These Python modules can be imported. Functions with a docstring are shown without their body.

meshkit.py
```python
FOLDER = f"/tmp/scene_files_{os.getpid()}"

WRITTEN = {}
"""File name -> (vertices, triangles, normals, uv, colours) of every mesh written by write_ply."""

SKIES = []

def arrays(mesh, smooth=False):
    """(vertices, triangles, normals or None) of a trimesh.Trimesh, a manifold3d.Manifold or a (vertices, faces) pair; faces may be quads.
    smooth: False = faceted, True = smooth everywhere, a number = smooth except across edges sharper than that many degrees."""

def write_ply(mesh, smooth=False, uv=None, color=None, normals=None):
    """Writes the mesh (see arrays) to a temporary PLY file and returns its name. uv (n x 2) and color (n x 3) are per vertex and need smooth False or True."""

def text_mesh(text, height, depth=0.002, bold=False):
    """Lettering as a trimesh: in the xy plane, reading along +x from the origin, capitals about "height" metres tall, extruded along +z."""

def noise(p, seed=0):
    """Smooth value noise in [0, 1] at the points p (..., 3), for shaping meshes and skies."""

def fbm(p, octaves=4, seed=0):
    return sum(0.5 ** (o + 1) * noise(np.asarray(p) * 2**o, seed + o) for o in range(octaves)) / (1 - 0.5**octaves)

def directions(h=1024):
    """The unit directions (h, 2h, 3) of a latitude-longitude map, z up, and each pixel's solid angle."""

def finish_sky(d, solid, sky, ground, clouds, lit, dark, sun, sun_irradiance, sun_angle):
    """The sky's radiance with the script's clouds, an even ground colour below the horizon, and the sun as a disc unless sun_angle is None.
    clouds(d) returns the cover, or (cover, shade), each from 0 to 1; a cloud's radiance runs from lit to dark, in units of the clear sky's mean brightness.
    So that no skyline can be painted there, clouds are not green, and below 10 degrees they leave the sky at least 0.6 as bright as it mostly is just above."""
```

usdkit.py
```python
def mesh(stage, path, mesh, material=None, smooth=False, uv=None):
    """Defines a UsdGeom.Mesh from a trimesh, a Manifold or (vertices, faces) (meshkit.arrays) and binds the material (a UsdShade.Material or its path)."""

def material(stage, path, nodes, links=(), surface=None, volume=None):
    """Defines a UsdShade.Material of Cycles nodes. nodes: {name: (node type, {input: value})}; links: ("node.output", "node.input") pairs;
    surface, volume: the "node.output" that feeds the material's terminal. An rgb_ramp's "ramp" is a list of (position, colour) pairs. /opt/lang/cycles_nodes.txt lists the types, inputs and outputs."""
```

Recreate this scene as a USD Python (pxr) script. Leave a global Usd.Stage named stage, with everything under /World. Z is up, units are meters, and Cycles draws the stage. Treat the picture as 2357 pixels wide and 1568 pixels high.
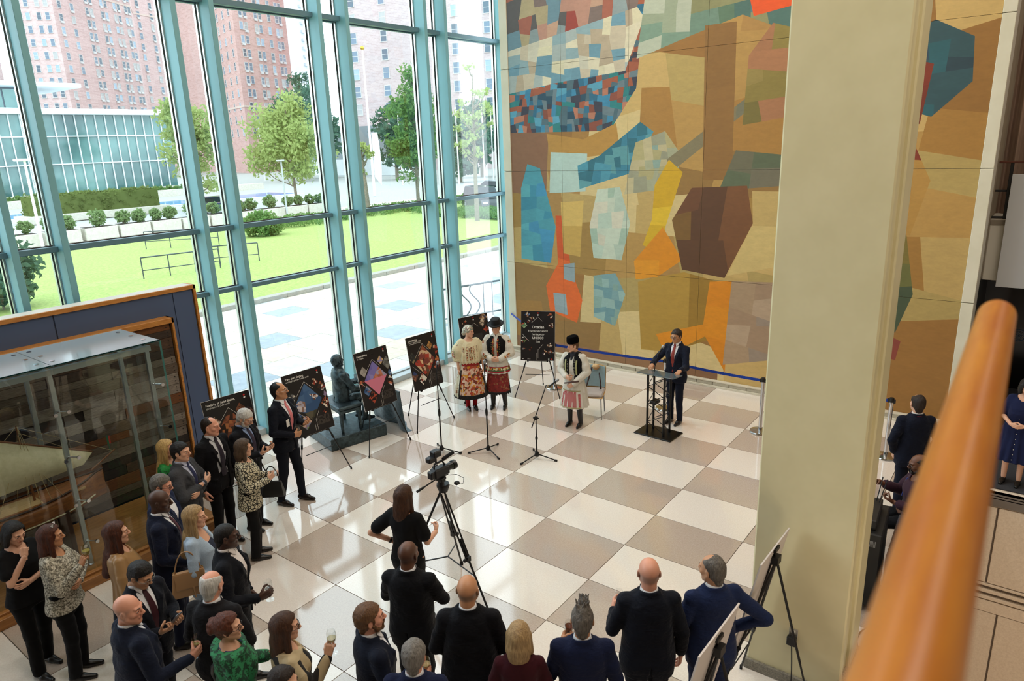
import math, random
import numpy as np
import trimesh, usdkit, meshkit
from pxr import Usd, UsdGeom, UsdLux, UsdShade, Gf, Sdf, Vt
from shapely.geometry import Polygon, box as sbox
from shapely import affinity

stage = Usd.Stage.CreateInMemory()
UsdGeom.SetStageUpAxis(stage, "Z")
UsdGeom.SetStageMetersPerUnit(stage, 1.0)
UsdGeom.Xform.Define(stage, "/World")
UsdGeom.Scope.Define(stage, "/World/Looks")
random.seed(7)
RNG = np.random.default_rng(7)

# ---------------------------------------------------------------- camera
EYE = np.array([6.2155, -9.8125, 5.0311])
YAW, PITCH, ROLL = math.radians(127.574), math.radians(15.7616), math.radians(-2.0508)
fw = np.array([math.cos(YAW) * math.cos(PITCH), math.sin(YAW) * math.cos(PITCH), -math.sin(PITCH)])
rt0 = np.cross(fw, [0, 0, 1.0]); rt0 /= np.linalg.norm(rt0)
up0 = np.cross(rt0, fw)
# the camera is rolled about its axis by ROLL
rt = rt0 * math.cos(ROLL) + up0 * math.sin(ROLL)
up = up0 * math.cos(ROLL) - rt0 * math.sin(ROLL)
cam = UsdGeom.Camera.Define(stage, "/World/camera")
cm = Gf.Matrix4d(*[float(x) for x in (*rt, 0, *up, 0, *(-fw), 0, *EYE, 1)])
UsdGeom.Xformable(cam).AddTransformOp().Set(cm)
cam.CreateFocalLengthAttr(24.617)
cam.CreateHorizontalApertureAttr(36.0)
cam.CreateFStopAttr(3.5)
cam.CreateFocusDistanceAttr(12.5)
cam.CreateClippingRangeAttr((0.05, 2000.0))
cam.CreateExposureAttr(0.26)

# ---------------------------------------------------------------- sky, sun, lamps in the ceiling
dome = UsdLux.DomeLight.Define(stage, "/World/sky")
dome.CreateIntensityAttr(1.1)
dome.CreateColorAttr(Gf.Vec3f(0.80, 0.90, 1.0))
sun = UsdLux.DistantLight.Define(stage, "/World/sun")
sun.CreateIntensityAttr(11.0)
sun.CreateAngleAttr(0.53)
sun.CreateColorAttr(Gf.Vec3f(1.0, 0.93, 0.82))
SUN_DIR = np.array([0.03, 0.90, 0.43]); SUN_DIR /= np.linalg.norm(SUN_DIR)   # towards the sun


def aim(prim, z):
    z = np.asarray(z, float) / np.linalg.norm(z)
    x = np.cross([0, 0, 1.0], z)
    x = x / np.linalg.norm(x) if np.linalg.norm(x) > 1e-6 else np.array([1.0, 0, 0])
    y = np.cross(z, x)
    UsdGeom.Xformable(prim).AddTransformOp().Set(Gf.Matrix4d(*[float(v) for v in (*x, 0, *y, 0, *z, 0, 0, 0, 0, 1)]))


aim(sun, SUN_DIR)
CEIL = 10.5
LAMP_SPOTS = [(-2.5, -1.0), (0.8, 0.6), (4.0, 0.4), (-2.3, -5.5), (1.0, -4.2), (4.4, -6.4), (1.0, -8.5), (8.2, -2.5), (7.4, -5.5), (6.8, -7.2), (8.6, -7.0), (7.6, -4.0), (8.0, 4.0), (3.0, 2.2), (-1.0, 2.2)]
LAMP_POWER = 54.0
for i, (lx, ly) in enumerate(LAMP_SPOTS):
    l = UsdLux.DiskLight.Define(stage, f"/World/ceiling_lamp_glow_{i:03d}" if i else "/World/ceiling_lamp_glow")
    l.CreateRadiusAttr(0.32)
    l.CreateIntensityAttr(LAMP_POWER)
    l.CreateColorAttr(Gf.Vec3f(1.0, 0.90, 0.80))
    UsdGeom.Xformable(l).AddTranslateOp().Set(Gf.Vec3d(lx, ly, CEIL - 0.03))

# ---------------------------------------------------------------- helpers: names, prims, labels
_taken = {}


def numbered(parent, name):
    k = (parent, name)
    n = _taken.get(k, 0)
    _taken[k] = n + 1
    return name if n == 0 else f"{name}_{n:03d}"


def path_of(parent):
    return "/World" if parent is None else (parent if isinstance(parent, str) else str(parent.GetPath()))


def data(prim, label=None, cat=None, group=None, kind=None):
    for k, v in (("label", label), ("category", cat), ("group", group), ("kind", kind)):
        if v:
            prim.SetCustomDataByKey(k, v)
    return prim


def thing(name, label, cat, loc=(0, 0, 0), rotz=0.0, group=None, kind=None):
    x = UsdGeom.Xform.Define(stage, f"/World/{numbered('/World', name)}")
    x.AddTranslateOp().Set(Gf.Vec3d(*map(float, loc)))
    x.AddRotateZOp().Set(float(rotz))
    return data(x.GetPrim(), label, cat, group, kind)


def smooth_normals(v, f):
    n = np.zeros_like(v)
    c = np.cross(v[f[:, 1]] - v[f[:, 0]], v[f[:, 2]] - v[f[:, 0]])
    for k in range(3):
        np.add.at(n, f[:, k], c)
    l = np.linalg.norm(n, axis=1, keepdims=True)
    return np.where(l > 0, n / np.maximum(l, 1e-30), [0, 0, 1.0])


def vf(mesh):
    if isinstance(mesh, tuple):
        return np.asarray(mesh[0], float), np.asarray(mesh[1], int)
    if hasattr(mesh, "to_mesh"):
        m = mesh.to_mesh()
        return np.array(m.vert_properties[:, :3], float), np.array(m.tri_verts, int)
    return np.asarray(mesh.vertices, float), np.asarray(mesh.faces, int)


def obj(name, mesh, m, parent=None, smooth=False, col=None, label=None, cat=None, group=None, kind=None):
    """one Mesh prim; smooth False / True / angle in degrees; col: per-vertex linear colours (primvar col)."""
    p = path_of(parent)
    path = f"{p}/{numbered(p, name)}"
    v, f = vf(mesh)
    n = None
    if smooth is True:
        n = smooth_normals(v, f)
    elif smooth:
        v, f, n = meshkit.arrays(trimesh.Trimesh(v, f, process=False), smooth)
    g = UsdGeom.Mesh.Define(stage, path)
    g.CreatePointsAttr(Vt.Vec3fArray.FromNumpy(np.ascontiguousarray(v, np.float32)))
    g.CreateFaceVertexCountsAttr(Vt.IntArray.FromNumpy(np.full(len(f), 3, np.int32)))
    g.CreateFaceVertexIndicesAttr(Vt.IntArray.FromNumpy(np.ascontiguousarray(f, np.int32).ravel()))
    g.CreateSubdivisionSchemeAttr("none")
    if n is not None:
        g.CreateNormalsAttr(Vt.Vec3fArray.FromNumpy(np.ascontiguousarray(n, np.float32)))
        g.SetNormalsInterpolation("vertex")
    if col is not None:
        UsdGeom.PrimvarsAPI(g).CreatePrimvar("col", Sdf.ValueTypeNames.Color3fArray, "vertex").Set(Vt.Vec3fArray.FromNumpy(np.ascontiguousarray(col, np.float32)))
    if m is not None:
        UsdShade.MaterialBindingAPI.Apply(g.GetPrim()).Bind(m)
    return data(g.GetPrim(), label, cat, group, kind)


def copy_of(src, loc, rotz=0.0, label=None, group=None):
    was = src.GetCustomData()
    name = src.GetName().rstrip("0123456789").rstrip("_") if src.GetName()[-3:].isdigit() else src.GetName()
    x = UsdGeom.Xform.Define(stage, f"/World/{numbered('/World', name)}")
    x.GetPrim().GetReferences().AddInternalReference(src.GetPath())
    x.GetPrim().GetAttribute("xformOp:translate").Set(Gf.Vec3d(*map(float, loc)))
    x.GetPrim().GetAttribute("xformOp:rotateZ").Set(float(rotz))
    x.GetPrim().SetInstanceable(True)
    return data(x.GetPrim(), label or was.get("label"), was.get("category"), group or was.get("group"))


# ---------------------------------------------------------------- helpers: shapes as (vertices, faces)
def join(*ms):
    if len(ms) == 1 and isinstance(ms[0], list):
        ms = ms[0]
    V, F, k = [], [], 0
    for m in ms:
        v, f = vf(m)
        V.append(v); F.append(f + k); k += len(v)
    return np.vstack(V), np.vstack(F)


_BF = np.array([[0, 2, 3], [0, 3, 1], [4, 5, 7], [4, 7, 6], [0, 1, 5], [0, 5, 4], [2, 6, 7], [2, 7, 3], [0, 4, 6], [0, 6, 2], [1, 3, 7], [1, 7, 5]])


def box(lo, hi):
    lo, hi = np.asarray(lo, float), np.asarray(hi, float)
    v = np.array([[(lo, hi)[i][0], (lo, hi)[j][1], (lo, hi)[k][2]] for k in (0, 1) for j in (0, 1) for i in (0, 1)])
    return v, _BF.copy()


def cbox(c, s):
    c, s = np.asarray(c, float), np.asarray(s, float) / 2
    return box(c - s, c + s)


def bbox_(lo, hi, b=0.004):
    """box with chamfered edges"""
    lo, hi = np.asarray(lo, float), np.asarray(hi, float)
    b = min(b, *(0.45 * (hi - lo)))
    pts = []
    for sx in (0, 1):
        for sy in (0, 1):
            for sz in (0, 1):
                c = np.array([(lo, hi)[sx][0], (lo, hi)[sy][1], (lo, hi)[sz][2]])
                d = np.array([1 - 2 * sx, 1 - 2 * sy, 1 - 2 * sz]) * b
                pts += [c + d * [0, 1, 1], c + d * [1, 0, 1], c + d * [1, 1, 0]]
    return hull(pts)


def hull(pts):
    h = trimesh.convex.convex_hull(np.asarray(pts, float))
    return np.asarray(h.vertices, float), np.asarray(h.faces, int)


def move(m, t=(0, 0, 0), rz=0.0, R=None, s=1.0):
    v, f = vf(m)
    v = v * s
    if R is not None:
        v = v @ np.asarray(R).T
    if rz:
        c, s_ = math.cos(rz), math.sin(rz)
        v = v @ np.array([[c, -s_, 0], [s_, c, 0], [0, 0, 1]]).T
    return v + np.asarray(t, float), f


def frame(d):
    d = np.asarray(d, float) / np.linalg.norm(d)
    a = np.cross(d, [0, 0, 1.0] if abs(d[2]) < 0.95 else [1.0, 0, 0]); a /= np.linalg.norm(a)
    return a, np.cross(d, a), d


def rod(p, q, r0, r1=None, n=12, cap=True):
    r1 = r0 if r1 is None else r1
    p, q = np.asarray(p, float), np.asarray(q, float)
    a, b, _ = frame(q - p)
    t = np.arange(n) * 2 * np.pi / n
    ring = np.cos(t)[:, None] * a + np.sin(t)[:, None] * b
    v = np.vstack([p + ring * r0, q + ring * r1, [p], [q]])
    i = np.arange(n); j = (i + 1) % n
    f = np.vstack([np.c_[i, j, j + n], np.c_[i, j + n, i + n]] + ([np.c_[j, i, 0 * i + 2 * n], np.c_[i + n, j + n, 0 * i + 2 * n + 1]] if cap else []))
    return v, f[:, ::-1] if np.dot(np.cross(a, b), q - p) < 0 else f


def tube(pts, r, n=8):
    pts = np.asarray(pts, float)
    r = np.broadcast_to(r, (len(pts),))
    T = np.gradient(pts, axis=0)
    T /= np.linalg.norm(T, axis=1, keepdims=True)
    a = frame(T[0])[0]
    rings = []
    t = np.arange(n) * 2 * np.pi / n
    for k in range(len(pts)):
        a = a - T[k] * (a @ T[k]); a /= np.linalg.norm(a)
        b = np.cross(T[k], a)
        rings.append(pts[k] + r[k] * (np.cos(t)[:, None] * a + np.sin(t)[:, None] * b))
    v = np.vstack(rings + [[pts[0]], [pts[-1]]])
    f = []
    i = np.arange(n); j = (i + 1) % n
    for k in range(len(pts) - 1):
        f += [np.c_[i + k * n, j + k * n, j + k * n + n], np.c_[i + k * n, j + k * n + n, i + k * n + n]]
    e = len(pts) * n
    f += [np.c_[j, i, 0 * i + e], np.c_[i + e - n, j + e - n, 0 * i + e + 1]]
    return v, np.vstack(f)


def lathe(prof, n=24):
    """profile [(r, z)...] from bottom to top about z."""
    prof = np.asarray(prof, float)
    t = np.arange(n) * 2 * np.pi / n
    v = np.vstack([np.c_[r * np.cos(t), r * np.sin(t), 0 * t + z] for r, z in prof])
    f = []
    i = np.arange(n); j = (i + 1) % n
    for k in range(len(prof) - 1):
        f += [np.c_[i + k * n, j + k * n, j + k * n + n], np.c_[i + k * n, j + k * n + n, i + k * n + n]]
    return v, np.vstack(f)


def ball(c, r, sub=2):
    m = trimesh.creation.icosphere(sub, 1.0)
    return np.asarray(m.vertices) * np.asarray(r, float) + np.asarray(c, float), np.asarray(m.faces)


def prism(poly, z0, z1):
    """extrude a shapely polygon or list of xy points from z0 to z1"""
    p = poly if hasattr(poly, "exterior") else Polygon(poly)
    m = trimesh.creation.extrude_polygon(p, z1 - z0, engine="earcut")
    return np.asarray(m.vertices) + [0, 0, z0], np.asarray(m.faces)


def arc(c, r, a0, a1, n, plane="xz"):
    t = np.radians(np.linspace(a0, a1, n))
    o = np.zeros((n, 3)) + np.asarray(c, float)
    i, j = {"xz": (0, 2), "yz": (1, 2), "xy": (0, 1)}[plane]
    o[:, i] += r * np.cos(t); o[:, j] += r * np.sin(t)
    return o


def rx(a):
    c, s = math.cos(a), math.sin(a)
    return np.array([[1, 0, 0], [0, c, -s], [0, s, c]])


def ry(a):
    c, s = math.cos(a), math.sin(a)
    return np.array([[c, 0, s], [0, 1, 0], [-s, 0, c]])


def rz_(a):
    c, s = math.cos(a), math.sin(a)
    return np.array([[c, -s, 0], [s, c, 0], [0, 0, 1]])


def grid_plane(x0, x1, y0, y1, nx, ny, z):
    x, y = np.linspace(x0, x1, nx + 1), np.linspace(y0, y1, ny + 1)
    X, Y = np.meshgrid(x, y, indexing="ij")
    v = np.stack([X, Y, z(X, Y) if callable(z) else 0 * X + z], -1).reshape(-1, 3)
    i, j = np.meshgrid(np.arange(nx), np.arange(ny), indexing="ij")
    a = (i * (ny + 1) + j).ravel()
    return v, np.vstack([np.c_[a, a + ny + 1, a + ny + 2], np.c_[a, a + ny + 2, a + 1]])


# ---------------------------------------------------------------- helpers: colours and materials
def lin(c):
    if isinstance(c, str):
        c = [int(c[i:i + 2], 16) / 255 for i in (0, 2, 4)]
    c = np.asarray(c, float)
    return np.where(c <= 0.04045, c / 12.92, ((c + 0.055) / 1.055) ** 2.4)


_mats = {}


def mat(key, nodes, links, surface):
    if key not in _mats:
        _mats[key] = usdkit.material(stage, f"/World/Looks/{key}", nodes, links, surface=surface)
    return _mats[key]


def plain(key, c, rough=0.5, metal=0.0, **kw):
    return mat(key, {"p": ("principled_bsdf", {"base_color": lin(c), "roughness": rough, "metallic": metal, **kw})}, [], "p.BSDF")


def noisy(key, c1, c2, scale=8.0, rough=0.6, bump=0.0, detail=4.0, bscale=None, lo=0.35, hi=0.65, stretch=(1, 1, 1), metal=0.0, coord="object", **kw):
    """two tones mixed by noise, with an optional fine bump."""
    n = {"t": ("texture_coordinate", {}), "m": ("mapping", {"scale": stretch}),
         "n": ("noise_texture", {"scale": scale, "detail": detail, "roughness": 0.6}),
         "r": ("rgb_ramp", {"ramp": [(0.0, lin(c1)), (lo, lin(c1)), (hi, lin(c2)), (1.0, lin(c2))]}),
         "p": ("principled_bsdf", {"roughness": rough, "metallic": metal, **kw})}
    src = "t.object"
    if coord == "world":
        n["t"] = ("geometry", {}); src = "t.position"
    l = [(src, "m.vector"), ("m.vector", "n.vector"), ("n.fac", "r.fac"), ("r.color", "p.base_color")]
    if bump:
        n["bn"] = ("noise_texture", {"scale": bscale or scale * 6, "detail": 3.0})
        n["b"] = ("bump", {"strength": bump, "distance": 0.01})
        l += [("m.vector", "bn.vector"), ("bn.fac", "b.height"), ("b.normal", "p.normal")]
    return mat(key, n, l, "p.BSDF")


def vcol(key, rough=0.6, grain=0.0, gscale=30.0, stretch=(1, 1, 1), **kw):
    """colour from the mesh's own primvar, with grain."""
    n = {"a": ("attribute", {"attribute": "col"}), "p": ("principled_bsdf", {"roughness": rough, **kw})}
    l = [("a.color", "p.base_color")]
    if grain:
        n |= {"t": ("geometry", {}), "m": ("mapping", {"scale": stretch}), "n": ("noise_texture", {"scale": gscale, "detail": 5.0, "roughness": 0.7}),
              "r": ("rgb_ramp", {"ramp": [(0.25, (1 - grain,) * 3), (0.75, (1 + grain,) * 3)]}), "x": ("mix_color", {"blend_type": "multiply", "fac": 1.0, "use_clamp": False})}
        l = [("t.position", "m.vector"), ("m.vector", "n.vector"), ("n.fac", "r.fac"), ("a.color", "x.a"), ("r.color", "x.b"), ("x.result", "p.base_color")]
    return mat(key, n, l, "p.BSDF")


def glass_pane(key, tint=(1, 1, 1), rough=0.0, ior=1.45, gain=1.0):
    """a clear sheet: transparent with a Fresnel reflection that is the same from both of its faces."""
    return mat(key, {"g0": ("geometry", {}), "i": ("mix_float", {"a": ior, "b": 1.0 / ior}), "f": ("fresnel", {}), "t": ("transparent_bsdf", {"color": tint}), "g": ("glossy_bsdf", {"color": (gain,) * 3, "roughness": rough}), "x": ("mix_closure", {})},
               [("g0.backfacing", "i.fac"), ("i.result", "f.IOR"), ("f.fac", "x.fac"), ("t.BSDF", "x.closure1"), ("g.BSDF", "x.closure2")], "x.closure")

# ---------------------------------------------------------------- people: smooth distance fields turned into meshes
class Field:
    """a signed distance field on a grid; add() blends shapes in, sub() carves them out, mesh() extracts the surface."""

    def __init__(s, lo, hi, h):
        s.lo, s.h = np.asarray(lo, float), h
        s.n = np.ceil((np.asarray(hi, float) - s.lo) / h).astype(int) + 1
        s.F = np.full(s.n, 0.2, np.float32)
        s.ax = [s.lo[k] + h * np.arange(s.n[k]) for k in range(3)]

    def _cut(s, lo, hi):
        i = np.clip(np.floor((np.asarray(lo) - s.lo) / s.h).astype(int), 0, s.n)
        j = np.clip(np.ceil((np.asarray(hi) - s.lo) / s.h).astype(int) + 1, 0, s.n)
        sl = tuple(slice(a, b) for a, b in zip(i, j))
        return sl, s.ax[0][sl[0]][:, None, None], s.ax[1][sl[1]][None, :, None], s.ax[2][sl[2]][None, None, :]

    def put(s, fn, lo, hi, k=0.0, m=0.06, how="add"):
        sl, x, y, z = s._cut(np.asarray(lo) - m, np.asarray(hi) + m)
        A = s.F[sl]
        if A.size == 0:
            return s
        d = fn(x, y, z)
        if how == "sub":
            d = -d
            if k:
                t = np.clip(0.5 - 0.5 * (A - d) / k, 0, 1)
                A[...] = A * (1 - t) + d * t + k * t * (1 - t)
            else:
                A[...] = np.maximum(A, d)
        elif k:
            t = np.clip(0.5 + 0.5 * (A - d) / k, 0, 1)
            A[...] = A * (1 - t) + d * t - k * t * (1 - t)
        else:
            A[...] = np.minimum(A, d)
        return s

    def cone(s, a, b, ra, rb, k=0.02, how="add", sq=None):
        """round cone from a to b; sq = (axis vector, factor) flattens it across that axis."""
        a, b = np.asarray(a, float), np.asarray(b, float)
        d = b - a
        L = max(d @ d, 1e-9)
        r = max(ra, rb)

        def fn(x, y, z):
            t = np.clip(((x - a[0]) * d[0] + (y - a[1]) * d[1] + (z - a[2]) * d[2]) / L, 0, 1)
            px, py, pz = x - a[0] - t * d[0], y - a[1] - t * d[1], z - a[2] - t * d[2]
            if sq is not None:
                w, fac = sq
                q = (px * w[0] + py * w[1] + pz * w[2]) * (1 / fac - 1)
                px, py, pz = px + q * w[0], py + q * w[1], pz + q * w[2]
            return np.sqrt(px * px + py * py + pz * pz) - (ra + (rb - ra) * t)
        return s.put(fn, np.minimum(a, b) - r, np.maximum(a, b) + r, k, how=how)

    def ell(s, c, r, k=0.02, how="add", R=None):
        c, r = np.asarray(c, float), np.asarray(r, float)

        def fn(x, y, z):
            p = [x - c[0], y - c[1], z - c[2]]
            if R is not None:
                p = [R[0, i] * p[0] + R[1, i] * p[1] + R[2, i] * p[2] for i in range(3)]
            q = np.sqrt((p[0] / r[0]) ** 2 + (p[1] / r[1]) ** 2 + (p[2] / r[2]) ** 2)
            g = np.sqrt((p[0] / r[0] ** 2) ** 2 + (p[1] / r[1] ** 2) ** 2 + (p[2] / r[2] ** 2) ** 2)
            return q * (q - 1) / np.maximum(g, 1e-6)
        m = r.max() if R is not None else r
        return s.put(fn, c - m, c + m, k, how=how)

    def stack(s, prof, k=0.02, how="add", p=2.3, fold=None):
        """a trunk of elliptical slices [(z, a, b, cx, cy)...]; fold = (count, depth, z0, z1): pleats that deepen downwards."""
        P = np.asarray(prof, float)
        z0, z1 = P[0, 0], P[-1, 0]
        ra, rb = P[:, 1].max(), P[:, 2].max()

        def fn(x, y, z):
            a, b, cx, cy = (np.interp(z, P[:, 0], P[:, i]) for i in (1, 2, 3, 4))
            u, v = (x - cx), (y - cy)
            q = (np.abs(u / a) ** p + np.abs(v / b) ** p) ** (1 / p)
            d = (q - 1) * np.minimum(a, b)
            if fold:
                n, dep, f0, f1 = fold
                d = d + dep * np.clip((z - f0) / (f1 - f0), 0, 1) * np.cos(n * np.arctan2(u, v)) * np.clip(q, 0, 1)
            e = np.maximum(z0 - z, z - z1)
            return np.maximum(d, e)
        return s.put(fn, (P[:, 3].min() - ra, P[:, 4].min() - rb, z0), (P[:, 3].max() + ra, P[:, 4].max() + rb, z1), k, how=how)

    def half(s, n, c):
        """cut away the side of the plane n.x > c"""
        n = np.asarray(n, float)
        x, y, z = s.ax[0][:, None, None], s.ax[1][None, :, None], s.ax[2][None, None, :]
        s.F = np.maximum(s.F, (n[0] * x + n[1] * y + n[2] * z - c).astype(np.float32))
        return s

    def mesh(s, amp=0.0, freq=20.0, seed=0, stretch=(1, 1, 1)):
        F = s.F
        F = np.pad(F, 1, constant_values=0.2)
        lo = s.lo - s.h
        n = np.array(F.shape)
        ins = F < 0
        cell = np.zeros(n - 1, np.int8)
        for i, j, k in np.ndindex(2, 2, 2):
            cell += ins[i:n[0] - 1 + i, j:n[1] - 1 + j, k:n[2] - 1 + k]
        act = (cell > 0) & (cell < 8)
        C = np.argwhere(act)
        if len(C) == 0:
            return np.zeros((0, 3)), np.zeros((0, 3), int)
        idx = np.full(n - 1, -1, np.int64)
        idx[tuple(C.T)] = np.arange(len(C))
        acc = np.zeros((len(C), 3)); cnt = np.zeros(len(C))
        corner = {o: F[tuple((C + o).T)] for o in np.ndindex(2, 2, 2)}
        for ax in range(3):
            for o in np.ndindex(2, 2, 2):
                if o[ax]:
                    continue
                o2 = tuple(o[q] + (q == ax) for q in range(3))
                fa, fb = corner[o], corner[o2]
                m = (fa < 0) != (fb < 0)
                t = np.where(m, fa / np.where(m, fa - fb, 1), 0)
                pt = np.tile(np.array(o, float), (len(C), 1)); pt[:, ax] += t
                acc += np.where(m[:, None], pt, 0); cnt += m
        V = lo + (C + acc / cnt[:, None]) * s.h
        Q = []
        for ax in range(3):
            b, c = (ax + 1) % 3, (ax + 2) % 3
            sl0 = [slice(1, n[q] - 1) for q in range(3)]; sl1 = list(sl0)
            sl0[ax] = slice(0, n[ax] - 1); sl1[ax] = slice(1, n[ax])
            A, B = ins[tuple(sl0)], ins[tuple(sl1)]
            E = np.argwhere(A != B)
            fl = A[tuple(E.T)]
            off = np.ones(3, int); off[ax] = 0
            E = E + off
            e1, e2 = np.zeros(3, int), np.zeros(3, int); e1[b] = 1; e2[c] = 1
            q = [idx[tuple((E - e1 * i - e2 * j).T)] for i, j in ((1, 1), (0, 1), (0, 0), (1, 0))]
            q = np.stack(q, 1)
            q[~fl] = q[~fl][:, ::-1]
            Q.append(q)
        Q = np.vstack(Q)
        if amp:
            f = np.vstack([Q[:, [0, 1, 2]], Q[:, [0, 2, 3]]])
            N = smooth_normals(V, f)
            V = V + N * (amp * (meshkit.fbm(V * freq * np.asarray(stretch), 2, seed) - 0.5) * 2)[:, None]
        d1 = ((V[Q[:, 0]] - V[Q[:, 2]]) ** 2).sum(1) <= ((V[Q[:, 1]] - V[Q[:, 3]]) ** 2).sum(1)
        f = np.where(d1[:, None, None], Q[:, [[0, 1, 2], [0, 2, 3]]], Q[:, [[0, 1, 3], [1, 2, 3]]]).reshape(-1, 3)
        return V, f


# ---- heads and hands, made once, facing +y
_cache = {}


def head_mesh(fem=False, jowl=0.0):
    k = ("head", fem, jowl)
    if k in _cache:
        return _cache[k]
    f = Field((-.11, -.125, -.17), (.11, .135, .135), .0052)
    w = 0.94 if fem else 1.0
    f.ell((0, -.012, .03), (.075 * w, .094, .086), 0)
    f.ell((0, .028, -.03), (.061 * w, .062, .084), .03)
    for s in (-1, 1):
        f.cone((s * .056 * w, .005, -.05), (s * .012, .062, -.096), .017 + jowl, .017 + jowl, .03)
        f.ell((s * .043 * w, .055, -.018), (.024, .024, .02), .02)
        f.cone((s * .042, .074, .026), (s * .012, .086, .021), .011, .011, .014)
        f.ell((s * .032, .098, .004), (.019, .016, .011), .012, "sub")
        f.ell((s * .032, .079, .003), (.0155, .012, .0125), .004)
        f.ell((s * .011, .1, -.029), (.009, .011, .008), .006)
    f.cone((0, .062, -.095), (0, .066, -.1), .02, .017, .02)
    f.cone((0, .088, .018), (0, .113, -.022), .0075, .0115, .012)
    f.cone((-.02, .084, -.055), (.02, .084, -.055), .0075, .0075, .006)
    f.cone((-.016, .084, -.064), (.016, .084, -.064), .0085, .0085, .006)
    f.cone((-.022, .094, -.0595), (.022, .094, -.0595), .0028, .0028, .002, "sub")
    for s in (-1, 1):
        f.ell((s * .079 * w, -.008, -.006), (.009, .019, .032), .006, R=rz_(s * .35))
        f.ell((s * .088 * w, -.004, -.004), (.006, .010, .018), .004, "sub")
    r = .046 if fem else .055
    f.cone((0, -.022, -.05), (0, -.032, -.2), r, r + .004, .03)
    V, F = f.mesh()
    lip = np.exp(-((V[:, 2] + .06) / .009) ** 2) * (np.abs(V[:, 0]) < .025) * (V[:, 1] > .08)
    cheek = np.exp(-(((np.abs(V[:, 0]) - .04) / .02) ** 2 + ((V[:, 2] + .025) / .025) ** 2)) * (V[:, 1] > .03)
    _cache[k] = (V, F, lip, cheek)
    return _cache[k]


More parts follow.
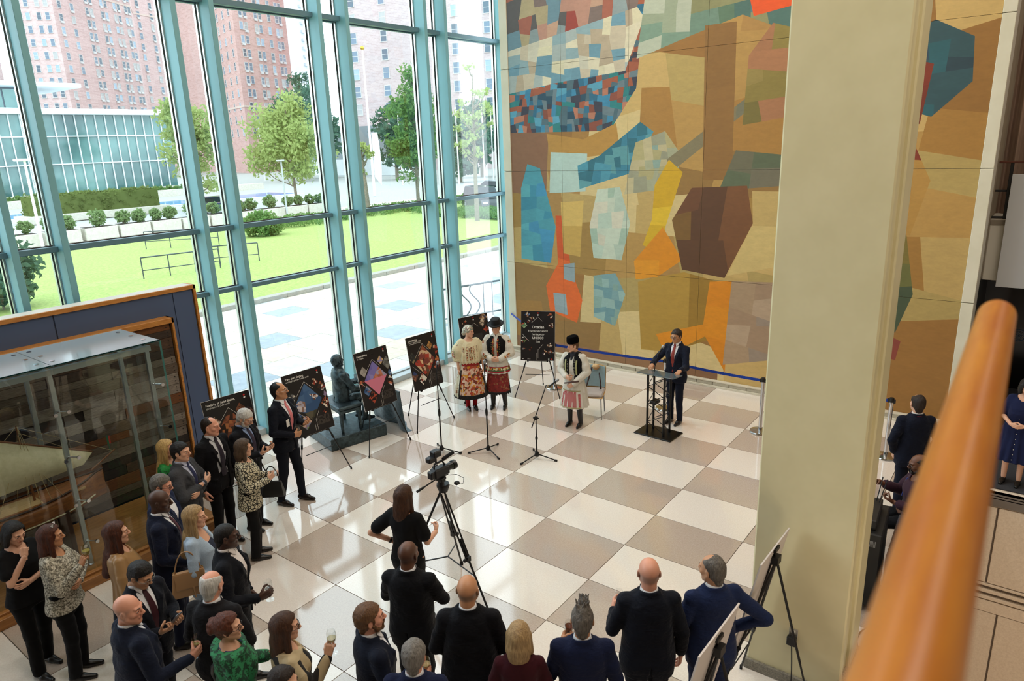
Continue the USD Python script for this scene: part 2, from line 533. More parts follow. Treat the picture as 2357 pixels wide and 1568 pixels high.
def hand_mesh(pose):
    """right hand: wrist at the origin, fingers along +z, palm facing +y, thumb on the -x side."""
    if pose in _cache:
        return _cache[pose]
    curl = {"relax": (18, 28, 22), "grip": (38, 62, 45), "fist": (78, 88, 60), "flat": (4, 6, 5), "stem": (30, 75, 45)}[pose]
    f = Field((-.085, -.035, -.035), (.065, .115, .205), .0046)
    f.cone((-.022, 0, .02), (-.026, 0, .085), .017, .0135, .012)
    f.cone((0, 0, .01), (0, -.001, .09), .019, .013, .012)
    f.cone((.02, 0, .02), (.026, .001, .082), .016, .0125, .012)
    f.cone((0, 0, -.03), (0, 0, .02), .026, .024, .015, sq=(np.array([0, 1.0, 0]), .72))
    for i, (x, L, z) in enumerate(((-.03, .072, .09), (-.0095, .08, .094), (.011, .074, .092), (.03, .058, .084))):
        p = np.array([x, 0, z]); a = 0.0
        fan = (i - 1.5) * .05
        for j, q in enumerate((.45, .31, .24)):
            a += math.radians(curl[j] + (i * 3 if pose != "flat" else 0))
            d = np.array([math.sin(fan), math.sin(a), math.cos(a)]); d /= np.linalg.norm(d)
            e = p + d * L * q
            f.cone(p, e, .0092 - .0008 * j, .0086 - .0009 * j, .0035)
            p = e
    th = {"flat": ((-.075, .01, .07), (-.085, .018, .1)), "relax": ((-.06, .03, .075), (-.055, .045, .105)), "grip": ((-.055, .045, .07), (-.035, .075, .09)), "stem": ((-.055, .045, .07), (-.03, .07, .088)), "fist": ((-.045, .045, .065), (-.012, .06, .08))}[pose]
    f.cone((-.02, .006, .022), (-.042, .016, .045), .018, .0135, .012)
    f.cone((-.042, .016, .045), th[0], .0125, .0105, .005)
    f.cone(th[0], th[1], .0105, .0088, .003)
    _cache[pose] = f.mesh()
    return _cache[pose]


def put_hand(pose, wrist, fingers, palm, side, s=1.0):
    V, F = hand_mesh(pose)
    z = np.asarray(fingers, float); z = z / np.linalg.norm(z)
    y = np.asarray(palm, float); y = y - z * (y @ z); y /= np.linalg.norm(y)
    x = np.cross(y, z)
    V = V * s
    if side < 0:
        V = V * [-1, 1, 1]; F = F[:, ::-1]
    return V @ np.array([x, y, z]) + wrist, F


ARMS = {  # for the right side (+x), body 1.75 m tall: elbow, wrist, fingers, palm, hand
    "down": ((.265, -.02, 1.13), (.275, .05, .885), (0, .25, -1), (-1, .15, 0), "relax"),
    "glass": ((.26, .03, 1.13), (.16, .27, 1.20), (-.35, .75, .55), (-.9, .1, .3), "grip"),
    "glass_low": ((.27, .02, 1.13), (.23, .27, 1.10), (-.2, .9, .3), (-1, -.1, .2), "grip"),
    "glass_high": ((.27, .10, 1.15), (.18, .27, 1.36), (-.15, .35, .9), (-.75, .6, .1), "grip"),
    "front": ((.27, .02, 1.13), (.085, .20, 1.05), (-.9, .45, -.1), (-.2, -1, .1), "grip"),
    "clasp": ((.27, .0, 1.13), (.08, .21, .93), (-.8, .35, -.5), (-.3, -.9, 0), "grip"),
    "phone": ((.265, .02, 1.12), (.085, .27, 1.16), (-.3, .85, .35), (-.35, -.1, .9), "grip"),
    "cross_over": ((.265, .10, 1.16), (-.07, .205, 1.20), (-1, .1, .12), (0, -1, 0), "relax"),
    "cross_under": ((.27, .11, 1.14), (-.05, .175, 1.13), (-1, .12, .05), (0, -1, .1), "relax"),
    "hip": ((.42, -.10, 1.18), (.205, .03, 1.04), (-.4, .75, -.4), (-1, -.2, 0), "relax"),
    "back": ((.29, -.13, 1.15), (.08, -.19, .95), (-.9, -.1, -.4), (0, -1, 0), "relax"),
    "chin": ((.24, .13, 1.18), (.075, .20, 1.42), (-.3, -.25, .9), (-.7, -.6, 0), "fist"),
    "pocket": ((.29, -.05, 1.15), (.215, .03, .95), (-.15, .3, -1), (-1, 0, 0), "relax"),
    "ahead": ((.25, .10, 1.17), (.13, .36, 1.30), (-.2, .9, .3), (-.9, .1, -.3), "grip"),
}

SKIN = {"fair": ("d9a588", "c06a5c"), "pink": ("d99a80", "b9584c"), "tan": ("bf8862", "9a5340"), "olive": ("c4906c", "a05a48"), "brown": ("6b4430", "5c2f28"), "dark": ("4a2f24", "3f2320"), "bronze": ("20282a", "20282a")}


def skin_mat(rough=.48):
    return vcol("skin", rough, subsurface_weight=0.0)


def cloth(key, c, rough=.85, bump=.35, seam=False):
    """plain woven cloth: one colour with faint unevenness and a soft bump of creases."""
    c = lin(c)
    n = {"t": ("texture_coordinate", {}), "w": ("noise_texture", {"scale": 240.0, "detail": 2.0}), "c": ("noise_texture", {"scale": 9.0, "detail": 3.0, "distortion": .6}),
         "r": ("rgb_ramp", {"ramp": [(.3, c * .85), (.7, np.minimum(c * 1.15, 1))]}), "h": ("math", {"math_type": "multiply_add", "value2": .06}),
         "b": ("bump", {"strength": bump, "distance": .03}), "p": ("principled_bsdf", {"roughness": rough, "sheen_weight": .05, "sheen_roughness": .4, "specular_ior_level": .2})}
    if seam:                        # the back seam of a jacket and its sleeve creases, as fine relief
        n |= {"s": ("separate_xyz", {}), "ax": ("math", {"math_type": "absolute"}), "lx": ("math", {"math_type": "less_than", "value2": .0035}), "ly": ("math", {"math_type": "less_than", "value2": -.02}), "m1": ("math", {"math_type": "multiply"}), "m2": ("math", {"math_type": "multiply_add", "value2": -.35}),
              "mp": ("mapping", {"scale": (.7, .7, 1.6)}), "c2": ("noise_texture", {"scale": 16.0, "detail": 2.0, "distortion": 1.4}), "m3": ("math", {"math_type": "multiply_add", "value2": .55}), "b": ("bump", {"strength": .42, "distance": .035})}
        return mat("cloth_s" + key, n, [("t.object", "w.vector"), ("t.object", "c.vector"), ("w.fac", "r.fac"), ("r.color", "p.base_color"), ("w.fac", "h.value1"), ("c.fac", "h.value3"), ("t.object", "s.vector"), ("s.x", "ax.value1"), ("ax.value", "lx.value1"), ("s.y", "ly.value1"), ("lx.value", "m1.value1"), ("ly.value", "m1.value2"),
                                         ("m1.value", "m2.value1"), ("h.value", "m2.value3"), ("t.object", "mp.vector"), ("mp.vector", "c2.vector"), ("c2.fac", "m3.value1"), ("m2.value", "m3.value3"), ("m3.value", "b.height"), ("b.normal", "p.normal")], "p.BSDF")
    return mat("cloth_" + key, n, [("t.object", "w.vector"), ("t.object", "c.vector"), ("w.fac", "r.fac"), ("r.color", "p.base_color"), ("w.fac", "h.value1"), ("c.fac", "h.value3"), ("h.value", "b.height"), ("b.normal", "p.normal")], "p.BSDF")


def hair_mat(key, c1, c2, scale=60):
    n = {"t": ("texture_coordinate", {}), "m": ("mapping", {"scale": (1, 1, .12)}), "n": ("noise_texture", {"scale": float(scale) * 1.6, "detail": 4.0, "roughness": .65}),
         "r": ("rgb_ramp", {"ramp": [(.3, lin(c1)), (.7, lin(c2))]}), "b": ("bump", {"strength": .7, "distance": .012}), "p": ("principled_bsdf", {"roughness": .45, "specular_ior_level": .35})}
    return mat("hair_" + key, n, [("t.object", "m.vector"), ("m.vector", "n.vector"), ("n.fac", "r.fac"), ("r.color", "p.base_color"), ("n.fac", "b.height"), ("b.normal", "p.normal")], "p.BSDF")


HAIRC = {"black": ("0d0b0b", "1d1817"), "dark": ("1c1411", "33251d"), "brown": ("2d1a12", "533320"), "redbrown": ("3a1a10", "6b3620"), "chestnut": ("2c1610", "5c2f1c"), "blonde": ("9a7442", "d9b878"),
         "dirtyblonde": ("7d6242", "c0a070"), "grey": ("55504b", "8f8a84"), "white": ("a9a59f", "d8d5d0"), "salt": ("3d3833", "7a736b"), "lightbrown": ("4a3220", "7a5638"), "bobbrown": ("3a2b20", "5d4733"), "bronze": ("1c2426", "283033")}


def hair_mesh(style, fem):
    k = ("hair", style, fem)
    if k in _cache:
        return _cache[k]
    lo, hi = (-.15, -.24, -.5), (.15, .16, .2)
    if style in ("short", "fringe", "stubble", "receding", "mohawk", "wavy"):
        lo = (-.11, -.14, -.13)
    f = Field(lo, hi, .0068)
    t = {"stubble": .003, "fringe": .008, "receding": .010, "short": .014, "mohawk": .008, "wavy": .018}.get(style, .022)
    w = .94 if fem else 1.0
    f.ell((0, -.014, .032), (.075 * w + t, .094 + t, .086 + t), 0)
    if style in ("short", "fringe", "stubble", "receding", "mohawk", "wavy"):
        f.cone((0, -.045, -.03), (0, -.05, -.075), .062 + t * .5, .045 + t * .3, .03)
        # face and nape cut free
        y0 = {"receding": -.012, "fringe": .012}.get(style, .03)
        f.put(lambda x, y, z: (y0 + np.clip(z - .035, 0, .2) * (1.5 if style == "receding" else 1.25) + 2.2 * np.clip(.06 - np.abs(x), 0, .06) * np.clip(z - .03, 0, .05) - y) * .6 + 0 * x, (-.11, -.1, -.13), (.11, .13, .13), .004, how="sub", m=.01)
        for s in (-1, 1):
            f.ell((s * .09, -.004, -.008), (.03, .024, .036), 0, "sub")
        f.half((0, .35, -1), .085)
        if style in ("fringe", "receding"):
            top = .045 if style == "fringe" else .095
            f.ell((0, .02 if style == "fringe" else .055, .11), (.066, .1, .09) if style == "fringe" else (.055, .07, .05), .02, "sub")
        if style == "mohawk":
            f.ell((0, .0, .105), (.055, .085, .035), .02)
            hr_ = random.Random(2)
            for i in range(26):
                x_, y_ = hr_.uniform(-.036, .036), hr_.uniform(-.06, .075)
                f.cone((x_, y_, .115), (x_ * 1.25 + hr_.uniform(-.012, .012), y_ * 1.1 + .012, .146 + hr_.uniform(.0, .03)), .013, .006, .006)
        amp, fr = (.0015 if style == "stubble" else .005), 38
    else:
        L = {"bob": -.14, "long": -.40, "wavylong": -.40, "shoulder": -.2, "bun": -.05, "tied": -.1}[style]
        if style == "bun":
            f.cone((0, -.05, -.02), (0, -.055, -.07), .066, .042, .03)
            f.ell((0, -.125, .03), (.05, .045, .05), .02)
            f.ell((.03, -.13, .0), (.03, .03, .03), .015); f.ell((-.03, -.125, .06), (.028, .03, .03), .015); f.ell((0, -.135, -.025), (.035, .03, .03), .015)
        else:
            f.cone((0, -.04, -.0), (0, -.055, L * .55), .096, .094, .03, sq=(np.array([0, 1.0, 0]), .84))
            f.cone((0, -.055 - .035 * (L < -.25), L * .55), (0, -.06 - .075 * (L < -.25) - .02 * (L < -.15), L), .098, .070 if L < -.25 else .088, .03, sq=(np.array([0, 1.0, 0]), .66))
            for s in (-1, 1):
                f.cone((s * .074, .0, .02), (s * .092, .012, max(L, -.2)), .030, .026, .02)
                if L < -.25:
                    f.cone((s * .085, .012, -.2), (s * .095, .03, L + .02), .024, .014, .02)
        # open face
        f.put(lambda x, y, z: np.maximum(np.maximum(.018 + .25 * np.maximum(z + .02, 0) - y, np.abs(x) - .06 * w - .012), z - .088 + 5.0 * x * x), (-.11, 0, -.45), (.11, .16, .1), .008, how="sub", m=.02)
        f.cone((0, .01, -.03), (0, .02, -.42), .05, .07, .01, "sub")
        amp, fr = (.009, 26) if style in ("wavylong", "bun") else (.006, 30)
    st = (1, 1, .22) if style not in ("bun", "short", "mohawk", "wavy") else (1, 1, 1)
    _cache[k] = f.mesh(amp, fr, 3, st)
    return _cache[k]


def person(label, H=1.75, at=(0, 0), face=0.0, fem=False, skin="fair", hair=("short", "dark"), head=(0, 0, 0), arms=("down", "down"), wear="suit", col="15171c", shirt="e6e6ea", tie=None, girth=1.0,
           legcol=None, shoe="0e0c0b", glasses=None, beard=None, stance=.1, feet=None, legs=None, lean=0.0, group=None, extra=None, bare=False, name="person", z=0.0, open_v=.0, hem=None, mats=None, sleeve=1.0, tint=None, cuff=True):
    """a clothed standing figure: body (head, neck, trunk, limbs, hands as one mesh) with hair and clothes as its parts."""
    S = H / 1.75
    g = girth
    t = thing(name, label, "person", (at[0], at[1], z), face - 90.0, group)
    sw = .150 if fem else .170            # shoulder half width
    wv = .90 if fem else 1.0
    hp = .098 if fem else .088            # hip joint
    A = []
    for s, a in ((1, arms[0]), (-1, arms[1])):
        e, w, fi, pa, hd = ARMS[a] if isinstance(a, str) else a
        m = np.array([s, 1, 1])
        if isinstance(a, str):
            dx = np.array([sw - .183 + (g - 1) * .06, 0, 0])
            e, w = np.array(e) + dx, np.array(w) + dx * (1 if a in ("down", "pocket", "hip", "glass_low") else .3) + np.array([0, (g - 1) * .14 if a not in ("down", "hip", "back", "pocket") else 0, 0])
        A.append(dict(s=s, sh=np.array([s * sw, -.012, 1.402]), e=np.array(e) * m, w=np.array(w) * m, fi=np.array(fi) * m, pa=np.array(pa) * m, hd=hd))
    if legs is None:
        fx = feet or ((stance, .0), (-stance, .0))
        LG = [dict(hip=np.array([s * hp, -.0, .92]), knee=np.array([s * hp * .6 + fx[i][0] * .4, fx[i][1] * .5 + .022, .5]), ank=np.array([fx[i][0], fx[i][1] - .02, .085]), s=s) for i, s in enumerate((1, -1))]
    else:
        LG = legs
    bust = .022 if fem else 0.0
    TR = [(.80, .155, .105, 0, -.008), (.90, (.178 if fem else .168) * g, .118 * g, 0, -.012), (1.0, (.152 if fem else .158) * g, .108 * g, 0, -.004), (1.10, (.132 if fem else .150) * g, .102 * g, 0, 0), (1.2, .148 * wv * (1 + (g - 1) * .8), .112 * (1 + (g - 1) * .8) + bust * .4, 0, .004 + bust * .5),
          (1.29, .160 * wv, .120 + bust * .5, 0, .006 + bust * .4), (1.36, .164 * wv, .108, 0, -.004), (1.41, .148 * wv, .09, 0, -.014), (1.45, .112 * wv, .074, 0, -.02), (1.48, .075, .062, 0, -.024), (1.5, .056, .054, 0, -.026)]

    def infl(P, d, z0=-9, z1=9, dy=0.0):
        return [(z, a + d, b + d, cx, cy + dy) for z, a, b, cx, cy in P if z0 <= z <= z1]

    def sleeves(f, d, to=1.0, puff=0.0):
        for a in A:
            w = a["w"] - (a["w"] - a["e"]) / np.linalg.norm(a["w"] - a["e"]) * .025
            if to <= .5:
                f.cone(a["sh"], a["sh"] + (a["e"] - a["sh"]) * to * 2, .058 * (wv + .05) + d, .047 + d + puff, .03)
            else:
                mid = a["sh"] * .45 + a["e"] * .55
                f.cone(a["sh"], mid, .049 * (wv + .04) + d * .8, .046 * wv + d * .8 + puff, .022)
                f.cone(mid, a["e"], .046 * wv + d * .8 + puff, .040 * wv + d * .8 + puff, .012)
                e2 = a["e"] + (w - a["e"]) * (to * 2 - 1)
                f.cone(a["e"], e2, .040 * wv + d * .8 + puff, .031 * wv + d * .7 + puff * (1 if to < 1 else .2), .014)

    # ---- the body
    hb = .018 if not bare else .0125
    xs = max(abs(a[k][0]) for a in A for k in ("e", "w")) + .14
    ylo = min(-.25, min(min(a["e"][1], a["w"][1]) for a in A) - .12, min(min(l["knee"][1], l["ank"][1]) for l in LG) - .12)
    yhi = max(.26, max(max(a["e"][1], a["w"][1]) for a in A) + .12, max(max(l["knee"][1], l["ank"][1]) for l in LG) + .2)
    lo, hi = np.array([-xs, ylo, -.01]), np.array([xs, yhi, 1.56])
    f = Field(lo, hi, hb)
    f.stack(TR, 0)
    for l in LG:
        f.cone(l["hip"], l["knee"], .082, .055, .04)
        f.cone(l["knee"], l["ank"], .054, .036, .02)
        f.cone(l["ank"] + [0, .0, -.052], l["ank"] + np.array([l["s"] * .02, .10, -.06]), .022, .016, .02)
    for a in A:
        f.cone(a["sh"], a["e"], .05 * wv, .039 * wv, .03)
        f.cone(a["e"], a["w"], .039 * wv, .027, .012)
    f.cone((0, -.03, 1.44), (0, -.018, 1.54), .054 if not fem else .045, .05 if not fem else .043, .03)
    bodyV, bodyF = f.mesh()
    c0, c1 = lin(SKIN[skin][0]), lin(SKIN[skin][1])
    hv, hf, lip, cheek = head_mesh(fem, .004 * (g > 1.1))
    hs = .97 if fem else 1.0
    yaw, pit, rol = np.radians(head)
    HR = rz_(-yaw) @ rx(-pit) @ ry(rol)
    piv = np.array([0, -.02, -.10])
    HC = np.array([0, .004, 1.632])

    def tohead(v):
        return ((v - piv) @ HR.T + piv) * hs + HC
    hcol = c0 * (1 - .55 * lip[:, None] - .22 * cheek[:, None]) + c1 * (.55 * lip[:, None] + .22 * cheek[:, None])
    if tint:                       # cropped hair showing on the scalp: a colour of the skin there
        c_, k_, top_ = tint
        m_ = np.clip((.03 + .9 * hv[:, 2] * (hv[:, 2] > 0) - hv[:, 1]) / .02, 0, 1) * np.clip((hv[:, 2] + .062) / .02, 0, 1) * np.clip((top_ - hv[:, 2]) / .03, 0, 1)
        hcol = hcol * (1 - k_ * m_[:, None]) + lin(c_) * k_ * m_[:, None]
    P = [(bodyV, bodyF)] + [(tohead(hv), hf)]
    cols = [np.tile(c0, (len(bodyV), 1)), hcol]
    for a in A:
        h = put_hand(a["hd"], a["w"], a["fi"], a["pa"], a["s"], .93 if fem else 1.04)
        P.append(h); cols.append(np.tile(c0 * .97, (len(h[0]), 1)))
    sc = lambda m: (m[0] * S, m[1])
    obj("body", sc(join(P)), skin_mat(), t, smooth=True, col=np.vstack(cols))
    # eyes, brows
    if skin != "bronze":
        ev, ef = ball((0, 0, 0), (.0135, .0095, .0085), 2)
        ecol = np.where((np.hypot(ev[:, 0], ev[:, 2]) < .0072)[:, None] & (ev[:, 1] > 0)[:, None], lin("1a100c"), lin("a89f98"))
        for s in (-1, 1):
            obj("eye", sc((tohead(ev + [s * .032, .0822, .0025]), ef)), vcol("eye_surface", .15), t, smooth=True, col=ecol)
        hc = HAIRC[hair[1]][0]
        B = [tube(tohead(np.array([[s * .014, .0945, .0225], [s * .030, .0925, .0285], [s * .047, .0815, .024]])), [.0035, .004, .0022], 6) for s in (-1, 1)]
        for b_ in B:
            obj("eyebrow", sc(b_), plain("brow_" + hair[1], hc, .8), t, smooth=True)
    # hair
    hm = hair_mat(hair[1], *HAIRC[hair[1]])
    if hair[0] != "bald":
        v, fc = hair_mesh(hair[0], fem)
        obj("hair", sc((tohead(v), fc)), hm, t, smooth=True)
    if beard:
        f = Field((-.1, -.03, -.15), (.1, .13, 0.0), .0065)
        for s in (-1, 1):
            f.cone((s * .067, .012, -.03), (s * .05, .035, -.075), .016, .021, .01)
            f.cone((s * .05, .035, -.075), (0, .068, -.098), .021, .024, .015)
            f.cone((s * .004, .101, -.044), (s * .028, .088, -.056), .0075, .006, .004)
            f.cone((s * .028, .088, -.056), (s * .024, .075, -.085), .007, .014, .008)
        f.cone((-.014, .082, -.066), (.014, .082, -.066), .011, .011, .006, "sub")
        if beard == "moustache":
            f.half((0, 0, -1), .056)
            f.half((0, -1, 0), -.078)
        v, fc = f.mesh(.003, 50, 5)
        obj("moustache" if beard == "moustache" else "beard", sc((tohead(v), fc)), hm, t, smooth=True)
    if glasses:
        G = []
        for s in (-1, 1):
            th = np.linspace(0, 2 * np.pi, 17)
            c = np.c_[s * .033 + .024 * np.cos(th), .108 - .010 * np.abs(.033 + s * 0 + .024 * np.cos(th) * s) / .05, .001 + .018 * np.sin(th)]
            G.append(tube(tohead(c), .0021, 5))
            G.append(tube(tohead(np.array([[s * .057, .094, .006], [s * .077, .07, .006], [s * .083, .0, .004], [s * .082, -.02, -.004]])), .0021, 5))
        G.append(tube(tohead(np.array([[-.010, .108, .004], [0, .112, .007], [.010, .108, .004]])), .002, 5))
        obj("glasses", sc(join(G)), plain("glasses_" + glasses, {"dark": "0c0c0e", "metal": "8c8a86", "clear": "b8b4ae"}[glasses], .3, .8 if glasses == "metal" else 0), t, smooth=True)

    # ---- clothes
    M = mats or {}
    hj = .0125
    legm = M.get("legs") or cloth(legcol or col, legcol or col)

    def trousers(flare=0.0, hi_=1.06, lo_=.05, d=.017):
        f = Field((lo[0], ylo, .02), (hi[0], yhi, 1.14), .0135)
        f.stack(infl(TR, .014, .8, 1.0) + [(hi_, .157 * g + .012, .108 * g + .012, 0, -.002)], 0)
        for l in LG:
            k = l["knee"] * .5 + l["hip"] * .5
            f.cone(l["hip"] + [0, -.005, -.03], k, .088 + (.006 if fem else 0), .077, .03)
            f.cone(k, l["knee"], .077, .06 + d * .3 + flare * .3, .02)
            b = l["ank"] + (l["knee"] - l["ank"]) / np.linalg.norm(l["knee"] - l["ank"]) * (lo_ - .085)
            f.cone(l["knee"], b, .06 + d * .3 + flare * .3, .05 + flare, .02)
            f.half((0, 0, -1), -lo_)
        v, fc = f.mesh(.007, 13, 11, (1, 1, .6))
        obj("trousers", sc((v, fc)), legm, t, smooth=True)

    def shoes(c, heel=False, ankle=False, flat=False, key=None):
        for l in LG:
            a = l["ank"]
            toe = np.array([l["s"] * .03, 1.0, 0]); toe /= np.linalg.norm(toe)
            b = np.array([a[0], a[1], a[2] - .085])
            f = Field(b + [-.11, -.12, -.0], b + [.11, .27, .45 if ankle else .16], .0085)
            f.cone(b + toe * -.045 + [0, 0, .034], b + toe * .06 + [0, 0, .034], .034, .04, .02)
            f.cone(b + toe * .06 + [0, 0, .03], b + toe * .175 + [0, 0, .022], .041, .026, .02)
            if not flat:
                f.cone(b + [0, 0, .05], b + toe * .09 + [0, 0, .05], .038, .03, .02)
            if ankle:
                f.cone(b + [0, -.005, .08], b + (l["knee"] - a) * .75 + [0, 0, .085], .043, .06, .02)
            else:
                f.cone(b + [0, -.01, .12], b + [0, 0, .13], .034, .03, .0, "sub")
            f.half((0, 0, -1), -.001)
            v, fc = f.mesh()
            obj("boot" if ankle else "shoe", sc((v, fc)), M.get("shoe") or plain("shoe_" + (key or c), c, .32), t, smooth=True)

    def shirtfront(c, z0=.98):
        f = Field((-.26, -.2, z0 - .02), (.26, .27, 1.58), .0115)
        f.stack([(z, a_ * .93 + .01, b + .012, cx, cy) for z, a_, b, cx, cy in TR if z >= z0 and z < 1.49], 0)
        f.stack([(1.455, .078, .07, 0, -.022), (1.495, .070, .066, 0, -.022), (1.53, .064, .062, 0, -.02)], .006, p=2.0)
        v, fc = f.mesh()
        parts = [(v, fc)]
        if cuff:
            for a in A:
                d = (a["w"] - a["e"]) / np.linalg.norm(a["w"] - a["e"])
                parts.append(rod(a["w"] - d * .04, a["w"] - d * .004, .034, .0345, 14))
        # collar leaves
        for s in (-1, 1):
            parts.append(hull([(s * .006, .052, 1.507), (s * .06, .025, 1.525), (s * .064, .03, 1.49), (s * .036, .073, 1.455), (s * .01, .06, 1.5), (s * .034, .079, 1.46), (s * .004, .058, 1.512)]))
        obj("shirt", sc(join(parts)), cloth(c, c, .8, .2), t, smooth=True)

    def necktie(c, z0=1.0):
        zs = np.linspace(1.478, z0, 9)
        P_ = np.array(TR)
        yy = np.interp(zs, P_[:, 0], P_[:, 2] + P_[:, 4]) + .022
        yy[0] = .052; yy[1] = max(yy[1], .075)
        wd = np.interp(zs, [z0, z0 + .06, 1.45, 1.478], [.036, .043, .022, .019])
        vs, fs = [], []
        for i in range(9):
            vs += [(-wd[i], yy[i], zs[i]), (0, yy[i] + .009, zs[i]), (wd[i], yy[i], zs[i]), (0, yy[i] - .006, zs[i])]
        for i in range(8):
            for k in range(4):
                a_, b_ = i * 4 + k, i * 4 + (k + 1) % 4
                fs += [(a_, b_, b_ + 4), (a_, b_ + 4, a_ + 4)]
        kn = hull([(-.022, .05, 1.497), (.022, .05, 1.497), (-.024, .066, 1.492), (.024, .066, 1.492), (-.014, .072, 1.458), (.014, .072, 1.458), (0, .05, 1.455)])
        obj("tie", sc(join((np.array(vs), np.array(fs)), kn)), cloth("tie_" + c, c, .5, .2), t, smooth=30)

    if wear == "suit":
        z0 = hem or .79
        f = Field((lo[0], ylo, z0 - .03), (hi[0], yhi, 1.53), hj)
        J = [(z0, .188 * (g * .6 + .4), .138 * (g * .6 + .4), 0, -.006)] + [(z, a_ + .030 if z < 1.36 else a_ + .022, b + .030, cx, cy) for z, a_, b, cx, cy in TR if z > z0 + .03 and z < 1.47] + [(1.49, .096, .082, 0, -.022), (1.51, .082, .076, 0, -.026)]
        f.stack(J, 0)
        for a in A:
            f.cone(a["sh"] * [.72, 1, 1] + [0, 0, .014], a["sh"] + [a["s"] * .016, 0, .010], .054, .055, .022)
        sleeves(f, .019)
        # collar roll at the back, lapels, open front
        f.put(lambda x, y, z: np.maximum(np.abs(x) - .012 - .29 * np.clip(z - 1.13, 0, 1) * .62 - .0 * y, np.maximum(.03 - y, 1.10 - z)), (-.2, 0, 1.1), (.2, .3, 1.6), .004, how="sub", m=.02)
        f.put(lambda x, y, z: np.sqrt((x / .072) ** 2 + ((y + .012) / .072) ** 2) * .07 - .07 + 0 * z, (-.09, -.09, 1.46), (.09, .09, 1.6), .005, how="sub", m=.02)
        if open_v:
            f.put(lambda x, y, z: np.maximum(np.abs(x) - open_v - .06 * np.clip(z - 1.0, 0, 1), np.maximum(.03 - y, z - 1.3)), (-.3, 0, .7), (.3, .35, 1.3), .006, how="sub", m=.02)
        else:
            f.put(lambda x, y, z: np.maximum(np.abs(x) - np.clip(1.0 - z, 0, .3) * .22, .03 - y), (-.12, 0, .7), (.12, .35, 1.0), .004, how="sub", m=.02)
        f.half((0, 0, 1), 1.515)
        # standing collar round the neck, a vent in the back hem, pocket flaps
        f.put(lambda x, y, z: np.sqrt((np.sqrt(x * x + (y + .016) ** 2) - .078) ** 2 + ((z - 1.498 + .25 * (y + .05)) * .6) ** 2) - .0135 + np.clip(y - .03, 0, 1) * .8, (-.11, -.12, 1.44), (.11, .09, 1.53), .004, m=.02)
        f.put(lambda x, y, z: np.maximum(np.abs(x) - .004 - .05 * np.clip(.94 - z, 0, .3), y + .02), (-.1, -.35, z0 - .03), (.1, 0, .95), .004, how="sub", m=.01)
        for s in (-1, 1):
            f.cone((s * .125, .128 * (g * .7 + .3), .985), (s * .165, .085, .99), .018, .018, .006)
        P_ = np.array(TR)
        for s in (-1, 1):
            pts = [(s * .016, 1.13), (s * .055, 1.25), (s * .088, 1.36), (s * .088, 1.44), (s * .072, 1.49)]
            pp = [np.array([x_, np.interp(z_, P_[:, 0], P_[:, 2] + P_[:, 4]) * (1 - .25 * (abs(x_) / .17) ** 2) + .028, z_]) for x_, z_ in pts]
            pp[3][1] = .052; pp[4][1] = .01
            for i in range(4):
                f.cone(pp[i] + [s * .02, -.004, 0], pp[i + 1] + [s * .02 * (i < 2), -.004, 0], .012, .012 + .004 * (i == 1), .01)
        v, fc = f.mesh(.012, 9, int(H * 997) % 50, (1, 1, .8))
        jm = M.get("jacket") or cloth(col, col, seam=True)
        jp = obj("jacket", sc((v, fc)), jm, t, smooth=True)
        shirtfront(shirt)
        if tie:
            necktie(tie)
        trousers()
        shoes(shoe)
    elif wear in ("blouse", "dress", "jacket_f", "tunic"):
        z0 = hem or {"blouse": .86, "dress": .42, "jacket_f": .86, "tunic": .68}[wear]
        f = Field((lo[0], ylo, z0 - .03), (hi[0], yhi, 1.52), hj)
        d = {"blouse": .022, "dress": .02, "jacket_f": .022, "tunic": .04}[wear]
        top = infl(TR, d, max(z0 + .02, .84), 1.45) + [(1.468, .125, .08, 0, -.02)]
        if wear == "dress":
            top = [(z0, .27, .23, 0, 0), (.7, .235, .18, 0, -.005), (.82, .215, .155, 0, -.008)] + top
        elif wear == "tunic":
            top = [(z0, .235, .185, 0, 0), (.8, .225, .17, 0, 0)] + [(z, max(a_, .19), max(b, .14), cx, cy) for z, a_, b, cx, cy in top if z > .85]
        else:
            top = [(z0, top[0][1] + .012, top[0][2] + .012, 0, -.005)] + top
        f.stack(top, 0, fold=(13, .016, 1.0, z0) if wear == "dress" else None)
        sleeves(f, d * .75, sleeve, .012 if wear in ("tunic", "blouse") else 0)
        r_ = {"jacket_f": .06}.get(wear, .085)
        f.put(lambda x, y, z: np.sqrt((x / r_) ** 2 + ((y - .005) / r_) ** 2) * r_ - r_ + 0 * z, (-.1, -.1, 1.43), (.1, .1, 1.6), .006, how="sub", m=.02)
        if wear == "jacket_f":
            f.put(lambda x, y, z: np.maximum(np.abs(x) - .02 - .14 * np.clip(z - 1.1, 0, 1), .03 - y), (-.2, 0, .8), (.2, .3, 1.6), .004, how="sub", m=.02)
        v, fc = f.mesh(.007, 12, 4, (1, 1, .5))
        obj({"jacket_f": "jacket", "tunic": "tunic"}.get(wear, wear), sc((v, fc)), M.get("top") or cloth(col, col), t, smooth=True)
        if wear == "jacket_f":
            f = Field((-.24, -.2, .9), (.24, .24, 1.47), .013)
            f.stack(infl(TR, .012, .9, 1.4), 0)
            obj("top", sc(f.mesh()), cloth(shirt, shirt), t, smooth=True)
        if wear != "dress":
            trousers(.012)
        shoes(shoe, flat=True)
    if extra:
        extra(t, dict(S=S, A=A, LG=LG, TR=TR, tohead=tohead, sc=sc, lo=lo, hi=hi, ylo=ylo, yhi=yhi, infl=infl, sleeves=sleeves, shoes=shoes, trousers=trousers, shirtfront=shirtfront, M=M, g=g))
    # where the hands are in the world, for what they hold
    cf, sf = math.cos(math.radians(face - 90)), math.sin(math.radians(face - 90))
